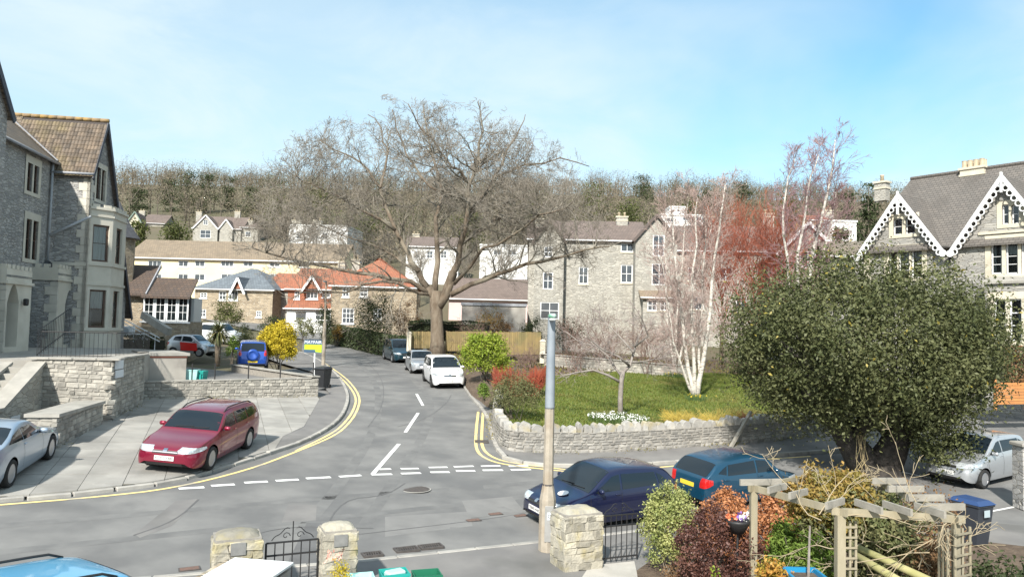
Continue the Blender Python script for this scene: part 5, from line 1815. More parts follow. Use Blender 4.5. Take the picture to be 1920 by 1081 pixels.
# ------------------------------------------------------------------ houses behind
M_redt = roof_mat('red_clay_tiles', (.35, .135, .075), (.27, .105, .06), (.14, .05, .03), (1, 0), .16, .25, lich=(.27, .13, .075))
M_slate = roof_mat('blue_grey_slate', (.16, .185, .205), (.12, .14, .16), (.06, .065, .07), (1, 0), .16, .3)
M_brnt = roof_mat('brown_tiles_far', (.25, .195, .135), (.20, .16, .115), (.09, .07, .05), (1, 0), .2, .3)
M_mart = roof_mat('maroon_tiles_far', (.175, .135, .115), (.14, .11, .095), (.07, .055, .05), (1, 0), .2, .3)
M_gryt = roof_mat('grey_brown_slate', (.15, .135, .12), (.12, .11, .10), (.05, .045, .04), (-.59, .81), .16, .28)
def bhouse(name, lab, px0, px1, y_base, y_eave, y_ridge, Y, wallm, roofm, kind='gable_side', ang=0.0, depth=8.0, wins=(), chim=(), gables=(), hip=2.5, rows=2, cols=2, fm=M_wwood, over=.3, group=None, base_drop=4.0, trim=None):
    """a house whose front is given by pixel columns and rows on a vertical plane at distance Y"""
    p0 = at_y(px0, y_eave, Y)
    F_ = Fac(p0, (math.cos(ang), math.sin(ang)))
    s1 = sof(F_, px1, y_eave); xm = (px0 + px1) / 2
    zb, ze = hof(F_, xm, y_base) - base_drop, hof(F_, xm, y_eave)
    e_ = empty(name, (p0[0], p0[1], zb), 0, lab, 'house', group)
    rects = []
    for w_ in wins:
        q = F_.rect(*w_[:4])
        rects.append((q, w_[4] if len(w_) > 4 else (cols, rows), w_[5] if len(w_) > 5 else 'rect'))
    mb = MB()
    outer = [(0, zb), (s1, zb), (s1, ze)]
    if kind == 'gable_front':
        za = hof(F_, xm, y_ridge); outer += [(s1 / 2, za)]
    outer += [(0, ze)]
    face_holes(mb, F_, outer, [arch_poly(*q, k) for q, _, k in rects], .12)
    for a, b in (((0, 0), (0, -depth)), ((s1, 0), (s1, -depth)), ((0, -depth), (s1, -depth))):
        mb.add([F_.w(a[0], zb, a[1]), F_.w(b[0], zb, b[1]), F_.w(b[0], ze, b[1]), F_.w(a[0], ze, a[1])], [(0, 1, 2, 3)])
    # ridge height read at the ridge's own distance
    if kind != 'gable_front':
        Fb = F_.off(-depth / 2); za = hof(Fb, xm, y_ridge)
        if kind == 'gable_side':
            for s_ in (0, s1):
                mb.add([F_.w(s_, ze, 0), F_.w(s_, ze, -depth), F_.w(s_, za - .1, -depth / 2)], [(0, 1, 2)])
    part(e_, 'wall', mb, wallm)
    if kind == 'gable_side':
        k_ = over * (za - ze) / (depth / 2)
        roof_slab(e_, [F_.w(-over, ze - k_, over), F_.w(s1 + over, ze - k_, over), F_.w(s1 + over, za, -depth / 2), F_.w(-over, za, -depth / 2)], roofm, .12)
        roof_slab(e_, [F_.w(-over, ze - k_, -depth - over), F_.w(s1 + over, ze - k_, -depth - over), F_.w(s1 + over, za, -depth / 2), F_.w(-over, za, -depth / 2)], roofm, .12)
    elif kind == 'hip':
        a, b, c, d_ = F_.w(-over, ze, over), F_.w(s1 + over, ze, over), F_.w(s1 + over, ze, -depth - over), F_.w(-over, ze, -depth - over)
        r0, r1_ = F_.w(hip, za, -depth / 2), F_.w(s1 - hip, za, -depth / 2)
        part(e_, 'roof', MB().add([a, b, c, d_, r0, r1_], [(0, 1, 5, 4), (1, 2, 5), (2, 3, 4, 5), (3, 0, 4), (3, 2, 1, 0)]), roofm)
    elif kind == 'flat':
        part(e_, 'roof', fbox(MB(), F_, -.1, s1 + .1, ze, ze + .25, -depth - .1, .12), trim or M_whiter)
    else:
        k_ = over * (za - ze) / (s1 / 2)
        for sg in (0, 1):
            se = -over if sg == 0 else s1 + over
            roof_slab(e_, [F_.w(s1 / 2, za + .08, over), F_.w(se, ze - k_ + .08, over), F_.w(se, ze - k_ + .08, -depth), F_.w(s1 / 2, za + .08, -depth)], roofm, .12)
            part(e_, 'bargeboard', MB().bar(F_.w(s1 / 2, za - .08, over + .03), F_.w(se, ze - k_ - .08, over + .03), .05, .26), trim or M_wwood)
    if kind in ('gable_side', 'hip'):
        part(e_, 'gutter', fbox(MB(), F_, -over, s1 + over, ze - .16, ze - .04, over - .02, over + .1), M_wwood)
    for q, (c_, r_), k in rects:
        window(e_, F_, q, c_, r_, fm, .09, back=.07, gl=M_pglass, bar=.06)
        part(e_, 'sill', fbox(MB(), F_, q[0] - .08, q[1] + .08, q[2] - .14, q[2] - .02, -.05, .08), M_wwood if wallm is not M_rubw else M_dress)
    # projecting front gables: (px0, px1, y_eave, y_apex, out, wall, roof, windows)
    for gq in gables:
        gx0, gx1, ye_, ya_, out, gm, gr = gq[:7]
        Fg = F_.off(out)
        a, b = sof(Fg, gx0, ye_), sof(Fg, gx1, ye_)
        zg, zp = hof(Fg, (gx0 + gx1) / 2, ye_), hof(Fg, (gx0 + gx1) / 2, ya_)
        gy = gq[8] if len(gq) > 8 else None
        zlo = zb if gy is None else hof(Fg, (gx0 + gx1) / 2, gy)
        mb = MB()
        gw_ = [Fg.rect(*w_[:4]) for w_ in (gq[7] if len(gq) > 7 else ())]
        face_holes(mb, Fg, [(a, zlo), (b, zlo), (b, zg), ((a + b) / 2, zp), (a, zg)], [arch_poly(*q, 'rect') for q in gw_], .1)
        for s_ in (a, b):
            mb.add([Fg.w(s_, zlo, 0), Fg.w(s_, zlo, -out), Fg.w(s_, zg, -out), Fg.w(s_, zg, 0)], [(0, 1, 2, 3)])
        gp_ = part(e_, 'gable', mb, gm)
        for q in gw_:
            window(e_, Fg, q, 2, 2, fm, .09, back=.06, gl=M_pglass, bar=.06)
        for sg, se in ((0, a - .25), (1, b + .25)):
            k_ = .25 * (zp - zg) / ((b - a) / 2)
            part(gp_, 'gable_roof', MB().prism([Fg.w((a + b) / 2, zp + .1, .25), Fg.w(se, zg - k_ + .1, .25), Fg.w(se, zg - k_ + .1, -out - 3), Fg.w((a + b) / 2, zp + .1, -out - 3)], (0, 0, 0), (0, 0, -.1)), gr)
            part(gp_, 'bargeboard', MB().bar(Fg.w((a + b) / 2, zp - .05, .28), Fg.w(se, zg - k_ - .05, .28), .05, .24), trim or M_wwood)
    for cpx, cyt, cyb, w_, back_, pots in chim:
        Fk = F_.off(-back_)
        s_ = sof(Fk, cpx, cyt)
        c_ = Fk.w(s_, 0)
        chimney(e_, c_[:2], w_, .7, hof(Fk, cpx, cyb), hof(Fk, cpx, cyt), ang, pots)
    return e_, F_
# cream flats
bhouse('apartment_block', 'long cream apartment block with brown tiled roof behind the annex', 236, 640, 560, 486, 453, 96, M_cream, M_brnt, 'gable_side', 0, 11,
       wins=[(277, 488, 303, 500, (3, 1)), (334, 488, 353, 500, (2, 1)), (365, 488, 384, 500, (2, 1)), (414, 488, 438, 500, (3, 1)), (456, 488, 474, 500), (505, 488, 525, 500), (560, 488, 580, 500),
             (279, 513, 303, 526, (3, 1)), (333, 513, 353, 526, (2, 1)), (364, 513, 384, 526, (2, 1)), (414, 513, 438, 526), (505, 513, 525, 526)], rows=1)
# slate-roofed house
bhouse('slate_house', 'stone house with blue grey slate hipped roof and small red gable', 366, 512, 604, 541, 503, 82, M_brown, M_slate, 'hip', rad(-4), 10,
       wins=[(375, 548, 388, 558), (374, 579, 386, 594), (410, 545, 424, 562), (428, 545, 446, 562, (3, 1)), (480, 582, 490, 594)], gables=[(437, 456, 541, 520, .5, M_redt, M_slate, (), 541)], hip=4.0)
bhouse('stone_cottage', 'grey stone cottage between the slate house and the red roofed pair', 496, 553, 604, 541, 512, 84, M_rubw, M_redt, 'gable_side', rad(-4), 9, wins=[(509, 546, 524, 560), (507, 581, 522, 594)])
# red-roofed pair
bhouse('red_roof_house', 'house with red clay tile roof, white windows and tile hung upper floor', 540, 632, 604, 541, 503, 80, M_redt, M_redt, 'gable_side', rad(-3), 10,
       wins=[(552, 544, 562, 560), (574, 546, 596, 560, (3, 1)), (604, 545, 620, 557)], gables=[(570, 600, 541, 517, .6, M_redt, M_redt, (), 541)], chim=[(642, 492, 520, .8, 5, 2)])
pe, PF = bhouse('garage_wing', 'white garage and porch under a sloping red tile roof', 538, 626, 606, 577, 564, 77.5, M_whiter, M_redt, 'gable_side', rad(-3), 4, wins=[(553, 582, 575, 600, (1, 1)), (590, 581, 620, 600, (3, 2))], rows=1)
bhouse('red_roof_house', 'brown stone house with hipped red roof and tall white windows', 622, 782, 612, 536, 484, 76, M_brown, M_redt, 'hip', rad(6), 11,
       wins=[(641, 577, 664, 606, (3, 3)), (642, 537, 655, 556), (674, 540, 690, 556), (700, 578, 716, 598)], hip=4.5, chim=[(668, 488, 510, .8, 5, 2)])
# hillside houses
bhouse('hillside_house', 'pale gabled stone house high on the wooded hillside at far left', 236, 268, 450, 420, 396, 190, M_dress, M_mart, 'gable_front', rad(12), 14, wins=[(240, 425, 258, 436, (3, 1)), (243, 440, 256, 448)], trim=mat('green_trim', (.14, .20, .17), rough=.6))
bhouse('hillside_house', 'grey rear wing of the far left hillside house under the trees', 266, 308, 452, 418, 402, 196, M_rubw, M_mart, 'gable_side', rad(10), 12, wins=[(280, 428, 288, 436), (294, 426, 302, 434)], chim=[(267, 396, 406, 1.4, 5, 2)])
bhouse('hillside_house', 'stone house with two white trimmed gables high on the hillside', 362, 452, 456, 428, 406, 172, M_rubw, M_mart, 'gable_side', rad(3), 12, wins=[(420, 434, 432, 444, (2, 1))],
       gables=[(363, 408, 427, 403, 1.2, M_rubw, M_mart, [(375, 431, 395, 446), (381, 412, 390, 421)]), (412, 436, 427, 411, .8, M_rubw, M_mart)], chim=[(374, 398, 416, 1.3, 6, 2), (446, 398, 412, 1.3, 6, 3)])
bhouse('hillside_house', 'lower flat fronted stone wing right of the two gabled hillside house', 452, 484, 456, 426, 418, 173, M_rubw, M_mart, 'hip', rad(3), 9, wins=[(460, 434, 470, 444)], chim=[(470, 414, 424, 1.2, 4, 2)])
bhouse('white_house', 'large white rendered house with stepped parapet behind the bare tree', 542, 652, 486, 424, 416, 135, M_whiter, M_slate, 'flat', rad(-4), 10, wins=[(556, 436, 566, 448), (580, 436, 590, 448), (604, 436, 614, 448), (560, 460, 574, 474), (600, 460, 614, 474)], chim=[(556, 414, 424, 1.6, 4, 2), (596, 414, 424, 1.6, 4, 2)])
bhouse('white_house', 'white house glimpsed through the middle of the big bare tree', 762, 860, 520, 462, 444, 120, M_whiter, M_mart, 'gable_side', rad(3), 10, wins=[(776, 470, 788, 484), (800, 470, 812, 484), (826, 470, 838, 484)], chim=[(780, 440, 455, 1.2, 5, 2)])
bhouse('white_house', 'low white flat roofed building right of the big tree trunk', 900, 990, 520, 461, 458, 118, M_whiter, M_slate, 'flat', rad(0), 8, wins=[(925, 468, 940, 478, (2, 1)), (952, 468, 968, 478, (2, 1))])
bhouse('grey_house', 'pinkish house with red roof right behind the big trunk', 842, 990, 604, 560, 522, 92, mat('pink_render', (.55, .42, .40), (.6, .47, .45), scale=.6, rough=.9), M_mart, 'gable_side', rad(2), 9, wins=[(888, 540 + 26, 902, 580), (905, 566, 922, 580)])
# garage block and its long wall
bhouse('garage_block', 'long low rendered garage with grey flat edge behind the garden fence', 866, 986, 606, 573, 570, 72, M_rend, M_lead, 'flat', rad(1), 5, trim=M_lead)
# central stone villa
bhouse('gothic_villa', 'pale stone gothic villa behind the lamp post with tall paired windows', 992, 1214, 606, 449, 414, 76, M_rubw, M_mart, 'gable_side', rad(-2), 12,
       wins=[(1022, 465, 1036, 480, (2, 2)), (1017, 512, 1036, 540, (2, 2)), (1085, 500, 1103, 532, (2, 2), 'rect'), (1164, 496, 1186, 530, (2, 2), 'rect'), (1164, 456, 1188, 472, (2, 1)), (1013, 565, 1048, 598, (3, 2))],
       chim=[(1166, 408, 430, 1.2, 5, 2), (1012, 412, 440, 1.0, 4, 2)],
       gables=[(1003, 1058, 449, 410, 1.4, M_rubw, M_mart, [(1020, 462, 1036, 482), (1018, 510, 1037, 542), (1013, 566, 1048, 598)]), (1192, 1270, 447, 402, 1.8, M_rubw, M_mart, [(1224, 440, 1246, 480), (1222, 494, 1250, 534)])], trim=mat('dark_barge', (.09, .07, .06), rough=.7), fm=M_wwood)
bhouse('bay_porch', 'lean-to stone porch with brown tiled top below the villa gable', 1206, 1262, 606, 556, 543, 72.5, M_rubw, M_brnt, 'gable_side', rad(-2), 3.0, wins=[(1214, 562, 1232, 582, (2, 2)), (1238, 562, 1254, 582, (2, 2))])
bhouse('white_lookout', 'small white rooftop lookout box with two windows on the hillside', 1256, 1285, 404, 389, 386, 128, M_whiter, M_slate, 'flat', 0, 4, wins=[(1260, 393, 1265, 398, (1, 1)), (1270, 393, 1275, 398, (1, 1))], base_drop=.5)
bhouse('white_house', 'white terrace house with railed balcony under the rooftop lookout', 1240, 1326, 440, 404, 402, 126, M_whiter, M_slate, 'flat', 0, 7, wins=[(1246, 408, 1262, 416, (4, 1)), (1280, 406, 1322, 414, (8, 1))])
bhouse('stone_house', 'grey stone house half hidden behind the birch stems', 1270, 1480, 612, 470, 424, 84, M_rubw, M_mart, 'gable_side', rad(-6), 10, wins=[(1290, 500, 1310, 526), (1350, 500, 1372, 526), (1420, 505, 1440, 530), (1300, 556, 1320, 580), (1380, 556, 1400, 580)], chim=[(1330, 408, 436, 1.2, 5, 3), (1440, 402, 430, 1.2, 5, 2)])
bhouse('gabled_house', 'house with brown gabled roof and white rafters behind the oak', 1462, 1570, 600, 470, 416, 62, M_coursed, M_brnt, 'gable_front', rad(-10), 12, wins=[(1500, 470, 1530, 500)])
bhouse('outbuilding', 'old outbuilding with mossy pantile roof between the oak and right villa', 1548, 1640, 560, 478, 452, 52, M_coursed, roof_mat('pantiles', (.22, .18, .14), (.16, .14, .11), (.06, .05, .04), (1, 0), .22, .3), 'gable_side', rad(-18), 6)
bhouse('white_house', 'white walled house with orange chimney block above the mossy outbuilding', 1556, 1606, 452, 416, 412, 100, M_whiter, M_slate, 'flat', 0, 7)
bhouse('orange_house', 'ochre walled house above the mossy outbuilding at right', 1518, 1556, 452, 412, 404, 104, mat('ochre_render', (.52, .36, .16), (.58, .42, .2), scale=.6, rough=.9), M_redt, 'gable_side', 0, 7, wins=[(1528, 420, 1536, 430)], chim=[(1552, 396, 410, 1.4, 3, 2)])

# ------------------------------------------------------------------ right villa
vpr = ray(-70, 590); TR = np.array([vpr[0], vpr[1]]); TR /= np.linalg.norm(TR)
AR = at_y(1890, 600, 40.0)
FV = Fac(AR, -TR)                               # s grows to the right in the picture
rv = empty('gabled_villa', (AR[0], AR[1], float(g(AR[0], AR[1]))), 0, 'grey stone villa with white scalloped bargeboards on its gables at right', 'house')
zb = float(g(AR[0], AR[1])) - .5
sv = lambda px, py: sof(FV, px, py)
hv = lambda px, py: hof(FV, px, py)
s0 = sv(1622, 480); s9 = sv(1960, 480)
a1, b1, m1 = sv(1625, 470), sv(1762, 455), sv(1685, 400)
m1 = (a1 + b1) / 2
ze1 = (hv(1625, 472) + hv(1762, 458)) / 2; zp1 = hv(1683, 372)
a2 = sv(1802, 455); m2 = sv(1885, 400); b2 = 2 * m2 - a2
ze2 = hv(1802, 458); zp2 = hv(1885, 337)
wd = []
def twin(x0, y0, x1, y1, k): 
    q = FV.rect(x0, y0, x1, y1); return (q, k)
W_att1 = [FV.rect(1675, 409, 1692, 440), FV.rect(1698, 406, 1716, 438)]
W_att2 = [FV.rect(1879, 383, 1892, 420), FV.rect(1897, 383, 1911, 419)]
W_f1 = [FV.rect(1667, 471, 1682, 512), FV.rect(1685, 470, 1705, 520), FV.rect(1709, 468, 1729, 520)]
W_f2 = [FV.rect(1858, 454, 1879, 513), FV.rect(1886, 452, 1909, 513), FV.rect(1915, 451, 1936, 513)]
holes = [arch_poly(*q, 'seg') for q in W_att1 + W_att2] + [arch_poly(*q, 'rect') for q in W_f1 + W_f2]
mb = MB()
face_holes(mb, FV, [(s0, zb), (b2, zb), (b2, ze2), (m2, zp2), (a2, ze2), (b1, ze1), (m1, zp1), (a1, ze1)], holes, .2)
mb.add([FV.w(s0, zb), FV.w(s0, zb, -9), FV.w(s0, ze1, -9), FV.w(s0, ze1)], [(0, 1, 2, 3)])
part(rv, 'wall', mb, M_coursed)
def rsur(ws_, ml, mt, mbm):
    mb = MB()
    k = 'seg' if ws_ in (W_att1, W_att2) else 'rect'
    a, b = ws_[0][0] - ml, ws_[-1][1] + ml
    face_holes(mb, FV, [(a, min(q[2] for q in ws_) - mbm), (b, min(q[2] for q in ws_) - mbm), (b, max(q[3] for q in ws_) + mt), (a, max(q[3] for q in ws_) + mt)], [arch_poly(*q, k) for q in ws_], .2, .035)
    part(rv, 'window_surround', mb, M_dress)
rsur(W_att1, .25, .22, .2); rsur(W_att2, .25, .22, .2); rsur(W_f1, .28, .35, .2); rsur(W_f2, .28, .38, .25)
for q in W_att1 + W_att2: window(rv, FV, q, 1, 2, M_wwood, .06, back=.12)
for i, q in enumerate(W_f1): window(rv, FV, q, 1, 3 if i else 2, M_wwood, .07, back=.12, curtain=[(.04, .96, .55, .98)] if i == 1 else ([(.05, .95, .62, .98)] if i == 2 else None), splits=[0, .25, .5, 1])
for i, q in enumerate(W_f2): window(rv, FV, q, 1, 2, M_wwood, .07, back=.12, curtain=[(.04, .35, .02, .98), (.68, .96, .02, .98)] if i == 0 else [(.04, .96, .6, .98)], splits=[0, .28, .55, 1])
for y, x0, x1 in ((447, 1640, 1735), (443, 1850, 1960), (462, 1630, 1960)):
    pass
hz1 = hv(1750, 466)
part(rv, 'string_course', fbox(MB(), FV, s0, b1 + .6, hz1 - .07, hz1 + .07, -.02, .07), M_dress)
hz2 = hv(1880, 435)
part(rv, 'string_course', fbox(MB(), FV, a2 + .9, b2, hz2 - .07, hz2 + .07, -.02, .08), M_dress)
quoins(rv, FV, s0, 1, zb + .5, ze1 - .2, m=M_dress, hh=.35)
# ground-floor bay at right
FVb = FV.off(1.1)
sb0 = sof(FVb, 1846, 600)
W_g = [FVb.rect(1864, 561, 1886, 638), FVb.rect(1893, 560, 1916, 639), FVb.rect(1923, 560, 1946, 639)]
zbt = hof(FVb, 1890, 527)
mb = MB()
face_holes(mb, FVb, [(sb0, zb), (sb0 + 5, zb), (sb0 + 5, zbt), (sb0, zbt)], [arch_poly(*q, 'rect') for q in W_g], .2)
mb.add([FVb.w(sb0, zb), FVb.w(sb0, zb, -1.1), FVb.w(sb0, zbt, -1.1), FVb.w(sb0, zbt)], [(0, 1, 2, 3)])
bay2 = part(rv, 'bay', mb, M_coursed)
mb = MB()
face_holes(mb, FVb, [(W_g[0][0] - .3, W_g[0][2] - .3), (W_g[-1][1] + .3, W_g[0][2] - .3), (W_g[-1][1] + .3, W_g[0][3] + .4), (W_g[0][0] - .3, W_g[0][3] + .4)], [arch_poly(*q, 'rect') for q in W_g], .2, .035)
part(bay2, 'window_surround', mb, M_dress)
for i, q in enumerate(W_g): window(rv, FVb, q, 1, 3, M_wwood, .07, back=.12, curtain=[(.02, .42, .02, .66)] if i == 0 else [(.6, .98, .02, .66)], splits=[0, .36, .68, 1], bar=.06)
part(bay2, 'bay_roof', MB().prism([FVb.w(sb0 - .12, zbt, .15), FVb.w(sb0 + 5, zbt, .15), FVb.w(sb0 + 5, zbt + .35, -1.1), FVb.w(sb0 - .12, zbt + .35, -1.1)], (0, 0, 0), (0, 0, -.12)), M_cope)
# roofs
zr = max(hof(FV.off(-4.5), 1700, 337), zp2 + .2)
bk_ = 4.6
roof_slab(rv, [FV.w(s0 - .4, ze1 - .1, .3), FV.w(b2 + .5, ze1 - .1, .3), FV.w(b2 + .5, zr, -bk_), FV.w(s0 + .6, zr, -bk_)], M_gryt)
roof_slab(rv, [FV.w(s0 - .4, ze1 - .1, -9.3), FV.w(b2 + .5, ze1 - .1, -9.3), FV.w(b2 + .5, zr, -bk_), FV.w(s0 + .6, zr, -bk_)], M_gryt)
part(rv, 'ridge', MB().tube([FV.w(s0 + .6, zr + .05, -bk_), FV.w(b2 + .5, zr + .05, -bk_)], .12, 6), M_gryt)
M_gryt2 = roof_mat('grey_brown_slate_side', (.15, .135, .12), (.12, .11, .10), (.05, .045, .04), tuple(FV.n[:2]), .16, .28)
for (a, b, m_, ze_, zp_) in ((a1, b1, m1, ze1, zp1), (a2, b2, m2, ze2, zp2)):
    kk = (zp_ - ze_) / (m_ - a)
    run_ = bk_ * (zp_ - ze1) / (zr - ze1) + .4
    for se, sg in ((a - .35, -1), (b + .35, 1)):
        roof_slab(rv, [FV.w(m_, zp_ + .22, .45), FV.w(se, ze_ - .35 * kk + .22, .45), FV.w(se, ze_ - .35 * kk + .22, -.6), FV.w(m_, zp_ + .22, -run_)], M_gryt2)
        # scalloped bargeboard
        p0_, p1_ = np.array([m_, zp_ + .12]), np.array([se, ze_ - .35 * kk + .12])
        bb = part(rv, 'bargeboard', MB().bar(FV.w(p0_[0], p0_[1], .48), FV.w(p1_[0], p1_[1], .48), .06, .20), M_wwood)
        n_ = 13
        d_ = (p1_ - p0_) / n_
        for k in range(n_):
            c_ = p0_ + d_ * (k + .5)
            nn = np.array([0, -1.0])
            q = c_ + np.array([-sg * .10, -.20])
            L_ = np.linalg.norm(d_)
            ring_ = [(q[0] + math.cos(t) * L_ * .42, q[1] + math.sin(t) * L_ * .42) for t in np.linspace(0, 2 * PI, 13)]
            part(bb, 'scallop', MB().tube([FV.w(x, z, .48) for x, z in ring_], .035, 5), M_wwood)
        q = p1_ + np.array([sg * .02, -.12])
        part(bb, 'scroll_end', MB().lathe([(.2, -.03), (.2, .03)], FV.w(q[0], q[1], .48), 12, Matrix(((FV.t[0], 0, FV.n[0]), (FV.t[1], 0, FV.n[1]), (0, 1, 0)))), M_wwood)
    part(rv, 'finial', MB().bar(FV.w(m_, zp_ + .35, .5), FV.w(m_, zp_ - (1.05 if m_ == m1 else .75), .5), .1, .14, upv=tuple(FV.n)), M_wwood)
part(rv, 'gutter', MB().tube([FV.w(b1 + .25, ze1 - .15, .42), FV.w(a2 - .25, ze1 - .15, .42)], .08, 6), M_bpipe, True)
part(rv, 'downpipe', MB().tube([FV.w((b1 + a2) / 2, ze1 - .2, .1), FV.w((b1 + a2) / 2, zb + .3, .1)], .055, 6), M_bpipe, True)
rzv = math.atan2(FV.t[1], FV.t[0])
Fk = FV.off(-bk_)
ch1 = Fk.w(sof(Fk, 1827, 325), 0)
c1_ = chimney(rv, ch1[:2], 1.35, .75, zr - .6, hof(Fk, 1827, 318), rzv, 0, M_dress)
for i in range(4):
    for j in range(2):
        q = np.array(ch1) + FV.t * ((i - 1.5) * .33) + FV.n * ((j - .5) * .34)
        part(c1_, 'chimney_pot', MB().lathe([(.15, 0), (.14, .40), (.155, .46), (.12, .46)], (q[0], q[1], hof(Fk, 1827, 318) + .12), 8), M_pot)
ch2 = Fk.w(sof(Fk, 1654, 350), 0)
c2_ = chimney(rv, ch2[:2], .75, .6, zr - 1.2, hof(Fk, 1654, 344), rzv, 1, M_rubw)
# ================================================================== VEGETATION
def rand_dirs(n):
    v = RNG.normal(size=(n, 3)); return v / np.linalg.norm(v, axis=1, keepdims=True)
def leaf_arrays(Pn, size, aspect=.5, outward=None, ob=.6, sizevar=.35, fold=.12):
    """one rhombic leaf (two triangles as a folded quad) per point"""
    n = len(Pn)
    nrm = rand_dirs(n)
    if outward is not None:
        nrm = nrm * (1 - ob) + outward * ob
        nrm /= np.linalg.norm(nrm, axis=1, keepdims=True) + 1e-9
    a = np.cross(nrm, rand_dirs(n)); a /= np.linalg.norm(a, axis=1, keepdims=True) + 1e-9
    b = np.cross(nrm, a)
    s = (size * (1 + RNG.uniform(-sizevar, sizevar, n)))[:, None]
    V = np.stack([Pn - a * s * .5, Pn + b * s * aspect * .5 + nrm * s * fold, Pn + a * s * .5, Pn - b * s * aspect * .5 + nrm * s * fold], 1).reshape(-1, 3)
    Fq = np.arange(n * 4).reshape(n, 4)
    return V, Fq
def leaf_obj(name, Pn, size, m, parent=None, tint=None, aspect=.5, outward=None, ob=.55, world=True, kind=None):
    V, Fq = leaf_arrays(Pn, size, aspect, outward, ob)
    if parent is not None and world:
        V = V - np.array(root_of(parent).location)
    t = RNG.random(len(Pn)) ** 2.5 if tint is None else tint
    o = link(name, np_mesh(name, V, Fq, m, False, np.repeat(t, 4)), parent)
    return tag(o, kind=kind)
def blob(c, r, n_cl, per, cr, shell=(.55, 1.0), zmin=-1.0, lump=.0, seed=0):
    """points in clumps spread through an ellipsoid, most of them near its outside; returns points, outward, clump tint"""
    d = rand_dirs(n_cl * 3)
    d = d[d[:, 2] > zmin][:n_cl]
    n_cl = len(d)
    rr = RNG.uniform(shell[0] ** 3, shell[1] ** 3, n_cl) ** (1 / 3)
    if lump:
        ph = RNG.uniform(0, 6.28, 6)
        rr = rr * (1 + lump * (np.sin(d[:, 0] * 4 + ph[0]) * np.sin(d[:, 1] * 4 + ph[1]) + .6 * np.sin(d[:, 2] * 6 + ph[2] + d[:, 0] * 5)))
    r = np.array(r, float)
    cc = np.array(c, float) + d * rr[:, None] * r
    k = np.repeat(np.arange(n_cl), per)
    crs = cr * RNG.uniform(.55, 1.25, n_cl)
    off = RNG.normal(size=(n_cl * per, 3)) * .5 * crs[k][:, None]
    Pn = cc[k] + off
    out = d[k] / r * r.mean() * .7 + off / (np.linalg.norm(off, axis=1, keepdims=True) + 1e-9) * .6 + np.array([0, 0, .25])
    out /= np.linalg.norm(out, axis=1, keepdims=True) + 1e-9
    tc_ = np.clip(RNG.random(n_cl)[k] * .75 + RNG.random(n_cl * per) * .4 - .1, 0, 1)
    return Pn, out, tc_
def seg_mesh(name, segs, m, off=(0, 0, 0), n=3):
    """many thin tapered twigs as one mesh; segs: list of (a,b,ra,rb)"""
    A = np.array([s[0] for s in segs], float) - np.array(off); B = np.array([s[1] for s in segs], float) - np.array(off)
    ra = np.array([s[2] for s in segs])[:, None]; rb = np.array([s[3] for s in segs])[:, None]
    t = B - A; t /= np.linalg.norm(t, axis=1, keepdims=True) + 1e-9
    ref = np.where(np.abs(t[:, 2:3]) > .9, np.array([[1.0, 0, 0]]), np.array([[0, 0, 1.0]]))
    u = np.cross(t, ref); u /= np.linalg.norm(u, axis=1, keepdims=True) + 1e-9
    w = np.cross(t, u)
    ring = []
    for k in range(n):
        an = 2 * PI * k / n
        ring.append(u * math.cos(an) + w * math.sin(an))
    V = np.stack([A + ra * q for q in ring] + [B + rb * q for q in ring], 1).reshape(-1, 3)
    base = np.arange(len(segs))[:, None] * 2 * n
    fs = [np.concatenate([base + k, base + (k + 1) % n, base + n + (k + 1) % n, base + n + k], 1) for k in range(n)]
    return np_mesh(name, V, np.concatenate(fs, 0), m, n > 4)
def cross3(a, b):
    return np.array([a[1] * b[2] - a[2] * b[1], a[2] * b[0] - a[0] * b[2], a[0] * b[1] - a[1] * b[0]])
def rot_about(v, ax, an):
    ax = ax / (math.sqrt(ax @ ax) + 1e-9)
    return v * math.cos(an) + cross3(ax, v) * math.sin(an) + ax * ((ax @ v) * (1 - math.cos(an)))
def grow(segs, p, d, L_, r, lvl, o):
    """recursive branch; o: dict with per-level child counts, angles, wiggle, lift"""
    ns = o['ns'][min(lvl, len(o['ns']) - 1)]
    sl = L_ / ns
    maxl = o['levels']
    r0 = r
    nch = o['nch'][min(lvl, len(o['nch']) - 1)] if lvl < maxl else 0
    at_ = sorted(random.uniform(o.get('from', .25), 1.0) for _ in range(nch))
    ci = 0
    for i in range(ns):
        d = d + RNG.normal(size=3) * o['wig'] + np.array([0, 0, o['lift']])
        d = d / math.sqrt(d @ d)
        q = p + d * sl
        r1 = max(r0 * (1 - .72 * (i + 1) / ns), o['rmin'])
        ra = max(r0 * (1 - .72 * i / ns), o['rmin'])
        segs.append((p, q, ra, r1, lvl))
        while ci < nch and at_[ci] <= (i + 1) / ns:
            f = at_[ci] * ns - i
            cp_ = p + (q - p) * f
            ax = cross3(d, RNG.normal(size=3))
            cd_ = rot_about(d, ax, rad(random.uniform(*o['ang'])))
            if o.get('up'):
                cd_ = cd_ + np.array([0, 0, o['up']]); cd_ /= np.linalg.norm(cd_)
            grow(segs, cp_, cd_, L_ * random.uniform(*o['lr']) * (1.15 - .5 * at_[ci]), max(ra * .55, o['rmin']), lvl + 1, o)
            ci += 1
        p = q
def put_tree(name, lab, cat, base, thick, thin, mb_, mt, group=None, thin_name='crown', nthick=8):
    e_ = empty(name, base, 0, lab, cat, group)
    if thick.v:
        part(e_, 'trunk', thick, mb_, True)
    if thin:
        tag(link(thin_name, seg_mesh(thin_name, thin, mt, base), e_), None)
    return e_
M_bark = mat('grey_brown_bark', (.12, .09, .062), (.19, .155, .115), scale=5, rough=.95, bump=1.0, bscale=14, c3=(.24, .215, .165), s3=.9, bdist=.05, stretch=(1, 1, .35))
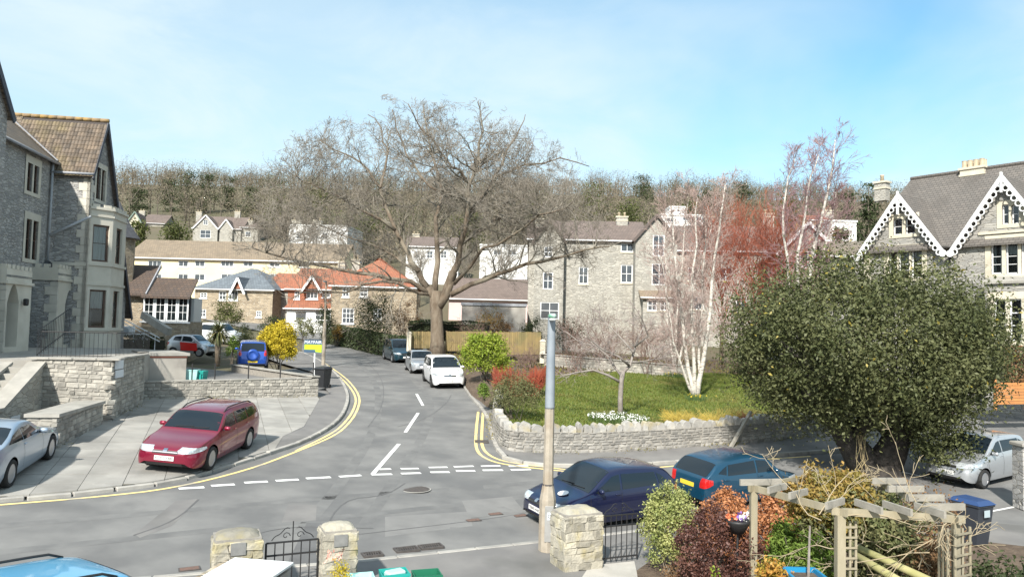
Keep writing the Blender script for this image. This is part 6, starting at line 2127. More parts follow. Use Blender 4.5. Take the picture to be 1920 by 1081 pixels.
M_limb = mat('grey_limb_bark', (.17, .15, .12), (.25, .23, .185), scale=3, rough=.95, bump=.6, bscale=14, bdist=.04)
M_twig = mat('grey_twig', (.20, .175, .14), (.27, .24, .20), scale=.6, rough=.95)
M_applebark = mat('pale_grey_bark', (.26, .235, .21), (.19, .165, .145), scale=6, rough=.95, bump=.5, bscale=25)
M_birch = mat('birch_bark', (.56, .53, .475), (.45, .42, .365), scale=7, rough=.85, c3=(.17, .14, .12), s3=5.5, stretch=(1, 1, 3))
M_bitwig = mat('birch_twig', (.33, .235, .205), (.42, .33, .295), scale=.7, rough=.9)
M_redtwig = mat('red_twig', (.36, .095, .05), (.28, .09, .055), scale=.8, rough=.9)
M_purtwig = mat('purple_brown_twig', (.17, .105, .085), (.24, .165, .135), scale=.8, rough=.9)

# ---- the big bare tree
tb = lp(820, 664)
TY = tb[1]
def tpx(px, py, dy=0.0):
    return at_y(px, py, TY + dy)
LQ = []
limbs = [  # (pixel path, start radius m, end radius, depth drift)
    ([(806, 550), (770, 527), (700, 514), (640, 506), (580, 494), (525, 481), (472, 464)], .20, .045, -4.0),
    ([(808, 552), (765, 540), (715, 527), (650, 548), (590, 545), (545, 560)], .13, .03, -6.5),
    ([(802, 540), (785, 508), (766, 476), (742, 432), (722, 384), (713, 352), (690, 318), (655, 292), (600, 262)], .25, .04, 2.5),
    ([(713, 352), (722, 316), (728, 280), (715, 240), (690, 215)], .12, .03, 4.0),
    ([(815, 552), (821, 490), (817, 410), (829, 362), (816, 308), (802, 250), (793, 195)], .25, .035, 3.5),
    ([(833, 560), (849, 512), (862, 460), (876, 402), (880, 346), (897, 300), (906, 245), (900, 205)], .33, .035, -2.0),
    ([(876, 402), (905, 370), (925, 333), (985, 308), (1050, 296), (1105, 312)], .16, .03, 3.0),
    ([(880, 346), (862, 318), (838, 300), (812, 262), (780, 225), (765, 195)], .12, .03, -4.0),
    ([(925, 333), (950, 280), (975, 240), (985, 215)], .10, .025, 4.0),
    ([(845, 552), (882, 533), (932, 514), (988, 494), (1042, 484), (1090, 470), (1142, 462)], .22, .045, -3.0),
    ([(851, 532), (905, 465), (962, 440), (1012, 402), (1060, 390)], .15, .03, -6.0),
    ([(829, 362), (790, 332), (762, 290), (742, 240), (735, 205)], .13, .03, 2.0),
    ([(785, 508), (740, 480), (690, 455), (640, 440), (590, 420)], .11, .03, 6.0),
    ([(862, 460), (915, 425), (950, 380), (1010, 350), (1070, 345)], .12, .03, 6.0),
    ([(742, 432), (690, 400), (640, 370), (585, 345), (555, 330)], .13, .03, -3.0),
]
thick = MB(); thin = []
trunk_pts = [tpx(820, 672), tpx(820, 640), tpx(819, 600), tpx(817, 570), tpx(818, 545)]
thick.tube(trunk_pts, [.66, .50, .44, .46, .45], 14)
thick.tube([tpx(818, 560), tpx(803, 538)], [.42, .27], 10)
thick.tube([tpx(820, 575), tpx(834, 556), tpx(850, 510)], [.42, .36, .33], 10)
oak_o = dict(levels=4, ns=[5, 4, 3, 2], nch=[6, 5, 4, 3], ang=(28, 66), lr=(.42, .70), wig=.20, lift=.02, rmin=.0085, up=.05)
for path, r0, r1, dd in limbs:
    P3 = []
    for i, (a, b) in enumerate(path):
        f = i / (len(path) - 1)
        P3.append(tpx(a, b, dd * f))
    # light irregularity between the traced points
    Q = [P3[0]]
    for a, b in zip(P3[:-1], P3[1:]):
        Q += [a * .5 + b * .5 + RNG.normal(size=3) * .10, b]
    rs = [r0 + (r1 - r0) * (i / (len(Q) - 1)) ** .8 for i in range(len(Q))]
    thick.tube(Q, rs, 8)
    LQ += [(q, r_) for q, r_ in zip(Q[3:], rs[3:])]
    tot = sum(np.linalg.norm(b - a) for a, b in zip(Q[:-1], Q[1:]))
    nchild = int(tot * 1.3) + 3
    for k in range(nchild):
        f = .18 + .82 * (k + random.random()) / nchild
        i = min(int(f * (len(Q) - 1)), len(Q) - 2)
        ff = f * (len(Q) - 1) - i
        p = Q[i] + (Q[i + 1] - Q[i]) * ff
        t = Q[i + 1] - Q[i]; t /= np.linalg.norm(t)
        d = rot_about(t, np.cross(t, rand_dirs(1)[0]), rad(random.uniform(30, 75)))
        d = d + np.array([0, 0, .12]); d /= np.linalg.norm(d)
        L_ = random.uniform(1.7, 3.6) * (1.1 - .4 * f)
        grow(thin, p, d, L_, max(rs[i] * .42, .02), 1, oak_o)
    t = Q[-1] - Q[-2]; t /= np.linalg.norm(t)
    for _ in range(3):
        grow(thin, Q[-1], t + RNG.normal(size=3) * .25, 2.4, r1 * .8, 1, oak_o)
# nothing grows beyond the dome of the crown
c_cr = tpx(808, 440); rx_cr = (tpx(1165, 440)[0] - tpx(450, 440)[0]) / 2; rz_cr = tpx(808, 196)[2] - c_cr[2]
def in_crown(p):
    q = (p - c_cr) / np.array([rx_cr, rx_cr * .85, rz_cr if p[2] > c_cr[2] else rz_cr * .95])
    return q @ q < 1.0 + .05 * math.sin(p[0] * 3 + p[2] * 2)
lqp = np.array([q for q, _ in LQ])
tw_o = dict(levels=4, ns=[4, 4, 3, 2], nch=[5, 5, 4, 3], ang=(25, 65), lr=(.42, .7), wig=.2, lift=.015, rmin=.0085, up=.05)
for _ in range(200):
    d = rand_dirs(1)[0]
    if d[2] < -.2: d[2] *= -1
    tg = c_cr + d * np.array([rx_cr, rx_cr * .85, rz_cr]) * random.uniform(.62, .96)
    if d[2] < 0: tg[2] = c_cr[2] + d[2] * rz_cr * .5
    dist = np.linalg.norm(lqp - tg, axis=1) + np.maximum(lqp[:, 2] - tg[2], 0) * 1.5
    k = int(np.argmin(dist)); p = lqp[k]; L_ = np.linalg.norm(tg - p)
    if L_ > 7.5 or L_ < .6: continue
    ctrl = p * .5 + tg * .5 + np.array([0, 0, -.12 * L_]) + RNG.normal(size=3) * .1 * L_
    r0 = min(max(LQ[k][1] * .6, .025), .012 + .012 * L_); prev = p; n_ = 6
    for i in range(1, n_ + 1):
        f = i / n_
        q = p * (1 - f) ** 2 + ctrl * 2 * f * (1 - f) + tg * f * f + RNG.normal(size=3) * .06
        thin.append((prev, q, r0 * (1.05 - .75 * (i - 1) / n_), r0 * (1.05 - .75 * f), 1))
        if i > 1:
            t = (q - prev) / np.linalg.norm(q - prev)
            for _k in range(2):
                grow(thin, q, rot_about(t, np.cross(t, rand_dirs(1)[0]), rad(random.uniform(20, 65))), random.uniform(.8, 1.7), r0 * .45, 2, tw_o)
        prev = q
thin = [s for s in thin if in_crown(s[1])]
big_tree = empty('bare_tree', tb, 0, 'huge spreading leafless tree at the corner of the side road', 'tree')
part(big_tree, 'trunk', thick, M_bark, True)
lim2 = [s for s in thin if s[2] > .03]; tw2 = [s for s in thin if s[2] <= .03]
if lim2: tag(link('limbs', seg_mesh('limbs', lim2, M_limb, tb, 5), big_tree), kind='stuff')
link('crown', seg_mesh('crown', tw2, M_twig, tb, 3), big_tree)
NTW = len(thin)

# ---- crab apple on the lawn
ab = lp(1165, 785)
def apx(px, py, dy=0.0): return at_y(px, py, ab[1] + dy)
thick = MB(); thin = []
thick.tube([apx(1164, 792), apx(1163, 750), apx(1165, 715), apx(1168, 695)], [.13, .105, .10, .10], 8)
ap_o = dict(levels=3, ns=[4, 3, 3], nch=[5, 4, 3], ang=(30, 65), lr=(.4, .68), wig=.2, lift=.0, rmin=.006, up=.05)
for path, r0, r1, dd in [([(1163, 716), (1140, 703), (1112, 693), (1080, 698), (1050, 706)], .065, .02, -.5), ([(1166, 705), (1150, 685), (1143, 670)], .06, .03, .5), ([(1168, 698), (1182, 684), (1188, 660), (1198, 630), (1210, 605)], .075, .02, .8),
                         ([(1180, 685), (1160, 668), (1130, 655), (1105, 635), (1095, 610)], .055, .016, -1.0), ([(1188, 660), (1170, 640), (1150, 618), (1120, 590)], .05, .014, 1.2), ([(1184, 680), (1220, 675), (1250, 668)], .04, .012, -.8), ([(1190, 650), (1215, 630), (1205, 600), (1190, 575)], .04, .012, -1.2), ([(1143, 670), (1120, 650), (1085, 640), (1060, 620)], .035, .012, 1.5)]:
    Q = [apx(a, b, dd * i / (len(path) - 1)) for i, (a, b) in enumerate(path)]
    rs = [r0 + (r1 - r0) * i / (len(Q) - 1) for i in range(len(Q))]
    thick.tube(Q, rs, 7)
    for k in range(8):
        f = .25 + .75 * (k + random.random()) / 8
        i = min(int(f * (len(Q) - 1)), len(Q) - 2)
        p = Q[i] + (Q[i + 1] - Q[i]) * (f * (len(Q) - 1) - i)
        t = Q[i + 1] - Q[i]; t /= np.linalg.norm(t)
        grow(thin, p, rot_about(t, np.cross(t, rand_dirs(1)[0]), rad(random.uniform(25, 70))), random.uniform(.5, 1.1), .018, 1, ap_o)
put_tree('apple_tree', 'small bare grey fruit tree on the corner lawn among white flowers', 'tree', ab, thick, thin, M_applebark, mat('apple_twig', (.24, .20, .185), (.31, .26, .24), scale=.8, rough=.9))

# ---- birches
def birch(lab, base, stems, o, rb, nm='birch_tree', mt=M_bitwig, topup=.0, dens=1.0):
    thick = MB(); thin = []
    for path, r0, dd in stems:
        Q = [at_y(a, b, base[1] + dd * i / (len(path) - 1)) for i, (a, b) in enumerate(path)]
        rs = [max(r0 * (1 - .85 * i / (len(Q) - 1)), .012) for i in range(len(Q))]
        Q2, r2 = [Q[0]], [rs[0]]
        for i in range(len(Q) - 1):
            Q2 += [Q[i] * .5 + Q[i + 1] * .5 + RNG.normal(size=3) * .04, Q[i + 1]]; r2 += [(rs[i] + rs[i + 1]) / 2, rs[i + 1]]
        thick.tube(Q2, r2, 8)
        tot = sum(np.linalg.norm(b - a) for a, b in zip(Q2[:-1], Q2[1:]))
        nch = int(tot * 3.4 * dens)
        for k in range(nch):
            f = .22 + .78 * (k + random.random()) / nch
            i = min(int(f * (len(Q2) - 1)), len(Q2) - 2)
            p = Q2[i] + (Q2[i + 1] - Q2[i]) * (f * (len(Q2) - 1) - i)
            t = Q2[i + 1] - Q2[i]; t /= np.linalg.norm(t)
            d = rot_about(t, np.cross(t, rand_dirs(1)[0]), rad(random.uniform(25, 55)))
            grow(thin, p, d, random.uniform(.9, 2.1) * (1.15 - .5 * f), .016, 1, o)
    return put_tree(nm, lab, 'tree', base, thick, thin, M_birch, mt, 'birch trees on the corner lawn')
bi_o = dict(levels=3, ns=[4, 4, 3], nch=[6, 6, 4], ang=(20, 50), lr=(.45, .75), wig=.14, lift=.01, rmin=.008, up=.06)
bb = lp(1305, 748)
birch('white barked birch clump with daffodils at its foot', bb, [([(1302, 750), (1290, 690), (1280, 600), (1268, 500), (1262, 430), (1258, 385)], .13, .6), ([(1305, 750), (1302, 690), (1297, 600), (1300, 500), (1304, 420), (1308, 370)], .12, -.5), ([(1307, 750), (1318, 680), (1332, 580), (1340, 480), (1352, 400), (1360, 345)], .14, .3), ([(1306, 750), (1310, 670), (1318, 560), (1322, 470), (1330, 395)], .10, 1.0), ([(1303, 750), (1283, 700), (1262, 640), (1250, 560), (1240, 480)], .08, -1.0)], bi_o, .14)
bb2 = lp(1265, 699)
birch('second thinner white birch clump further back on the lawn', bb2, [([(1264, 701), (1256, 640), (1250, 560), (1246, 470), (1250, 400)], .10, .3), ([(1266, 701), (1268, 620), (1274, 540), (1282, 450), (1290, 380)], .09, -.4), ([(1268, 701), (1282, 640), (1296, 560), (1318, 480), (1335, 420)], .09, .6)], bi_o, .12)
b3 = np.array([*at_y(1545, 640, 43)[:2], 0]); b3[2] = float(gg(b3[0], b3[1]))
birch('tall birch rising above the evergreen oak with purple twigs', b3, [([(1505, 690), (1512, 600), (1522, 480), (1545, 390), (1560, 320), (1566, 262)], .16, .5), ([(1500, 690), (1500, 600), (1495, 480), (1510, 400), (1520, 330), (1535, 290)], .13, -.6), ([(1498, 690), (1485, 600), (1476, 480), (1468, 400), (1478, 330), (1492, 290)], .12, .2), ([(1503, 690), (1530, 600), (1545, 470), (1562, 400), (1568, 340)], .10, .8)], bi_o, .16, mt=mat('purple_birch_twig', (.25, .155, .165), (.32, .21, .21), scale=.7, rough=.9), dens=.9)
# ---- red twigged trees behind the birches
rd_o = dict(levels=3, ns=[4, 4, 3], nch=[6, 6, 5], ang=(15, 42), lr=(.45, .75), wig=.12, lift=.02, rmin=.0085, up=.12)
for k, (px, pyb, pyt, wpx, Y, lab) in enumerate(((1352, 640, 372, 95, 58, 'reddish twiggy tree, leftmost of the red trees behind the birches'), (1412, 640, 352, 95, 56, 'brightest red twiggy tree behind the birches'), (1470, 640, 342, 85, 55, 'red twiggy tree nearest the tall birch above the oak'))):
    q = at_y(px, pyb, Y); base = np.array([q[0], q[1], float(gg(q[0], q[1]))])
    zt = at_y(px, pyt, Y)[2]; Hh = zt - base[2]; wd_ = wpx / F_PX * Y / 2
    thick = MB(); thin = []
    thick.tube([base - (0, 0, .2), base + (.1, 0, Hh * .3), base + (0, .1, Hh * .5)], [.16, .12, .08], 7)
    for j in range(38):
        hf = random.uniform(.25, .85)
        an = random.uniform(0, 2 * PI)
        d = np.array([math.cos(an) * random.uniform(.25, .8), math.sin(an) * random.uniform(.25, .8), .9])
        d /= np.linalg.norm(d)
        p0_ = base + np.array([0, 0, Hh * hf * .65])
        grow(thin, p0_, d, min(Hh * (1.02 - hf * .65) * random.uniform(.6, .95), wd_ * 2.6), .03, 1, rd_o)
    put_tree('red_twig_tree', lab, 'tree', base, thick, thin, M_bark, M_redtwig, 'red twigged trees')

# ---- evergreen oak
ob_ = gp(1640, 888)
M_oakleaf = leaf_mat('evergreen_leaf', (.054, .068, .026), (.084, .10, .037), (.165, .17, .075), trans=.25, rough=.55, spec=.3)
M_oaktrunk = mat('dark_oak_bark', (.035, .03, .026), (.06, .052, .044), scale=5, rough=.95, bump=1.0, bscale=14, bdist=.05)
OY = ob_[1]
def opx(px, py, dy=0.0): return at_y(px, py, OY + dy)
oc = (opx(1350, 690) + opx(1888, 690)) / 2; oc[2] = (opx(1620, 484)[2] + opx(1620, 812)[2]) / 2
orx = (opx(1888, 690)[0] - opx(1350, 690)[0]) / 2; orz = (opx(1620, 484)[2] - opx(1620, 812)[2]) / 2
ok = empty('evergreen_oak', ob_, 0, 'broad round evergreen oak with dark dense leaves at the right', 'tree')
thick = MB()
fork = opx(1636, 872)
thick.tube([opx(1642, 905), opx(1641, 888), opx(1638, 868)], [.95, .82, .72], 14)
thick.tube([opx(1625, 880), opx(1602, 840), opx(1575, 800), opx(1520, 730)], [.55, .46, .36, .2], 10)
thick.tube([opx(1650, 880), opx(1672, 845), opx(1690, 800), opx(1740, 700)], [.62, .50, .40, .2], 10)
for a in range(9):
    an = 2 * PI * a / 9
    e0 = opx(1600 if a % 2 else 1685, 820)
    thick.tube([e0, e0 + np.array([math.cos(an) * orx * .4, math.sin(an) * orx * .35, 1.4]), oc + np.array([math.cos(an) * orx * .55, math.sin(an) * orx * .5, random.uniform(-.6, 1.0)])], [.26, .16, .05], 7)
part(ok, 'trunk', thick, M_oaktrunk, True)
P1, O1, T1_ = blob(oc, (orx * .93, orx * .82, orz * .93), 560, 160, .70, (.66, .98), lump=.10)
P2, O2, T2_ = blob(oc + np.array([orx * .05, -.2, -orz * .38]), (orx * .80, orx * .6, orz * .40), 130, 90, .5, (.6, 1.0), lump=.1)
P3, O3, T3_ = blob(opx(1768, 840, -1.2), (.95, .7, .7), 32, 90, .45, (.4, 1.0))
P4, O4, T4_ = blob(oc + np.array([0, 0, orz * .1]), (orx * 1.0, orx * .85, orz * 1.0), 260, 26, .5, (.90, .99), lump=.08)
Pn = np.concatenate([P1, P2, P3, P4]); On = np.concatenate([O1, O2, O3, O4]); Tn = np.concatenate([T1_, T2_, T3_, np.clip(T4_ + .35, 0, 1)])
leaf_obj('crown', Pn, .115, M_oakleaf, ok, Tn * .7, .5, On, .5)
yl = RNG.choice(len(P4), 320)
leaf_obj('yellow_sprigs', P4[yl] + O4[yl] * .06, .13, leaf_mat('yellowed_leaf', (.34, .26, .04), (.28, .24, .05), trans=.2), ok, None, .45, O4[yl], kind='stuff')
thin = []
for _ in range(9):
    a = opx(random.uniform(1606, 1625), 815, -.8)
    thin.append((a, opx(random.uniform(1604, 1628), 860, -.9), .012, .01)); thin.append((thin[-1][1], opx(random.uniform(1596, 1640), 880, -1.0), .01, .008))
link('hanging_ivy', seg_mesh('hanging_ivy', thin, mat('dry_ivy', (.36, .29, .16), rough=.9), ob_), ok)
# ---- the wooded hill
M_wood = mat('bare_wood', (.175, .145, .10), (.125, .112, .072), scale=.045, rough=.98, tint=(.27, .225, .165), trans=.25, c3=(.10, .12, .05), s3=.04)
M_pine = leaf_mat('pine_needles', (.030, .045, .022), (.045, .062, .028), (.075, .09, .04), trans=.1, rough=.8, spec=.1)
M_evg = leaf_mat('hill_evergreen', (.055, .07, .025), (.08, .095, .034), (.13, .14, .05), trans=.15, rough=.8, spec=.1)
M_stem = mat('far_trunk', (.17, .145, .11), (.12, .10, .08), scale=.5, rough=.95)
HR = [(228, 312, 392, 452, 190), (355, 490, 392, 456, 170), (538, 655, 412, 486, 135), (758, 864, 440, 520, 120), (896, 992, 455, 520, 118), (985, 1280, 398, 600, 76), (1236, 1330, 384, 420, 124), (1265, 1485, 420, 600, 84), (1458, 1575, 414, 600, 62), (1515, 1610, 402, 452, 100), (232, 645, 450, 560, 96), (362, 515, 500, 600, 82), (490, 790, 480, 600, 76), (836, 995, 520, 600, 92)]
def blocked(x, y, zt, rr):
    px, py = proj((x, y, zt))
    mpx = rr / y * F_PX
    for a, b, yt, yb, Y in HR:
        if y < Y + 12 and a - mpx < px < b + mpx and py < yb - 2:
            return True
    return False
WP, WT, SEG = [], [], []
n_tr = 0
tries = 0
while n_tr < 1450 and tries < 18000:
    tries += 1
    y = 105 + 330 * random.random() ** .75
    x = random.uniform(-.66, .66) * y
    if not (-.58 * y < x < .62 * y): continue
    z = float(g(x, y)); Hh = random.uniform(5.5, 14) * (1 if y > 150 else .75)
    if blocked(x, y, z + Hh, Hh * .35): continue
    n_tr += 1
    k = int(245 * (1.25 if y < 200 else .8))
    d = rand_dirs(k)
    rr = RNG.random(k) ** .4
    cw = Hh * random.uniform(.30, .46)
    c = np.array([x, y, z + Hh * .58])
    p = c + d * rr[:, None] * np.array([cw, cw, Hh * .44])
    WP.append(p)
    WT.append(np.clip(RNG.random(k) * .6 + random.uniform(-.45, .75), 0, 1))
    SEG.append((np.array([x, y, z - .5]), np.array([x, y, z + Hh * .6]), .2, .08))
    for _ in range(3):
        dd = rand_dirs(1)[0]; dd[2] = abs(dd[2]) + .5
        SEG.append((np.array([x, y, z + Hh * .35]), c + dd * Hh * .3, .10, .03))
WP = np.concatenate(WP); WT = np.concatenate(WT)
V, Fq = leaf_arrays(WP, .58, .30, None)
wd_o = tag(link('woodland', np_mesh('woodland', V, Fq, M_wood, False, np.repeat(WT, 4))), 'leafless brown woodland covering the hill behind the houses', 'woodland', kind='stuff')
tag(link('woodland_trunks', seg_mesh('woodland_trunks', SEG, M_stem, n=4)), 'thin pale trunks of the hill woodland', 'woodland', kind='stuff')
def conifer(lab, px, py_top, py_base, wpx, Y, m=M_pine, name='pine_tree', n=1500, leaf=.55, layers=7, group='dark evergreens on the hill', flat=.5):
    q = at_y(px, py_base, Y); zt = at_y(px, py_top, Y)[2]
    base = np.array([q[0], q[1], min(float(g(q[0], q[1])), q[2])]); Hh = zt - base[2]; w = wpx / F_PX * Y / 2
    e_ = empty(name, base, 0, lab, 'tree', group)
    thick = MB().tube([base, base + (0, 0, Hh * .95)], [max(.12, Hh * .018), .05], 6)
    pts = []
    for k in range(layers * 3):
        hf = random.uniform(.30, 1.0)
        an = random.uniform(0, 2 * PI)
        rr = w * (1.15 - hf * .75) * random.uniform(.25, .95)
        c = base + np.array([math.cos(an) * rr, math.sin(an) * rr, Hh * hf - .3])
        thick.tube([base + (0, 0, Hh * max(hf - .08, .1)), c], [.07, .02], 4)
        m_ = n // (layers * 3)
        pts.append(c + RNG.normal(size=(m_, 3)) * np.array([w * .30, w * .30, w * .30 * flat]))
    part(e_, 'trunk', thick, M_stem)
    leaf_obj('crown', np.concatenate(pts), leaf, m, e_, None, .45, None)
    return e_
for px, yt, yb, w, Y, lab in ((318, 338, 420, 46, 235, 'dark pine, leftmost of the group above the cream flats'), (350, 322, 420, 50, 230, 'tallest dark pine above the cream flats'), (385, 326, 420, 44, 232, 'dark pine right of the tallest one above the cream flats'), (428, 334, 410, 34, 240, 'slim dark pine on the skyline above the two gabled house'),
                              (470, 350, 420, 40, 225, 'dark pine just right of the two gabled hillside house'), (1205, 322, 400, 44, 250, 'broad dark evergreen on the skyline right of the big tree'), (1330, 345, 400, 40, 250, 'dark evergreen on the skyline above the red trees'), (1395, 340, 400, 36, 255, 'small dark evergreen on the skyline left of the tall birch'), (1628, 340, 420, 46, 140, 'dark evergreen beside the right villa chimney'), (1590, 352, 420, 50, 150, 'rounded evergreen left of the right villa roof'), (255, 352, 440, 46, 215, 'evergreen above the far left hillside house')):
    conifer(lab, px, yt, yb, w, Y)
for px, yt, yb, w, Y, lab in ((1000, 352, 430, 90, 190, 'olive evergreen thicket right of the big tree crown'), (1110, 350, 430, 80, 170, 'olive evergreen tree above the gothic villa'), (1180, 372, 430, 70, 160, 'round olive evergreen right above the gothic villa roof'), (600, 362, 420, 70, 190, 'olive evergreen behind the white stepped house'), (330, 425, 455, 60, 150, 'green thicket between the two hillside houses'), (520, 372, 440, 60, 180, 'olive tree left of the white stepped house'), (700, 400, 470, 80, 150, 'olive thicket behind the big tree limbs'), (880, 400, 470, 70, 150, 'olive thicket right of the big tree trunk on the hill'), (260, 418, 455, 40, 130, 'dark bush beside the villa gable on the hill'), (1290, 372, 420, 60, 170, 'olive evergreen behind the white lookout'), (1480, 372, 420, 60, 170, 'olive evergreen behind the red trees'), (1575, 425, 452, 46, 96, 'clipped green hedge tree above the mossy outbuilding')):
    conifer(lab, px, yt, yb, w, Y, M_evg, 'evergreen_tree', 1700, .5, 8, 'olive evergreens on the hill', .8)
# ---- shrubs, hedges, flowers
def shrub(name, lab, x0, x1, y0, y1, Y, m, n=1600, leaf=.09, cat='shrub', group=None, h=None, cl=60, cr=.3, lump=.12, aspect=.5, stems=M_stem, base=None, depth=.9, shell=(.45, 1.0), zmin=-.6, tintk=1.0, sm_=.02):
    """bush filling a pixel box at distance Y"""
    a, b = at_y(x0, (y0 + y1) / 2, Y), at_y(x1, (y0 + y1) / 2, Y)
    zt, zb_ = at_y((x0 + x1) / 2, y0, Y)[2], at_y((x0 + x1) / 2, y1, Y)[2]
    c = (a + b) / 2; c[2] = (zt + zb_) / 2
    if base == 'g': zb_ = float(g(c[0], c[1])) + .05
    elif base == 'gg': zb_ = float(gg(c[0], c[1]))
    elif base is not None: zb_ = base
    c[2] = (zt + zb_) / 2
    r = np.array([(b[0] - a[0]) / 2, (b[0] - a[0]) / 2 * depth, (zt - zb_) / 2])
    e_ = empty(name, (c[0], c[1], zb_), 0, lab, cat, group)
    Pn, On, Tn = blob(c, r * .92, cl, max(4, n // cl), cr * r.mean(), shell, zmin, lump)
    Pn[:, 2] = np.maximum(Pn[:, 2], zb_ + .02)
    leaf_obj('foliage', Pn, leaf, m, e_, Tn * tintk, aspect, On, .45)
    st_ = []
    for k in range(10):
        q = Pn[random.randrange(len(Pn))]
        b0 = np.array([c[0] + random.uniform(-.2, .2) * r[0], c[1] + random.uniform(-.2, .2) * r[1], zb_ - .05])
        mid = b0 * .5 + q * .5 + np.array([0, 0, .1 * r[2]])
        st_ += [(b0, mid, sm_, sm_ * .7), (mid, q, sm_ * .7, sm_ * .3)]
    link('stems', seg_mesh('stems', st_, stems, e_.location, 4), e_)
    return e_
LM = leaf_mat
M_gold = LM('golden_conifer', (.48, .38, .02), (.38, .33, .03), (.60, .47, .05), .25, .7, .2)
M_dgreen = LM('dark_conifer', (.022, .035, .016), (.035, .05, .02), (.06, .075, .03), .1, .7, .2)
M_green = LM('mid_green', (.075, .14, .02), (.11, .18, .028), (.19, .26, .05), .25, .6, .3)
M_lime = LM('lime_green', (.19, .26, .025), (.14, .21, .025), (.32, .38, .05), .3, .55, .3)
M_olive = LM('olive_bush', (.12, .14, .055), (.09, .115, .04), (.22, .21, .10), .25, .6, .25)
M_orng = LM('orange_green', (.30, .17, .04), (.16, .17, .04), (.42, .22, .05), .25, .6, .25)
M_brownl = LM('brown_leaf', (.12, .075, .04), (.16, .10, .05), (.24, .14, .07), .2, .7, .2)
M_var = LM('variegated_leaf', (.20, .24, .06), (.14, .19, .05), (.50, .50, .20), .25, .5, .4)
M_purp = LM('purple_leaf', (.055, .022, .020), (.085, .035, .026), (.15, .07, .05), .15, .5, .4)
M_cop = LM('copper_leaf', (.42, .17, .07), (.32, .13, .055), (.58, .28, .13), .3, .55, .3)
M_ivy = LM('ivy_leaf', (.03, .05, .02), (.05, .075, .028), (.10, .12, .05), .15, .5, .4)
CY = 46.5
shrub('golden_conifer', 'bright yellow conifer bush beside the parking court', 487, 557, 601, 684, 45.5, M_gold, 17000, .11, cl=260, cr=.2, lump=.10, base=2.1)
shrub('clipped_bush', 'dark clipped dome bush behind the palm', 441, 470, 601, 630, 56, M_dgreen, 1500, .10, base='g')
shrub('garden_shrub', 'yellow green shrub between the palm and the blue off-roader', 424, 448, 625, 662, 49, M_green, 1400, .1, base=2.1)
shrub('garden_shrub', 'mixed green shrub behind the blue off-roader', 444, 482, 618, 650, 53, M_olive, 1600, .1, base=2.2)
shrub('garden_shrub', 'low brown green shrub beside the tiny city car', 384, 420, 606, 650, 54, M_olive, 1300, .1, base=2.3)
shrub('round_bush', 'dark round olive tree in front of the slate house', 396, 456, 552, 592, 74, M_evg, 2600, .16, base='g', zmin=-.9)
shrub('column_conifer', 'tall dark columnar conifer before the red roofed houses', 596, 626, 553, 622, 66, M_dgreen, 3200, .12, base='g', depth=1, lump=.06, zmin=-1)
shrub('garden_shrub', 'dark hedge bush in front of the stone cottage', 487, 540, 590, 614, 70, M_dgreen, 1800, .14, base='g')
shrub('garden_shrub', 'mottled bush in front of the white garage', 549, 594, 592, 622, 70, M_olive, 1800, .14, base='g')
shrub('garden_shrub', 'orange leaved bush beside the columnar conifer', 622, 642, 600, 622, 68, M_orng, 900, .1, base='g')
shrub('yew_tree', 'wide dark yew left of the big tree trunk', 662, 742, 541, 628, 64, M_dgreen, 6500, .14, base='g', cl=120, lump=.15)
shrub('garden_shrub', 'brown twiggy bush between the yew and the trunk', 728, 800, 560, 630, 66, M_brownl, 3200, .12, base='g')
shrub('garden_shrub', 'orange and green shrub in front of the long garage', 886, 958, 576, 616, 64, M_orng, 2600, .12, base='gg')
shrub('garden_shrub', 'dark brown bush behind the fence right of the trunk', 916, 968, 596, 624, 61, M_brownl, 1700, .12, base='gg')
shrub('garden_shrub', 'dark green bush behind the right end of the fence', 972, 1024, 593, 628, 60, M_dgreen, 1900, .12, base='gg')
shrub('garden_shrub', 'green climber mass on the villa wall behind the lamp post', 1030, 1100, 594, 640, 60, M_dgreen, 2000, .12, base='gg')
q = lp(908, 714)
shrub('lime_bush', 'bright lime green laurel bush at the garden corner', 862, 958, 622, 716, q[1], M_lime, 7000, .13, base='gg', cl=110, cr=.26, lump=.14)
q = lp(962, 796)
shrub('olive_bush', 'grey green feathery bush behind the garden wall corner', 912, 1022, 700, 797, q[1] + .9, M_olive, 7500, .085, base='gg', cl=130, cr=.25, lump=.16, aspect=.28)
shrub('garden_shrub', 'small fresh green shrub at the wall below the lime bush', 896, 918, 716, 756, lp(908, 752)[1], M_green, 1300, .08, base='gg')
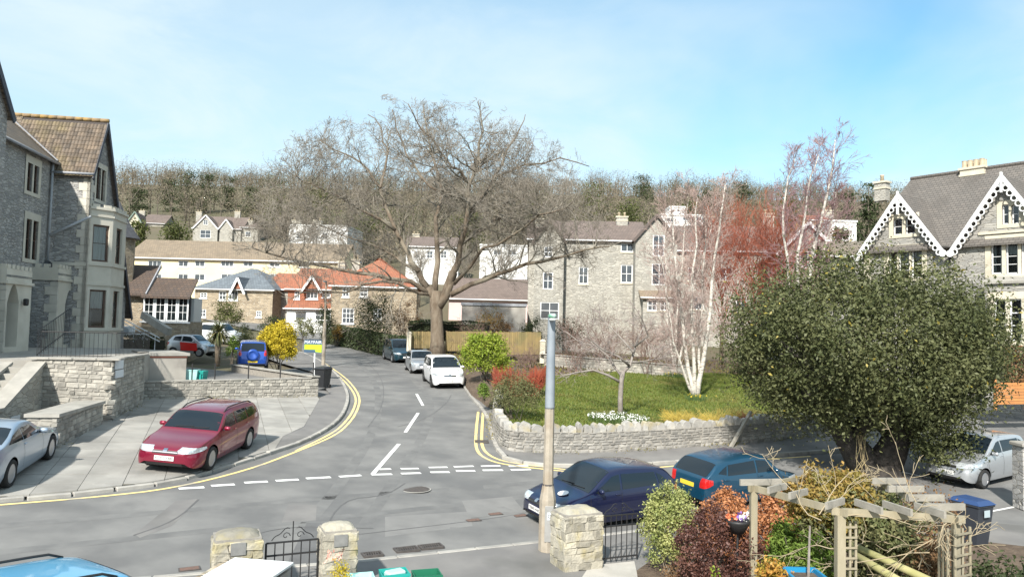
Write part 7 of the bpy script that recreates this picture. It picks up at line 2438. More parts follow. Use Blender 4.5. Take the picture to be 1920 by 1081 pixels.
# red-stemmed dogwood
def stemmy(name, lab, x0, x1, y0, y1, yb, n, m, r=.010, spread=.5, cat='shrub', fans=3, h=gg, jit=.25):
    segs = []
    bl, br = march(x0 + (x1 - x0) * .15, yb, h), march(x1 - (x1 - x0) * .15, yb, h)
    e_ = empty(name, (bl + br) / 2, 0, lab, cat)
    Ym = (bl[1] + br[1]) / 2
    zt = at_y((x0 + x1) / 2, y0, Ym)[2]
    for _ in range(n):
        f = random.random()
        b0 = bl + (br - bl) * f + np.array([0, random.uniform(-.6, .6), 0])
        top_x = at_y(x0 + (x1 - x0) * min(1, max(0, f + random.uniform(-jit, jit))), y0, Ym)[0]
        hh = (zt - b0[2]) * random.uniform(.4, 1.0) * (.8 + .2 * math.sin(f * 9))
        t = np.array([top_x, b0[1] + random.uniform(-.7, .7) * spread, b0[2] + hh])
        mid = b0 * .55 + t * .45 + RNG.normal(size=3) * .05
        segs += [(b0, mid, r, r * .8), (mid, t, r * .8, r * .4)]
        for k in range(fans):
            s_ = mid * (1 - k / (fans + 1)) + t * (k / (fans + 1))
            segs.append((s_, s_ + (t - mid) * random.uniform(.3, .6) + RNG.normal(size=3) * .10, r * .6, r * .3))
    link('stems', seg_mesh('stems', segs, m, e_.location, 3), e_)
    return e_
stemmy('dogwood', 'red stemmed dogwood thicket between lime bush and lamp post', 925, 1024, 682, 745, 742, 700, mat('dogwood_red', (.36, .07, .032), (.28, .07, .04), scale=1, rough=.7), .011)
stemmy('yellow_dogwood', 'yellow stemmed low thicket along the right of the garden wall', 1238, 1392, 764, 800, 797, 420, mat('dogwood_yellow', (.52, .38, .07), (.42, .33, .08), scale=1, rough=.7), .009)
stemmy('red_dogwood', 'short dark red stems by the leaning post', 1384, 1420, 770, 796, 794, 120, mat('dogwood_dark_red', (.33, .06, .05), (.26, .06, .05), scale=1, rough=.7), .009)
pp_o = dict(levels=3, ns=[4, 3, 3], nch=[7, 6, 5], ang=(25, 65), lr=(.45, .75), wig=.2, lift=.0, rmin=.006, up=.05)
for k, (px, pyb, pyt, w, Y, lab) in enumerate(((1080, 690, 590, 110, 47, 'tangled purple brown bare shrub behind the lamp post'), (1150, 690, 600, 110, 50, 'tangled bare shrub behind the small fruit tree'), (1215, 690, 588, 90, 48, 'tangled bare shrub left of the birch clump'), (1120, 660, 560, 120, 58, 'tall bare brown shrub before the gothic villa windows'), (1390, 690, 560, 110, 52, 'bare brown shrub right of the birch stems'), (1210, 660, 575, 90, 60, 'bare red brown shrub below the villa porch'), (890, 660, 590, 80, 56, 'thin bare shrub right of the big trunk'), (985, 690, 640, 90, 48, 'low bare thicket behind the red dogwood'))):
    q = at_y(px, pyb, Y); base = np.array([q[0], q[1], float(gg(q[0], q[1]))]); Hh = at_y(px, pyt, Y)[2] - base[2]
    thin = []
    for j in range(13):
        an = random.uniform(0, 2 * PI); sp_ = random.uniform(.2, 1.0) * w / F_PX * Y / 2 / max(Hh, .5)
        d = np.array([math.cos(an) * sp_, math.sin(an) * sp_, .9]); d /= np.linalg.norm(d)
        grow(thin, base + np.array([random.uniform(-.5, .5), random.uniform(-.5, .5), 0]), d, Hh * random.uniform(.5, .85), .022, 1, pp_o)
    e_ = empty('bare_shrub', base, 0, lab, 'shrub', 'bare shrubs behind the lawn')
    link('twigs', seg_mesh('twigs', thin, M_purtwig, base), e_)
for px, pyb, pyt, w, Y, lab in ((786, 560, 440, 90, 100, 'bare young tree in front of the white house, left of the trunk'), (868, 560, 448, 80, 98, 'bare young tree right of the big trunk before the pink house'), (945, 560, 440, 80, 100, 'bare young tree before the low white building'), (590, 500, 408, 90, 112, 'bare tree in front of the large white stepped house'), (1050, 470, 392, 90, 120, 'bare tree behind the gothic villa roof'), (1530, 470, 400, 70, 90, 'bare tree above the brown gabled roof')):
    q = at_y(px, pyb, Y); base = np.array([q[0], q[1], min(float(g(q[0], q[1])), q[2])]); Hh = at_y(px, pyt, Y)[2] - base[2]
    thin = []; thick = MB().tube([base, base + (0, 0, Hh * .6)], [.16, .07], 6)
    for j in range(20):
        an = random.uniform(0, 2 * PI); sp_ = random.uniform(.3, .9)
        d = np.array([math.cos(an) * sp_, math.sin(an) * sp_, .8]); d /= np.linalg.norm(d)
        grow(thin, base + np.array([0, 0, Hh * random.uniform(.25, .6)]), d, Hh * random.uniform(.25, .42), .05, 1, dict(levels=3, ns=[4, 3, 3], nch=[6, 6, 4], ang=(25, 60), lr=(.45, .75), wig=.2, lift=.02, rmin=.016, up=.08))
    put_tree('young_bare_tree', lab, 'tree', base, thick, thin, M_limb, M_twig, 'bare trees among the houses')
# hedges as leafy boxes
def hedge(name, lab, pts, z0f, h, w, m, dens=260, leaf=.1, cat='hedge', wob=.12, core=True, tintk=1.0):
    pts = [np.array(p[:2], float) for p in pts]
    e_ = empty(name, (pts[0][0], pts[0][1], float(z0f(*pts[0]))), 0, lab, cat)
    A, O = [], []
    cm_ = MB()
    for a, b in zip(pts[:-1], pts[1:]):
        L_ = np.linalg.norm(b - a); t = (b - a) / L_; n_ = np.array([-t[1], t[0]])
        k = int(dens * L_ * (2 * h + w))
        s_ = RNG.random(k) * L_; which = RNG.random(k) * (2 * h + w)
        for i in range(k):
            wv = which[i]
            if wv < h: off_, zz, od = -w / 2, wv, -n_
            elif wv < 2 * h: off_, zz, od = w / 2, wv - h, n_
            else: off_, zz, od = (wv - 2 * h) - w / 2, h, np.zeros(2)
            bul = wob * math.sin(s_[i] * 2.1 + zz * 3) * .5 + random.gauss(0, .04)
            c = a + t * s_[i] + n_ * off_ + od * bul
            A.append((c[0], c[1], float(z0f(*c)) + zz + (bul if zz == h else 0)))
            O.append((od[0], od[1], 1.0 if zz == h else .25))
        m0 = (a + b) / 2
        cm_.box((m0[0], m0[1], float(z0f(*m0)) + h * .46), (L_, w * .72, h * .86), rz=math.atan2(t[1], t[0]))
    A, O = np.array(A), np.array(O)
    part(e_, 'inner_branches', cm_, mat('hedge_core', (.02, .022, .012), (.035, .03, .02), scale=6, rough=1))  # solid box, coloured near-black to stand for shade inside the hedge
    leaf_obj('foliage', A, leaf, m, e_, np.clip(RNG.random(len(A)) ** 2 * tintk, 0, 1), .55, O, .45)
    return e_
ih = [gp(608, 643)[:2] + np.array([.3, .5]), gp(660, 654)[:2] + np.array([.5, .5]), gp(712, 668)[:2] + np.array([.9, .5]), gp(738, 676)[:2] + np.array([1.6, .9])]
hedge('ivy_hedge', 'long dark ivy hedge along the far bend of the side road', ih, lambda x, y: float(g(x, y)), 1.7, 1.3, M_ivy, 130, .16)
dh = [at_y(768, 625, 58)[:2], at_y(916, 625, 57)[:2]]
hedge('clipped_hedge', 'flat topped dark clipped hedge behind the wooden fence', dh, lambda x, y: at_y(840, 640, 57)[2], .0 + (at_y(840, 603, 57)[2] - at_y(840, 640, 57)[2]), 1.2, M_dgreen, 170, .12)
hd = [at_y(232, 640, 46.8)[:2], at_y(300, 645, 46.2)[:2]]
hedge('bank_hedge', 'dark creeping hedge under the white outside stair rail', hd, lambda x, y: 2.0, 1.8, 1.2, M_dgreen, 160, .12)
# cordyline palm
pb = march(408, 690, COURT)
pb[0] = at_y(408, 680, pb[1] + 2)[0]
e_ = empty('cordyline_palm', (pb[0], pb[1] + 2, pb[2]), 0, 'cordyline palm with shaggy brown trunk on the parking court edge', 'tree')
pt = at_y(410, 622, pb[1] + 2)
part(e_, 'trunk', MB().tube([np.array(e_.location), np.array([pt[0], pt[1], pt[2] - .4]), pt], [.16, .2, .14], 8), M_bark, True)
A = []; FQ = []; TT = []
for k in range(260):
    d = rand_dirs(1)[0]; d[2] = d[2] * .9 + .12
    L_ = random.uniform(.7, 1.15); side = np.cross(d, (0, 0, 1.0)); side /= np.linalg.norm(side) + 1e-6
    p0_, p1_, p2_ = pt, pt + d * L_ * .55, pt + d * L_ + np.array([0, 0, -.22 * L_])
    o_ = len(A); w_ = .035
    A += [p0_ - side * w_ * .6, p0_ + side * w_ * .6, p1_ + side * w_, p1_ - side * w_, p2_ + side * .005, p2_ - side * .005]
    FQ += [(o_, o_ + 1, o_ + 2, o_ + 3), (o_ + 3, o_ + 2, o_ + 4, o_ + 5)]; TT += [random.random() ** 2] * 6
link('crown', np_mesh('crown', np.array(A) - np.array(e_.location), np.array(FQ), LM('palm_leaf', (.05, .075, .03), (.08, .10, .04), (.2, .18, .08), .2), False, np.array(TT)), e_)
# flowers and grass
def clump(name, lab, px, py, rx, n, m, hgt=.3, flower=None, nf=0, h=gg, fs=.07, fz=.9, cat='flowers'):
    c = march(px, py, h)
    e_ = empty(name, c, 0, lab, cat)
    A = []; FQ = []; TT = []
    for k in range(n):
        rr = math.sqrt(random.random()) * rx; an = random.uniform(0, 2 * PI)
        b0 = c + np.array([rr * math.cos(an), rr * math.sin(an) * .7, 0]); b0[2] = float(h(b0[0], b0[1])) + .02
        d = np.array([random.gauss(0, .3), random.gauss(0, .3), 1]); d /= np.linalg.norm(d)
        L_ = hgt * random.uniform(.6, 1.15); sd_ = rand_dirs(1)[0] * .012
        o_ = len(A)
        A += [b0 - sd_, b0 + sd_, b0 + d * L_ + sd_ * .3, b0 + d * L_ - sd_ * .3]; FQ.append((o_, o_ + 1, o_ + 2, o_ + 3)); TT += [random.random() ** 2] * 4
    link('leaves', np_mesh('leaves', np.array(A) - c, np.array(FQ), m, False, np.array(TT)), e_)
    if flower is not None:
        rr = np.sqrt(RNG.random(nf)) * rx; an = RNG.uniform(0, 2 * PI, nf)
        Pn = np.stack([c[0] + rr * np.cos(an), c[1] + rr * np.sin(an) * .7, np.zeros(nf)], 1)
        Pn[:, 2] = [float(h(p[0], p[1])) + hgt * random.uniform(.7, 1.15) * fz for p in Pn]
        leaf_obj('blooms', Pn, fs, flower, e_, None, .9, None, kind='stuff')
    return e_
M_blade = LM('bulb_leaf', (.07, .13, .035), (.10, .16, .05), (.17, .22, .08), .3, .5, .3)
M_wfl = mat('white_bloom', (.75, .76, .72), rough=.7); M_yfl = mat('yellow_bloom', (.75, .52, .03), rough=.7)
clump('white_flowers', 'spread of white spring flowers round the small fruit tree', 1160, 793, 1.25, 1500, M_blade, .34, M_wfl, 520, fs=.06)
clump('daffodils', 'yellow daffodils at the foot of the nearest birch clump', 1305, 752, .55, 520, M_blade, .34, M_yfl, 36)
clump('daffodils', 'yellow daffodils at the foot of the second birch clump', 1262, 708, .6, 480, M_blade, .34, M_yfl, 34)
# lawn grass, one mass of blades
lx = [p[0] for p in LP]; ly = [p[1] for p in LP]
cand = np.stack([RNG.uniform(min(lx), max(lx), 90000), RNG.uniform(min(ly), max(ly), 90000)], 1)
path_ = np.array([(p[0], p[1]) for p in LP])
ins = inside_np(path_, cand[:, 0], cand[:, 1])
cand = cand[ins]
edge_n = RNG.normal(size=(len(cand), 2)) * .12
cand = cand + edge_n
z = gg(cand[:, 0], cand[:, 1]) + .025
n = len(cand)
hgt = RNG.uniform(.04, .11, n)[:, None]; th = RNG.uniform(0, 2 * PI, n)
sd_ = np.stack([np.cos(th), np.sin(th), np.zeros(n)], 1) * .022
b0 = np.stack([cand[:, 0], cand[:, 1], z], 1); tp = b0 + np.concatenate([RNG.normal(size=(n, 2)) * .035, np.zeros((n, 1))], 1) + np.array([0, 0, 1.0]) * hgt
V = np.stack([b0 - sd_, b0 + sd_, tp + sd_ * .3, tp - sd_ * .3], 1).reshape(-1, 3)
tag(link('grass', np_mesh('grass', V, np.arange(n * 4).reshape(n, 4), mat('grass_blade', (.135, .18, .024), (.10, .15, .019), scale=.5, rough=.7, tint=(.23, .20, .06), trans=.3, c3=(.185, .165, .045), s3=.45), False, np.repeat(RNG.random(n) ** 2 * .7, 4))), 'short mossy grass of the corner lawn', 'grass', kind='stuff')
# leaf litter and low growth on the bed behind the lawn
nb = 16000
bx_ = RNG.uniform(-7, 24, nb); by_ = RNG.uniform(27, 60, nb)
keep = np.nonzero(inside_np(lawn_poly, bx_, by_) & ~inside_np(path_, bx_, by_))[0]
Pn = np.stack([bx_[keep], by_[keep], gg(bx_[keep], by_[keep]) + RNG.uniform(.01, .16, len(keep))], 1)
leaf_obj('leaf_litter', Pn, .15, leaf_mat('litter', (.20, .115, .06), (.12, .08, .045), (.16, .18, .05), .2, .9, .1), None, RNG.random(len(keep)), .6, None, kind='stuff')
sc.objects['leaf_litter']['label'] = 'brown leaf litter and low weeds on the bed behind the lawn'
# weeds along wall feet and kerbs
Pn = []
def weeds(path, h, off, n, sp_=.12, hh=.12):
    for p, t in walk(path, .05):
        if random.random() < n * (.5 + .5 * math.sin(p[0] * 1.7 + p[1] * .9)):
            for _ in range(3):
                q = p + np.array([-t[1], t[0]]) * (off + random.gauss(0, sp_)) + t * random.gauss(0, .1)
                Pn.append((q[0], q[1], float(h(*q)) + OFFP + random.uniform(0, hh)))
weeds(GW, g, -.12, .8)
weeds([wallA, wallB], g, -.12, .35)
weeds([Cw[:2], Cw[:2] + T1 * Lside], g, -.12, .3)
weeds([pc[:2], pc[:2] + T1 * Lp], g, -.12, .4)
Pn = np.array(Pn)
leaf_obj('weeds', Pn, .07, LM('weed_leaf', (.16, .17, .04), (.22, .19, .06), (.34, .26, .08), .3), None, None, .4, None, kind='stuff')
sc.objects['weeds']['label'] = 'sparse weeds along the feet of the stone walls'
# ================================================================== STREET FURNITURE AND FOREGROUND
M_conc = mat('lamp_concrete', (.28, .245, .195), (.35, .31, .25), scale=6, rough=.9, bump=.3, bscale=60, c3=(.28, .23, .17), s3=2)
M_galv = mat('painted_sleeve', (.19, .22, .25), (.24, .27, .30), scale=3, rough=.55)
lb = gp(1025, 1031, OFFP)
lpst = empty('lamp_post', lb, 0, 'tall concrete lamp post with grey metal upper sleeve beside the navy car', 'lamp post')
def lz(py): return at_y(1028, py, lb[1])[2] - lb[2]
part(lpst, 'concrete_column', MB().lathe([(.19, -.1), (.185, .05), (.18, lz(935)), (.115, lz(905)), (.105, lz(765))], (0, 0, 0), 8), M_conc, world=False)
part(lpst, 'steel_sleeve', MB().lathe([(.108, lz(765)), (.108, lz(762)), (.085, lz(596)), (.085, lz(594))], (0, 0, 0), 14), M_galv, True, world=False)
part(lpst, 'clamp_band', MB().lathe([(.122, lz(909)), (.122, lz(906))], (0, 0, 0), 12), M_iron, world=False)
dpn = part(lpst, 'access_door', MB().box((.03, -.172, lz(978)), (.19, .03, lz(945) - lz(1012)), bev=.01), mat('grey_door', (.30, .30, .29), (.25, .25, .24), scale=6, rough=.7), world=False)
part(dpn, 'sticker', MB().box((.04, -.190, lz(963)), (.11, .006, .16)), MATS['sign_white'], world=False)
part(dpn, 'sticker_ring', MB().tube([(.04 + .035 * math.cos(t), -.195, lz(963) + .035 * math.sin(t)) for t in np.linspace(0, 2 * PI, 15)], .006, 4), M_trim, world=False)
hd_ = part(lpst, 'lantern', MB().box((.0, -.12, lz(592)), (.16, .55, .10), bev=.03), mat('lantern_green', (.10, .30, .18), (.35, .45, .42), scale=8, rough=.5), world=False)
part(hd_, 'lens', MB().box((.0, -.2, lz(592) - .075), (.13, .34, .06), bev=.02), mat('lens_white', (.65, .68, .68), rough=.3), world=False)
b2 = gp(606, 684, OFFP)
l2 = empty('lamp_post', b2, 0, 'slim far lamp post behind the estate agent board', 'lamp post')
z2 = at_y(604, 528, b2[1])[2] - b2[2]
part(l2, 'column', MB().lathe([(.13, 0), (.12, z2 * .5), (.07, z2 * .52), (.055, z2)], (0, 0, 0), 8), M_conc, world=False)
part(l2, 'lantern', MB().box((0, -.3, z2), (.14, .7, .12), bev=.03), M_galv, world=False)
# estate agent board
sb_ = gp(588, 714, OFFP)
Fs_ = Fac(sb_, (1, .05))
sg = empty('estate_agent_sign', sb_, 0, 'estate agent board in blue and lime green on a white post', 'sign')
part(sg, 'post', MB().box(Fs_.w(0, (sb_[2] + hof(Fs_, 588, 655)) / 2, -.04), (.07, .07, hof(Fs_, 588, 640) - sb_[2])), M_wwood)
R = [Fs_.rect(571, 637, 603.5, 645.5), Fs_.rect(571, 645.5, 603.5, 655), Fs_.rect(571, 655, 603.5, 660.5)]
M_nb = mat('sign_navy', (.045, .09, .15), rough=.4); M_lg = mat('sign_lime', (.42, .68, .02), rough=.4)
bd = part(sg, 'board', fbox(MB(), Fs_, R[0][0], R[0][1], R[2][2], R[0][3], -.005, .03), M_nb)
part(bd, 'lime_panel', fbox(MB(), Fs_, R[1][0] + .005, R[1][1] - .005, R[1][2], R[1][3], .02, .034), M_lg)
tx = text_mb('MAYFAIR', .235)
part(bd, 'lettering', xform(tx, Matrix.Rotation(math.atan2(Fs_.t[1], Fs_.t[0]), 3, 'Z'), Fs_.w((R[0][0] + R[0][1]) / 2, (R[0][2] + R[0][3]) / 2, .035)), mat('sign_lettering', (.75, .78, .8), rough=.5))
part(bd, 'lime_panel', MB().add([Fs_.w(R[2][1] * q + R[2][0] * (1 - q), R[2][2] + (R[2][3] - R[2][2]) * w_, .033) for q, w_ in ((.62, .3), (.98, .05), (.98, .95), (.62, .9))], [(0, 1, 2, 3)]), M_lg)
# wheelie bins
def wheelie(lab, base, rz, body, lid, h=1.06, w=.58, d=.72):
    e_ = empty('wheelie_bin', base, rz, lab, 'bin')
    b0, b1 = .40, .5
    mb = MB()
    bot = [(-w * .38, -d * .36, .05), (w * .38, -d * .36, .05), (w * .38, d * .36, .05), (-w * .38, d * .36, .05)]
    top_ = [(-w / 2, -d / 2, h - .08), (w / 2, -d / 2, h - .08), (w / 2, d / 2, h - .08), (-w / 2, d / 2, h - .08)]
    mb.add(bot + top_, [(3, 2, 1, 0), (0, 1, 5, 4), (1, 2, 6, 5), (2, 3, 7, 6), (3, 0, 4, 7), (4, 5, 6, 7)])
    part(e_, 'body', mb, body, world=False)
    part(e_, 'rim', MB().box((0, 0, h - .09), (w + .05, d + .05, .05), bev=.01), body, world=False)
    part(e_, 'lid', MB().add([(-w / 2 - .03, -d / 2 - .05, h - .06), (w / 2 + .03, -d / 2 - .05, h - .06), (w / 2 + .03, d / 2 + .02, h - .05), (-w / 2 - .03, d / 2 + .02, h - .05), (-w / 2 + .05, -d / 2 + .08, h + .02), (w / 2 - .05, -d / 2 + .08, h + .02), (w / 2 - .05, d / 2 - .06, h + .04), (-w / 2 + .05, d / 2 - .06, h + .04)],
                             [(3, 2, 1, 0), (0, 1, 5, 4), (1, 2, 6, 5), (2, 3, 7, 6), (3, 0, 4, 7), (4, 5, 6, 7)]), lid, world=False)
    part(e_, 'handle', MB().tube([(-w * .4, d / 2 + .07, h - .06), (w * .4, d / 2 + .07, h - .06)], .02, 6), body, world=False)
    for s_ in (-1, 1):
        part(e_, 'wheel', MB().lathe([(.1, -.025), (.1, .025)], (s_ * w * .42, d * .36, .1), 12, Matrix.Rotation(PI / 2, 3, 'Y')), M_tyre, world=False)
    return e_
M_binb = mat('bin_black', (.025, .027, .03), rough=.5); M_binbl = mat('bin_blue', (.02, .05, .14), rough=.5); M_bind = mat('bin_dark', (.03, .035, .045), rough=.5)
wheelie('black wheelie bin on the pavement beside the estate agent board', gp(605, 727, OFFP), rad(-20), M_binb, M_binb)
wb_ = gp(1822, 1020, OFFP)
wb2 = wheelie('dark wheelie bin with blue lid beyond the pergola', wb_, rad(25), M_bind, M_binbl, 1.05, .56, .7)
part(wb2, 'label', MB().box((-.02, -.385, .80), (.2, .006, .16)), mat('bin_label', (.35, .42, .45), rough=.6), world=False)
# recycling boxes
def crate(lab, base, rz, col, w=.5, d=.38, h=.34, name='recycling_box', fill=None):
    e_ = empty(name, base, rz, lab, 'box', 'recycling boxes')
    mb = MB()
    o = [(-w * .42, -d * .42, 0), (w * .42, -d * .42, 0), (w * .42, d * .42, 0), (-w * .42, d * .42, 0), (-w / 2, -d / 2, h), (w / 2, -d / 2, h), (w / 2, d / 2, h), (-w / 2, d / 2, h)]
    i_ = [(x * .92, y * .92, max(z, .03)) for x, y, z in o]
    mb.add(o + i_, [(3, 2, 1, 0), (0, 1, 5, 4), (1, 2, 6, 5), (2, 3, 7, 6), (3, 0, 4, 7), (4, 5, 13, 12), (5, 6, 14, 13), (6, 7, 15, 14), (7, 4, 12, 15), (8, 9, 10, 11), (9, 8, 12, 13), (10, 9, 13, 14), (11, 10, 14, 15), (8, 11, 15, 12)])
    part(e_, 'body', mb, col, world=False)
    part(e_, 'rim', MB().box((0, -d / 2 - .01, h - .025), (w + .02, .03, .05)), col, world=False)
    if fill:
        part(e_, 'contents', MB().box((.02, 0, h * .75), (w * .7, d * .6, .2), rz=.3, bev=.03), fill, world=False)
    return e_
M_teal = mat('teal_plastic', (.015, .30, .26), rough=.5); M_teal2 = mat('dark_green_plastic', (.01, .13, .07), rough=.5); M_cyan = mat('pale_turquoise', (.30, .58, .55), (.4, .66, .63), scale=6, rough=.5)
q = np.array(FL.w(sof(FL, 366, 704), 0, -.9)); q[2] = zLow - .1
crate('pale turquoise box on the court wall, left of the pair by the outhouse', q, .1, M_cyan, .75, .5, .55)
q = np.array(FL.w(sof(FL, 383, 704), 0, -.85)); q[2] = zLow - .1
crate('teal box on the court wall, right of the pair by the outhouse', q, -.1, M_teal, .6, .45, .5)
NG = lambda x, y: g(x, y) + OFFP
def ng(px, py): return gp(px, py, OFFP)
crate('pale teal recycling box at the bottom edge, leftmost of three', (-2.55, 13.35, NG(-2.55, 13.35)), .3, M_cyan)
crate('teal recycling box full of paper at the bottom edge, middle of three', (-2.0, 13.7, NG(-2.0, 13.7)), .35, M_teal, fill=mat('paper_fill', (.35, .5, .5), rough=.8))
crate('dark green recycling box at the bottom edge, rightmost of three', (-1.42, 13.75, NG(-1.42, 13.75)), .3, M_teal2)

# stone gate pillars
M_pil = mat('lichened_stone', (.25, .235, .195), (.36, .335, .27), scale=3.5, rough=.95, bump=.7, bscale=18, rnd=.32, c3=(.33, .29, .17), s3=2.6, bdist=.03)
STP = [stone_mesh('stone', M_pil, 80 + i, .13, .14) for i in range(6)]
def pillar(lab, c, rz, w, d, h, plaque=False):
    base = (c[0], c[1], NG(c[0], c[1]) - .02)
    e_ = empty('gate_pillar', base, rz, lab, 'gate pillar', 'stone gate pillars')
    part(e_, 'core', MB().box((0, 0, h * .46), (w - .025, d - .025, h * .92)), M_mort, world=False)
    for k, (n_, ww, dd) in enumerate((((0, -1), w, d), ((1, 0), d, w), ((0, 1), w, d), ((-1, 0), d, w))):
        ang = k * PI / 2
        z = 0.0
        row = 0
        while z < h * .86:
            hh = min(random.uniform(.10, .24), h * .88 - z)
            s_ = -ww / 2
            while s_ < ww / 2 - .04:
                wv = min(random.uniform(.14, .38), ww / 2 - s_)
                if ww / 2 - s_ - wv < .12: wv = ww / 2 - s_
                lx_, ly_ = s_ + wv / 2, -dd / 2 + .055
                o = link('stone', random.choice(STP), e_, (lx_ * math.cos(ang) - ly_ * math.sin(ang), lx_ * math.sin(ang) + ly_ * math.cos(ang), z + hh / 2), (0, random.gauss(0, .05), ang))
                o.scale = (wv * 1.02, .14, hh * 1.02)
                s_ += wv
            z += hh; row += 1
    # rounded, weathered top
    mb = MB()
    nx, ny = 10, 8
    for i in range(nx + 1):
        for j in range(ny + 1):
            x, y = (i / nx - .5) * 2, (j / ny - .5) * 2
            zz = h * .86 + (h * .14) * (max(0, 1 - abs(x) ** 3.2) * max(0, 1 - abs(y) ** 3.2)) ** .5 + random.uniform(-.012, .012)
            mb.v.append((x * (w / 2 + .01) + random.uniform(-.01, .01), y * (d / 2 + .01) + random.uniform(-.01, .01), zz))
    for i in range(nx):
        for j in range(ny):
            a = i * (ny + 1) + j
            mb.f.append((a, a + ny + 1, a + ny + 2, a + 1))
    part(e_, 'cap', mb, M_pil, True, world=False)
    if plaque:
        part(e_, 'plaque', MB().box((.0, -d / 2 - .02, h * .78), (.24, .03, .2)), mat('slate_plaque', (.17, .17, .165), (.22, .22, .21), scale=8, rough=.7), world=False)
    return e_
RZ = rad(24)
P1p, P2p, P3p = (-4.62, 13.05), (-3.05, 13.75), (1.47, 15.75)
pillar('squat weathered stone gate pillar, leftmost of the three', P1p, RZ, .78, .6, at_y(458, 990, 13.05)[2] - NG(*P1p), True)
pillar('weathered stone gate pillar with small plaque, middle of the three', P2p, RZ, .60, .55, at_y(647, 976, 13.75)[2] - NG(*P2p), True)
pillar('wide lichened stone gate pillar beside the lamp post', P3p, RZ, .88, .62, at_y(1090, 946, 15.75)[2] - NG(*P3p))
def gate(lab, a, b, h, nb=8, scroll=True, tall=False):
    a, b = np.array(a), np.array(b)
    L_ = np.linalg.norm(b - a); rz = math.atan2(b[1] - a[1], b[0] - a[0])
    e_ = empty('iron_gate', (a[0], a[1], NG(*a)), rz, lab, 'gate', 'wrought iron gates')
    for z in (.1, h - .22, h):
        part(e_, 'rail', MB().box((L_ / 2, 0, z), (L_, .02, .03)), M_trim, world=False)
    for k in range(nb + 1):
        top_ = h if (not tall or k != nb // 2) else h + .35
        part(e_, 'bar', MB().tube([(L_ * k / nb, 0, .03), (L_ * k / nb, 0, top_)], .011 if k % nb else .02, 5), M_trim, world=False)
    if scroll:
        for s_ in (-1, 1):
            pts = [(L_ / 2 + s_ * (.06 + .30 * t), 0, h + .03 + .20 * math.cos(t * PI / 2) + .02 * math.sin(t * 9)) for t in np.linspace(0, 1, 9)]
            part(e_, 'scroll', MB().tube(pts, .009, 5), M_trim, world=False)
            c_ = (L_ / 2 + s_ * .12, h + .10)
            part(e_, 'scroll', MB().tube([(c_[0] + (.075 - .008 * k) * math.cos(k * .75), 0, c_[1] + (.075 - .008 * k) * math.sin(k * .75)) for k in range(9)], .008, 5), M_trim, world=False)
    return e_
gate('black wrought iron gate with scrolls between the left gate pillars', (-4.18, 13.25), (-3.36, 13.61), .82, 6, True, True)
gate('black wrought iron gate between the lamp post pillar and the hedge', (1.98, 15.95), (2.82, 16.3), .98, 7)
# near garden ground
near_soil = [(2.7, 15.6), (3.2, 16.4), (8.6, 19.4), (12.5, 17.5), (10, 8.0), (2.5, 8.0), (2.3, 12.5)]
struct('garden_bed', drape_mb(near_soil, OFFP + .02, step=.8), M_soil, True)
struct('garden_path', drape_mb([(1.75, 15.75), (2.75, 16.2), (2.4, 12.4), (1.2, 8), (0, 8), (.9, 13)], OFFP + .015, step=.7), mat('concrete_path', (.36, .345, .31), (.44, .42, .38), scale=2, rough=.9, bump=.2, bscale=60, c3=(.27, .26, .235), s3=1.1), True)
# white-topped bin store
wt = [at_z(440, 1044, 1.25), at_z(551, 1053, 1.25)]
dv_ = np.array([wt[1][0] - wt[0][0], wt[1][1] - wt[0][1]]); wL = np.linalg.norm(dv_); rzb = math.atan2(dv_[1], dv_[0])
cst = (wt[0][:2] + wt[1][:2]) / 2 + np.array([math.sin(rzb), -math.cos(rzb)]) * .65
bs_ = empty('bin_store', (cst[0], cst[1], NG(*cst)), rzb, 'low bin store with white painted flat top by the left gate pillar', 'shed')
M_wtop = mat('weathered_white_top', (.72, .73, .72), (.62, .63, .61), scale=5, rough=.75, c3=(.50, .49, .44), s3=3)
hh = 1.25 - NG(*cst)
part(bs_, 'wall', MB().box((0, 0, hh / 2 - .05), (wL - .06, 1.2, hh - .1)), M_rend, world=False)
part(bs_, 'top', MB().box((0, 0, hh - .02), (wL, 1.3, .05), bev=.01), M_wtop, world=False)
part(bs_, 'edge_flashing', MB().box((-wL / 2 - .07, 0, hh - .06), (.12, 1.3, .05)), M_brown, world=False)
# small plants at the middle pillar
shrub('dwarf_conifer', 'small golden dwarf conifer in front of the middle gate pillar', 622, 660, 1040, 1100, 12.7, M_gold, 1800, .035, base=.02, cl=70, cr=.25, lump=.05)
e_ = stemmy('magnolia', 'thin shrub with pink tipped buds in front of the middle gate pillar', 612, 645, 1030, 1081, 1080, 16, M_bark, .012, .3, h=NG, fans=1)
Pn = np.stack([RNG.uniform(at_y(612, 1040, 12.9)[0], at_y(645, 1040, 12.9)[0], 46), RNG.uniform(12.7, 13.1, 46), RNG.uniform(at_y(630, 1050, 12.9)[2], at_y(630, 1032, 12.9)[2], 46)], 1)
leaf_obj('buds', Pn, .06, mat('pink_bud', (.60, .26, .19), (.7, .45, .38), scale=9, rough=.7), e_, None, .7, kind='stuff')
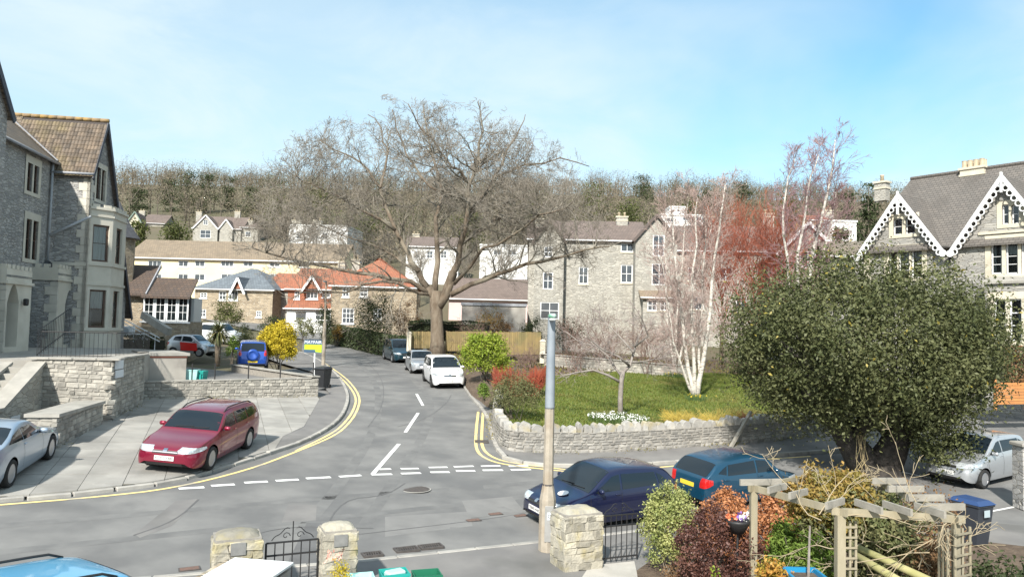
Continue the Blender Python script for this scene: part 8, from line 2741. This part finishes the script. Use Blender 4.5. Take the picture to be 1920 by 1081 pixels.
# hedges along the near boundary
shrub('variegated_hedge', 'pale green variegated clipped hedge beside the iron gate', 1202, 1314, 898, 1050, 15.6, M_var, 12000, .055, base=.1, cl=240, cr=.2, lump=.06, zmin=-.9, cat='hedge')
shrub('purple_bush', 'large dark purple dome bush in the near garden', 1254, 1436, 942, 1120, 13.0, M_purp, 15000, .05, base=.05, cl=240, cr=.17, lump=.05, zmin=-.9)
shrub('beech_hedge', 'copper leaved beech hedge in front of the teal car, right of the variegated hedge', 1300, 1420, 912, 1010, 15.2, M_cop, 6000, .075, base=.1, cl=120, cr=.22, lump=.1, cat='hedge')
shrub('beech_hedge', 'copper and green hedge running on behind the pergola', 1405, 1540, 915, 1010, 15.8, M_cop, 5000, .075, base=.1, cl=110, cr=.22, lump=.1, cat='hedge')
shrub('climber', 'green and yellow climber covering the back of the pergola', 1470, 1665, 876, 965, 13.2, LM('yellow_climber', (.24, .20, .045), (.13, .15, .035), (.36, .22, .06), .25), 12000, .075, base=1.55, cl=140, cr=.22, lump=.15, zmin=-1)
shrub('climber', 'olive climber hanging inside the pergola', 1500, 1720, 905, 1010, 13.0, M_olive, 9500, .075, base=1.2, cl=120, cr=.22, lump=.15, zmin=-1)
shrub('fern_bush', 'bright green ferny bush below the pergola', 1420, 1570, 968, 1085, 12.6, M_green, 8500, .085, base=.05, cl=130, cr=.22, lump=.1, aspect=.3)
shrub('garden_shrub', 'yellow and orange leaved shrub beside the front pergola post', 1418, 1485, 1028, 1110, 11.2, LM('yellow_orange', (.40, .30, .04), (.30, .28, .05), (.52, .24, .06), .3), 3500, .065, base=.05, cl=80)
shrub('garden_shrub', 'tangled green plants under the middle of the pergola', 1590, 1760, 985, 1110, 12.8, M_olive, 8000, .07, base=.05, cl=150, cr=.25, lump=.15)
shrub('garden_shrub', 'dark green leafy plants at the bottom right corner', 1800, 1960, 1030, 1130, 11.0, M_dgreen, 5000, .07, base=.05, cl=100)
shrub('garden_shrub', 'brown dry plants beneath the right trellis', 1700, 1800, 1000, 1110, 12.2, M_brownl, 4200, .06, base=.05, cl=90)
shrub('garden_shrub', 'brown hedge plants between the pergola and the wheelie bin', 1640, 1800, 905, 985, 15.6, M_brownl, 4200, .07, base=.1, cl=90)
shrub('low_plant', 'yellow green ground plant at the bottom edge below the purple bush', 1320, 1370, 1066, 1110, 11.6, M_lime, 900, .05, base=.05, cl=30)
shrub('copper_plant', 'low reddish brown plant beside the garden path', 1238, 1300, 1046, 1110, 13.2, M_brownl, 1500, .05, base=.05, cl=40)
# pergola
M_tim = mat('pale_weathered_timber', (.235, .205, .135), (.31, .275, .195), scale=5, rough=.85, bump=.3, bscale=30, stretch=(1, 1, .3), c3=(.20, .185, .14), s3=2)
M_timg = mat('grey_weathered_timber', (.225, .212, .18), (.30, .28, .24), scale=5, rough=.85, bump=.3, bscale=30)
ZP = 2.42
def zp(px, py): return at_z(px, py, ZP)
Q1, Q2, Q3, Q4, Q5 = zp(1413, 914), zp(1575, 958), zp(1792, 972), zp(1652, 905), zp(1520, 893)
pg = empty('pergola', (Q2[0], Q2[1], NG(Q2[0], Q2[1])), 0, 'weathered timber pergola with trellis posts in the near garden', 'pergola')
for k, (q, w_) in enumerate(((Q1, .105), (Q2, .12), (Q3, .085))):
    part(pg, 'post', MB().box((q[0], q[1], (ZP + NG(q[0], q[1])) / 2 - .04), (w_, w_, ZP - NG(q[0], q[1]) - .02)), M_tim)
for q in (Q4, Q5):
    part(pg, 'post', MB().box((q[0], q[1], (ZP + NG(q[0], q[1])) / 2 - .04), (.1, .1, ZP - NG(q[0], q[1]) - .02)), M_tim)
def beam(a, b, ext=.12, zz=0.0, m=M_tim, h=.105, w=.045):
    d = (b - a); d = d / np.linalg.norm(d)
    part(pg, 'beam', MB().bar(a - d * ext + (0, 0, zz), b + d * ext + (0, 0, zz), w, h), m)
beam(Q1, Q2); beam(Q2, Q3); beam(Q3, Q4); beam(Q4, Q5); beam(Q5, Q1)
def rafter(c, d, L_, zz=.10):
    d = np.array([*d, 0.0]); d /= np.linalg.norm(d)
    part(pg, 'rafter', MB().bar(c - d * L_ / 2 + (0, 0, zz), c + d * L_ / 2 + (0, 0, zz), .042, .10), M_timg)
for f in (.12, .36, .62, .88):
    rafter(Q3 + (Q4 - Q3) * f, (1, .12), .62)
for f in (.3, .55, .95):
    rafter(Q1 + (Q2 - Q1) * f, (.75, .66), .55)
for f in (.25, .5, .78):
    rafter(Q2 + (Q3 - Q2) * f, (-.25, 1), .55)
rafter(Q1 + np.array([.12, .0, 0]), (1, .2), .75)
rafter(Q5 * .5 + Q4 * .5, (.1, 1), .7)
def trellis(c, rz, w, z0, z1, n):
    e1_ = np.array([math.cos(rz), math.sin(rz), 0])
    for s_ in (-.5, 0, .5):
        part(pg, 'trellis_upright', MB().bar(c + e1_ * w * s_ + (0, 0, z0 - ZP), c + e1_ * w * s_ + (0, 0, z1 - ZP), .03, .03, upv=(0, 1, 0)), M_tim)
    for k in range(n):
        z = z0 + (z1 - z0) * (k + .5) / n
        part(pg, 'trellis_slat', MB().bar(c - e1_ * w * .55 + (0, -.03, z - ZP), c + e1_ * w * .55 + (0, -.03, z - ZP), .012, .03), M_tim)
trellis(Q2 + np.array([.2, .12, 0]), 0.1, .18, .9, 2.25, 9)
trellis(Q3 + np.array([.08, -.02, 0]), .5, .36, .25, 2.3, 14)
trellis(Q3 + np.array([-.12, .1, 0]), 1.4, .3, .25, 2.3, 14)
# poles lying against the bed
for k, (a, b, lab) in enumerate((((1600, 1022), (1745, 1088), 'upper of two round timber poles lying under the pergola'), ((1596, 1035), (1690, 1090), 'lower of two round timber poles lying under the pergola'))):
    pa, pb_ = at_y(*a, 12.0), at_y(*b, 11.0)
    e_ = empty('timber_pole', (pa + pb_) / 2, 0, lab, 'pole', 'timber poles')
    part(e_, 'pole', MB().tube([pa, pb_], .06, 8), mat('treated_timber', (.26, .25, .10), (.33, .30, .15), scale=4, rough=.85), True)
# bare climbing stems across the pergola
thin = []
cl_o = dict(levels=2, ns=[7, 4, 3], nch=[5, 3], ang=(20, 60), lr=(.3, .55), wig=.22, lift=-.02, rmin=.004, up=0)
for k in range(12):
    f = random.random()
    s_ = (Q2 if k % 2 else Q3) + np.array([random.uniform(-.3, .3), random.uniform(-.1, .4), random.uniform(-1.0, .1)])
    d = np.array([random.uniform(-1, 1), random.uniform(-.3, .8), random.uniform(-.2, .35)]); d /= np.linalg.norm(d)
    grow(thin, s_, d, random.uniform(.8, 1.8), .011, 0, cl_o)
e_ = empty('bare_climber', Q2 - np.array([0, 0, 2.2]), 0, 'bare tangled climber stems strung over the pergola', 'climber')
link('stems', seg_mesh('stems', thin, mat('climber_stem', (.30, .24, .15), (.36, .30, .2), scale=2, rough=.9), e_.location, 4), e_)
# blue planter with a staked sapling
pp_ = np.array([*at_y(1508, 1080, 11.2)[:2], 0]); zt_ = at_y(1508, 1072, 11.2)[2]
e_ = empty('blue_planter', (pp_[0], pp_[1], NG(*pp_[:2])), 0, 'bright blue square planter with a thin sapling at the bottom edge', 'planter')
crt_ = zt_ - NG(*pp_[:2])
mb = MB()
o = [(-.2, -.2, 0), (.2, -.2, 0), (.2, .2, 0), (-.2, .2, 0), (-.26, -.26, crt_), (.26, -.26, crt_), (.26, .26, crt_), (-.26, .26, crt_), (-.22, -.22, crt_), (.22, -.22, crt_), (.22, .22, crt_), (-.22, .22, crt_), (-.22, -.22, crt_ - .08), (.22, -.22, crt_ - .08), (.22, .22, crt_ - .08), (-.22, .22, crt_ - .08)]
mb.add(o, [(3, 2, 1, 0), (0, 1, 5, 4), (1, 2, 6, 5), (2, 3, 7, 6), (3, 0, 4, 7), (4, 5, 9, 8), (5, 6, 10, 9), (6, 7, 11, 10), (7, 4, 8, 11), (8, 9, 13, 12), (9, 10, 14, 13), (10, 11, 15, 14), (11, 8, 12, 15)])
part(e_, 'pot', mb, mat('blue_glaze', (.02, .22, .42), rough=.3), world=False)
part(e_, 'compost', MB().box((0, 0, crt_ - .1), (.44, .44, .06)), M_soil, world=False)
stp = at_y(1517, 985, 11.2)[2] - NG(*pp_[:2])
part(e_, 'sapling_stem', MB().tube([(.06, 0, crt_ - .08), (.08, 0, stp)], [.022, .014], 6), M_applebark, world=False)
# hanging pot with mixed flowers on the purple bush
fp = at_y(1383, 985, 13.0 - .35)
e_ = empty('flower_pot', fp, 0, 'dark pot with orange and white flowers in front of the purple bush', 'flower pot')
part(e_, 'pot', MB().lathe([(.10, -.12), (.2, .06), (.21, .1), (.17, .1)], (0, 0, 0), 14), M_trim, True, world=False)
part(e_, 'pot_stake', MB().tube([(0, 0, -.12), (0, 0, NG(fp[0], fp[1]) - fp[2])], .02, 5), M_trim, world=False)
for nm, m_, cnt, xo in (('orange_blooms', mat('orange_bloom', (.72, .22, .10), rough=.7), 40, -.09), ('white_blooms', M_wfl, 26, .1), ('violet_blooms', mat('violet_bloom', (.16, .08, .3), rough=.7), 22, .04)):
    Pn = fp + np.array([xo, -.05, .15]) + RNG.normal(size=(cnt, 3)) * np.array([.06, .05, .04])
    leaf_obj(nm, Pn, .06, m_, e_, None, .9, kind='stuff')
# leaning prop by the garden wall
a, b = gp(1370, 838, OFFP), None
b = at_y(1408, 771, a[1] + .45)
e_ = empty('leaning_post', a, 0, 'pale timber post leaning against the garden wall', 'post')
part(e_, 'post', MB().bar(a, b, .12, .09), M_timg)
# board fences behind the lawn
M_fence = mat('golden_fence_board', (.23, .17, .07), (.175, .135, .065), scale=1.5, rough=.85, rnd=.12, c3=(.13, .12, .05), s3=.9)
M_ofence = mat('orange_fence_board', (.50, .22, .07), (.42, .18, .06), scale=2, rough=.8, rnd=.08)
def fence(lab, x0, x1, yt, yb, Y0, Y1, m=M_fence, horiz=False, bw=.15):
    a, b = at_y(x0, yb, Y0), at_y(x1, yb, Y1)
    e_ = empty('board_fence', a, 0, lab, 'fence', 'board fences')
    d = (b - a)[:2]; L_ = np.linalg.norm(d); t = d / L_; rz = math.atan2(t[1], t[0])
    zt0, zt1 = at_y(x0, yt, Y0)[2], at_y(x1, yt, Y1)[2]
    if horiz:
        n_ = int((zt0 - a[2]) / .14)
        me = MB().box((0, 0, 0), (L_, .03, .125)).mesh('board', m)
        for k in range(n_):
            c = (a + b) / 2
            link('board', me, e_, (c[0] - a[0], c[1] - a[1], (k + .5) * .14), (0, 0, rz))
    else:
        n_ = int(L_ / bw)
        me = MB().box((0, 0, .5), (bw * .93, .025, 1)).mesh('board', m)
        for k in range(n_):
            f = (k + .5) / n_
            zb_ = a[2] + (b[2] - a[2]) * f; z1 = zt0 + (zt1 - zt0) * f
            o = link('board', me, e_, (t[0] * L_ * f + random.uniform(-.004, .004), t[1] * L_ * f, zb_ - a[2] - .3), (0, 0, rz))
            o.scale = (1, 1, z1 - zb_ + .3 + random.uniform(-.015, .015))
    for k in range(int(L_ / 1.9) + 1):
        q = a[:2] + t * min(k * 1.9, L_)
        part(e_, 'fence_post', MB().box((q[0] - t[1] * -.0, q[1] + .08, (a[2] + zt0) / 2 - .1), (.1, .1, zt0 - a[2] + .3)), m)
    return e_
fence('golden board fence left of the big tree trunk', 772, 808, 621, 645, 56, 55.5)
fence('golden board fence between the big trunk and the first stone post', 836, 922, 621, 650, 55, 54)
fence('golden board fence between the two pale stone posts', 930, 1014, 622, 656, 53, 51.5)
fence('orange slatted fence at the right edge below the brown hedge', 1868, 1960, 712, 758, 33.5, 34.5, M_ofence, True)
hedge('brown_hedge', 'brown beech hedge above the orange fence at the right edge', [at_y(1864, 715, 35)[:2], at_y(1970, 715, 36)[:2]], lambda x, y: at_y(1890, 725, 35)[2], at_y(1890, 652, 35)[2] - at_y(1890, 725, 35)[2], 1.0, LM('dry_beech', (.16, .08, .035), (.20, .11, .05), (.28, .16, .07), .2), 300, .1)
def stone_post(lab, px, yt, yb, Y, w=.32):
    q = at_y(px, yb, Y); zt = at_y(px, yt, Y)[2]
    e_ = empty('stone_post', (q[0], q[1], q[2] - .4), 0, lab, 'gate pillar', 'pale stone posts behind the lawn')
    part(e_, 'shaft', MB().box((q[0], q[1], (q[2] - .4 + zt - .15) / 2), (w, w, zt - .15 - q[2] + .4), bev=.02), M_dress)
    part(e_, 'cap', MB().lathe([(w * .8, 0), (w * .8, .06), (w * .35, .14), (.02, .17)], (q[0], q[1], zt - .15), 4, Matrix.Rotation(PI / 4, 3, 'Z')), M_dress)
stone_post('pale stone gate post left of the big tree trunk', 767, 621, 648, 55.5)
stone_post('pale stone post between the two golden fences', 925, 632, 664, 53)
stone_post('pale stone post at the right end of the golden fence', 1017, 636, 670, 50.5, .36)
# low rear wall with balusters behind the lawn
ra, rb_ = at_y(1020, 690, 50)[:2], at_y(1300, 690, 47)[:2]
stone_wall('rear_garden_wall', 'low broken stone wall behind the lawn and bare shrubs', [ra, rb_], lambda x, y: float(gg(x, y)) - .05, lambda x, y: float(gg(x, y)) + .75, .3, (.14, .22), (.25, .5), STL, 'slab', cope_h=.06)
# stone pier at the right edge
q = gp(1912, 952, .02)
pr_ = empty('stone_pier', q, 0, 'rough stone pier cut off by the right edge beside the silver car', 'gate pillar')
part(pr_, 'shaft', MB().box((q[0] + .2, q[1], q[2] + .85), (.5, .5, 1.75), bev=.03), M_rub)
part(pr_, 'cap', MB().box((q[0] + .2, q[1], q[2] + 1.78), (.6, .6, .12), bev=.03), M_cope)
marking((1690, 884), (1790, 905), .09); marking((1850, 960), (1912, 948), .09)
# overhead wires to the right villa
for k, (a, b, lab) in enumerate((((1700, 590), (1960, 655), 'upper of two thin overhead cables crossing the right villa'), ((1720, 560), (1960, 612), 'lower of two thin overhead cables crossing the right villa'))):
    pa, pb_ = FV.w(sv(a[0], a[1]), hv(a[0], a[1]), .2), at_y(b[0], b[1], 26)
    e_ = empty('overhead_cable', pa, 0, lab, 'cable', 'overhead cables')
    pa = np.array(pa)
    part(e_, 'wire', MB().tube([pa + (pb_ - pa) * f - np.array([0, 0, .5 * math.sin(f * PI)]) for f in np.linspace(0, 1, 9)], .009, 4), M_trim)
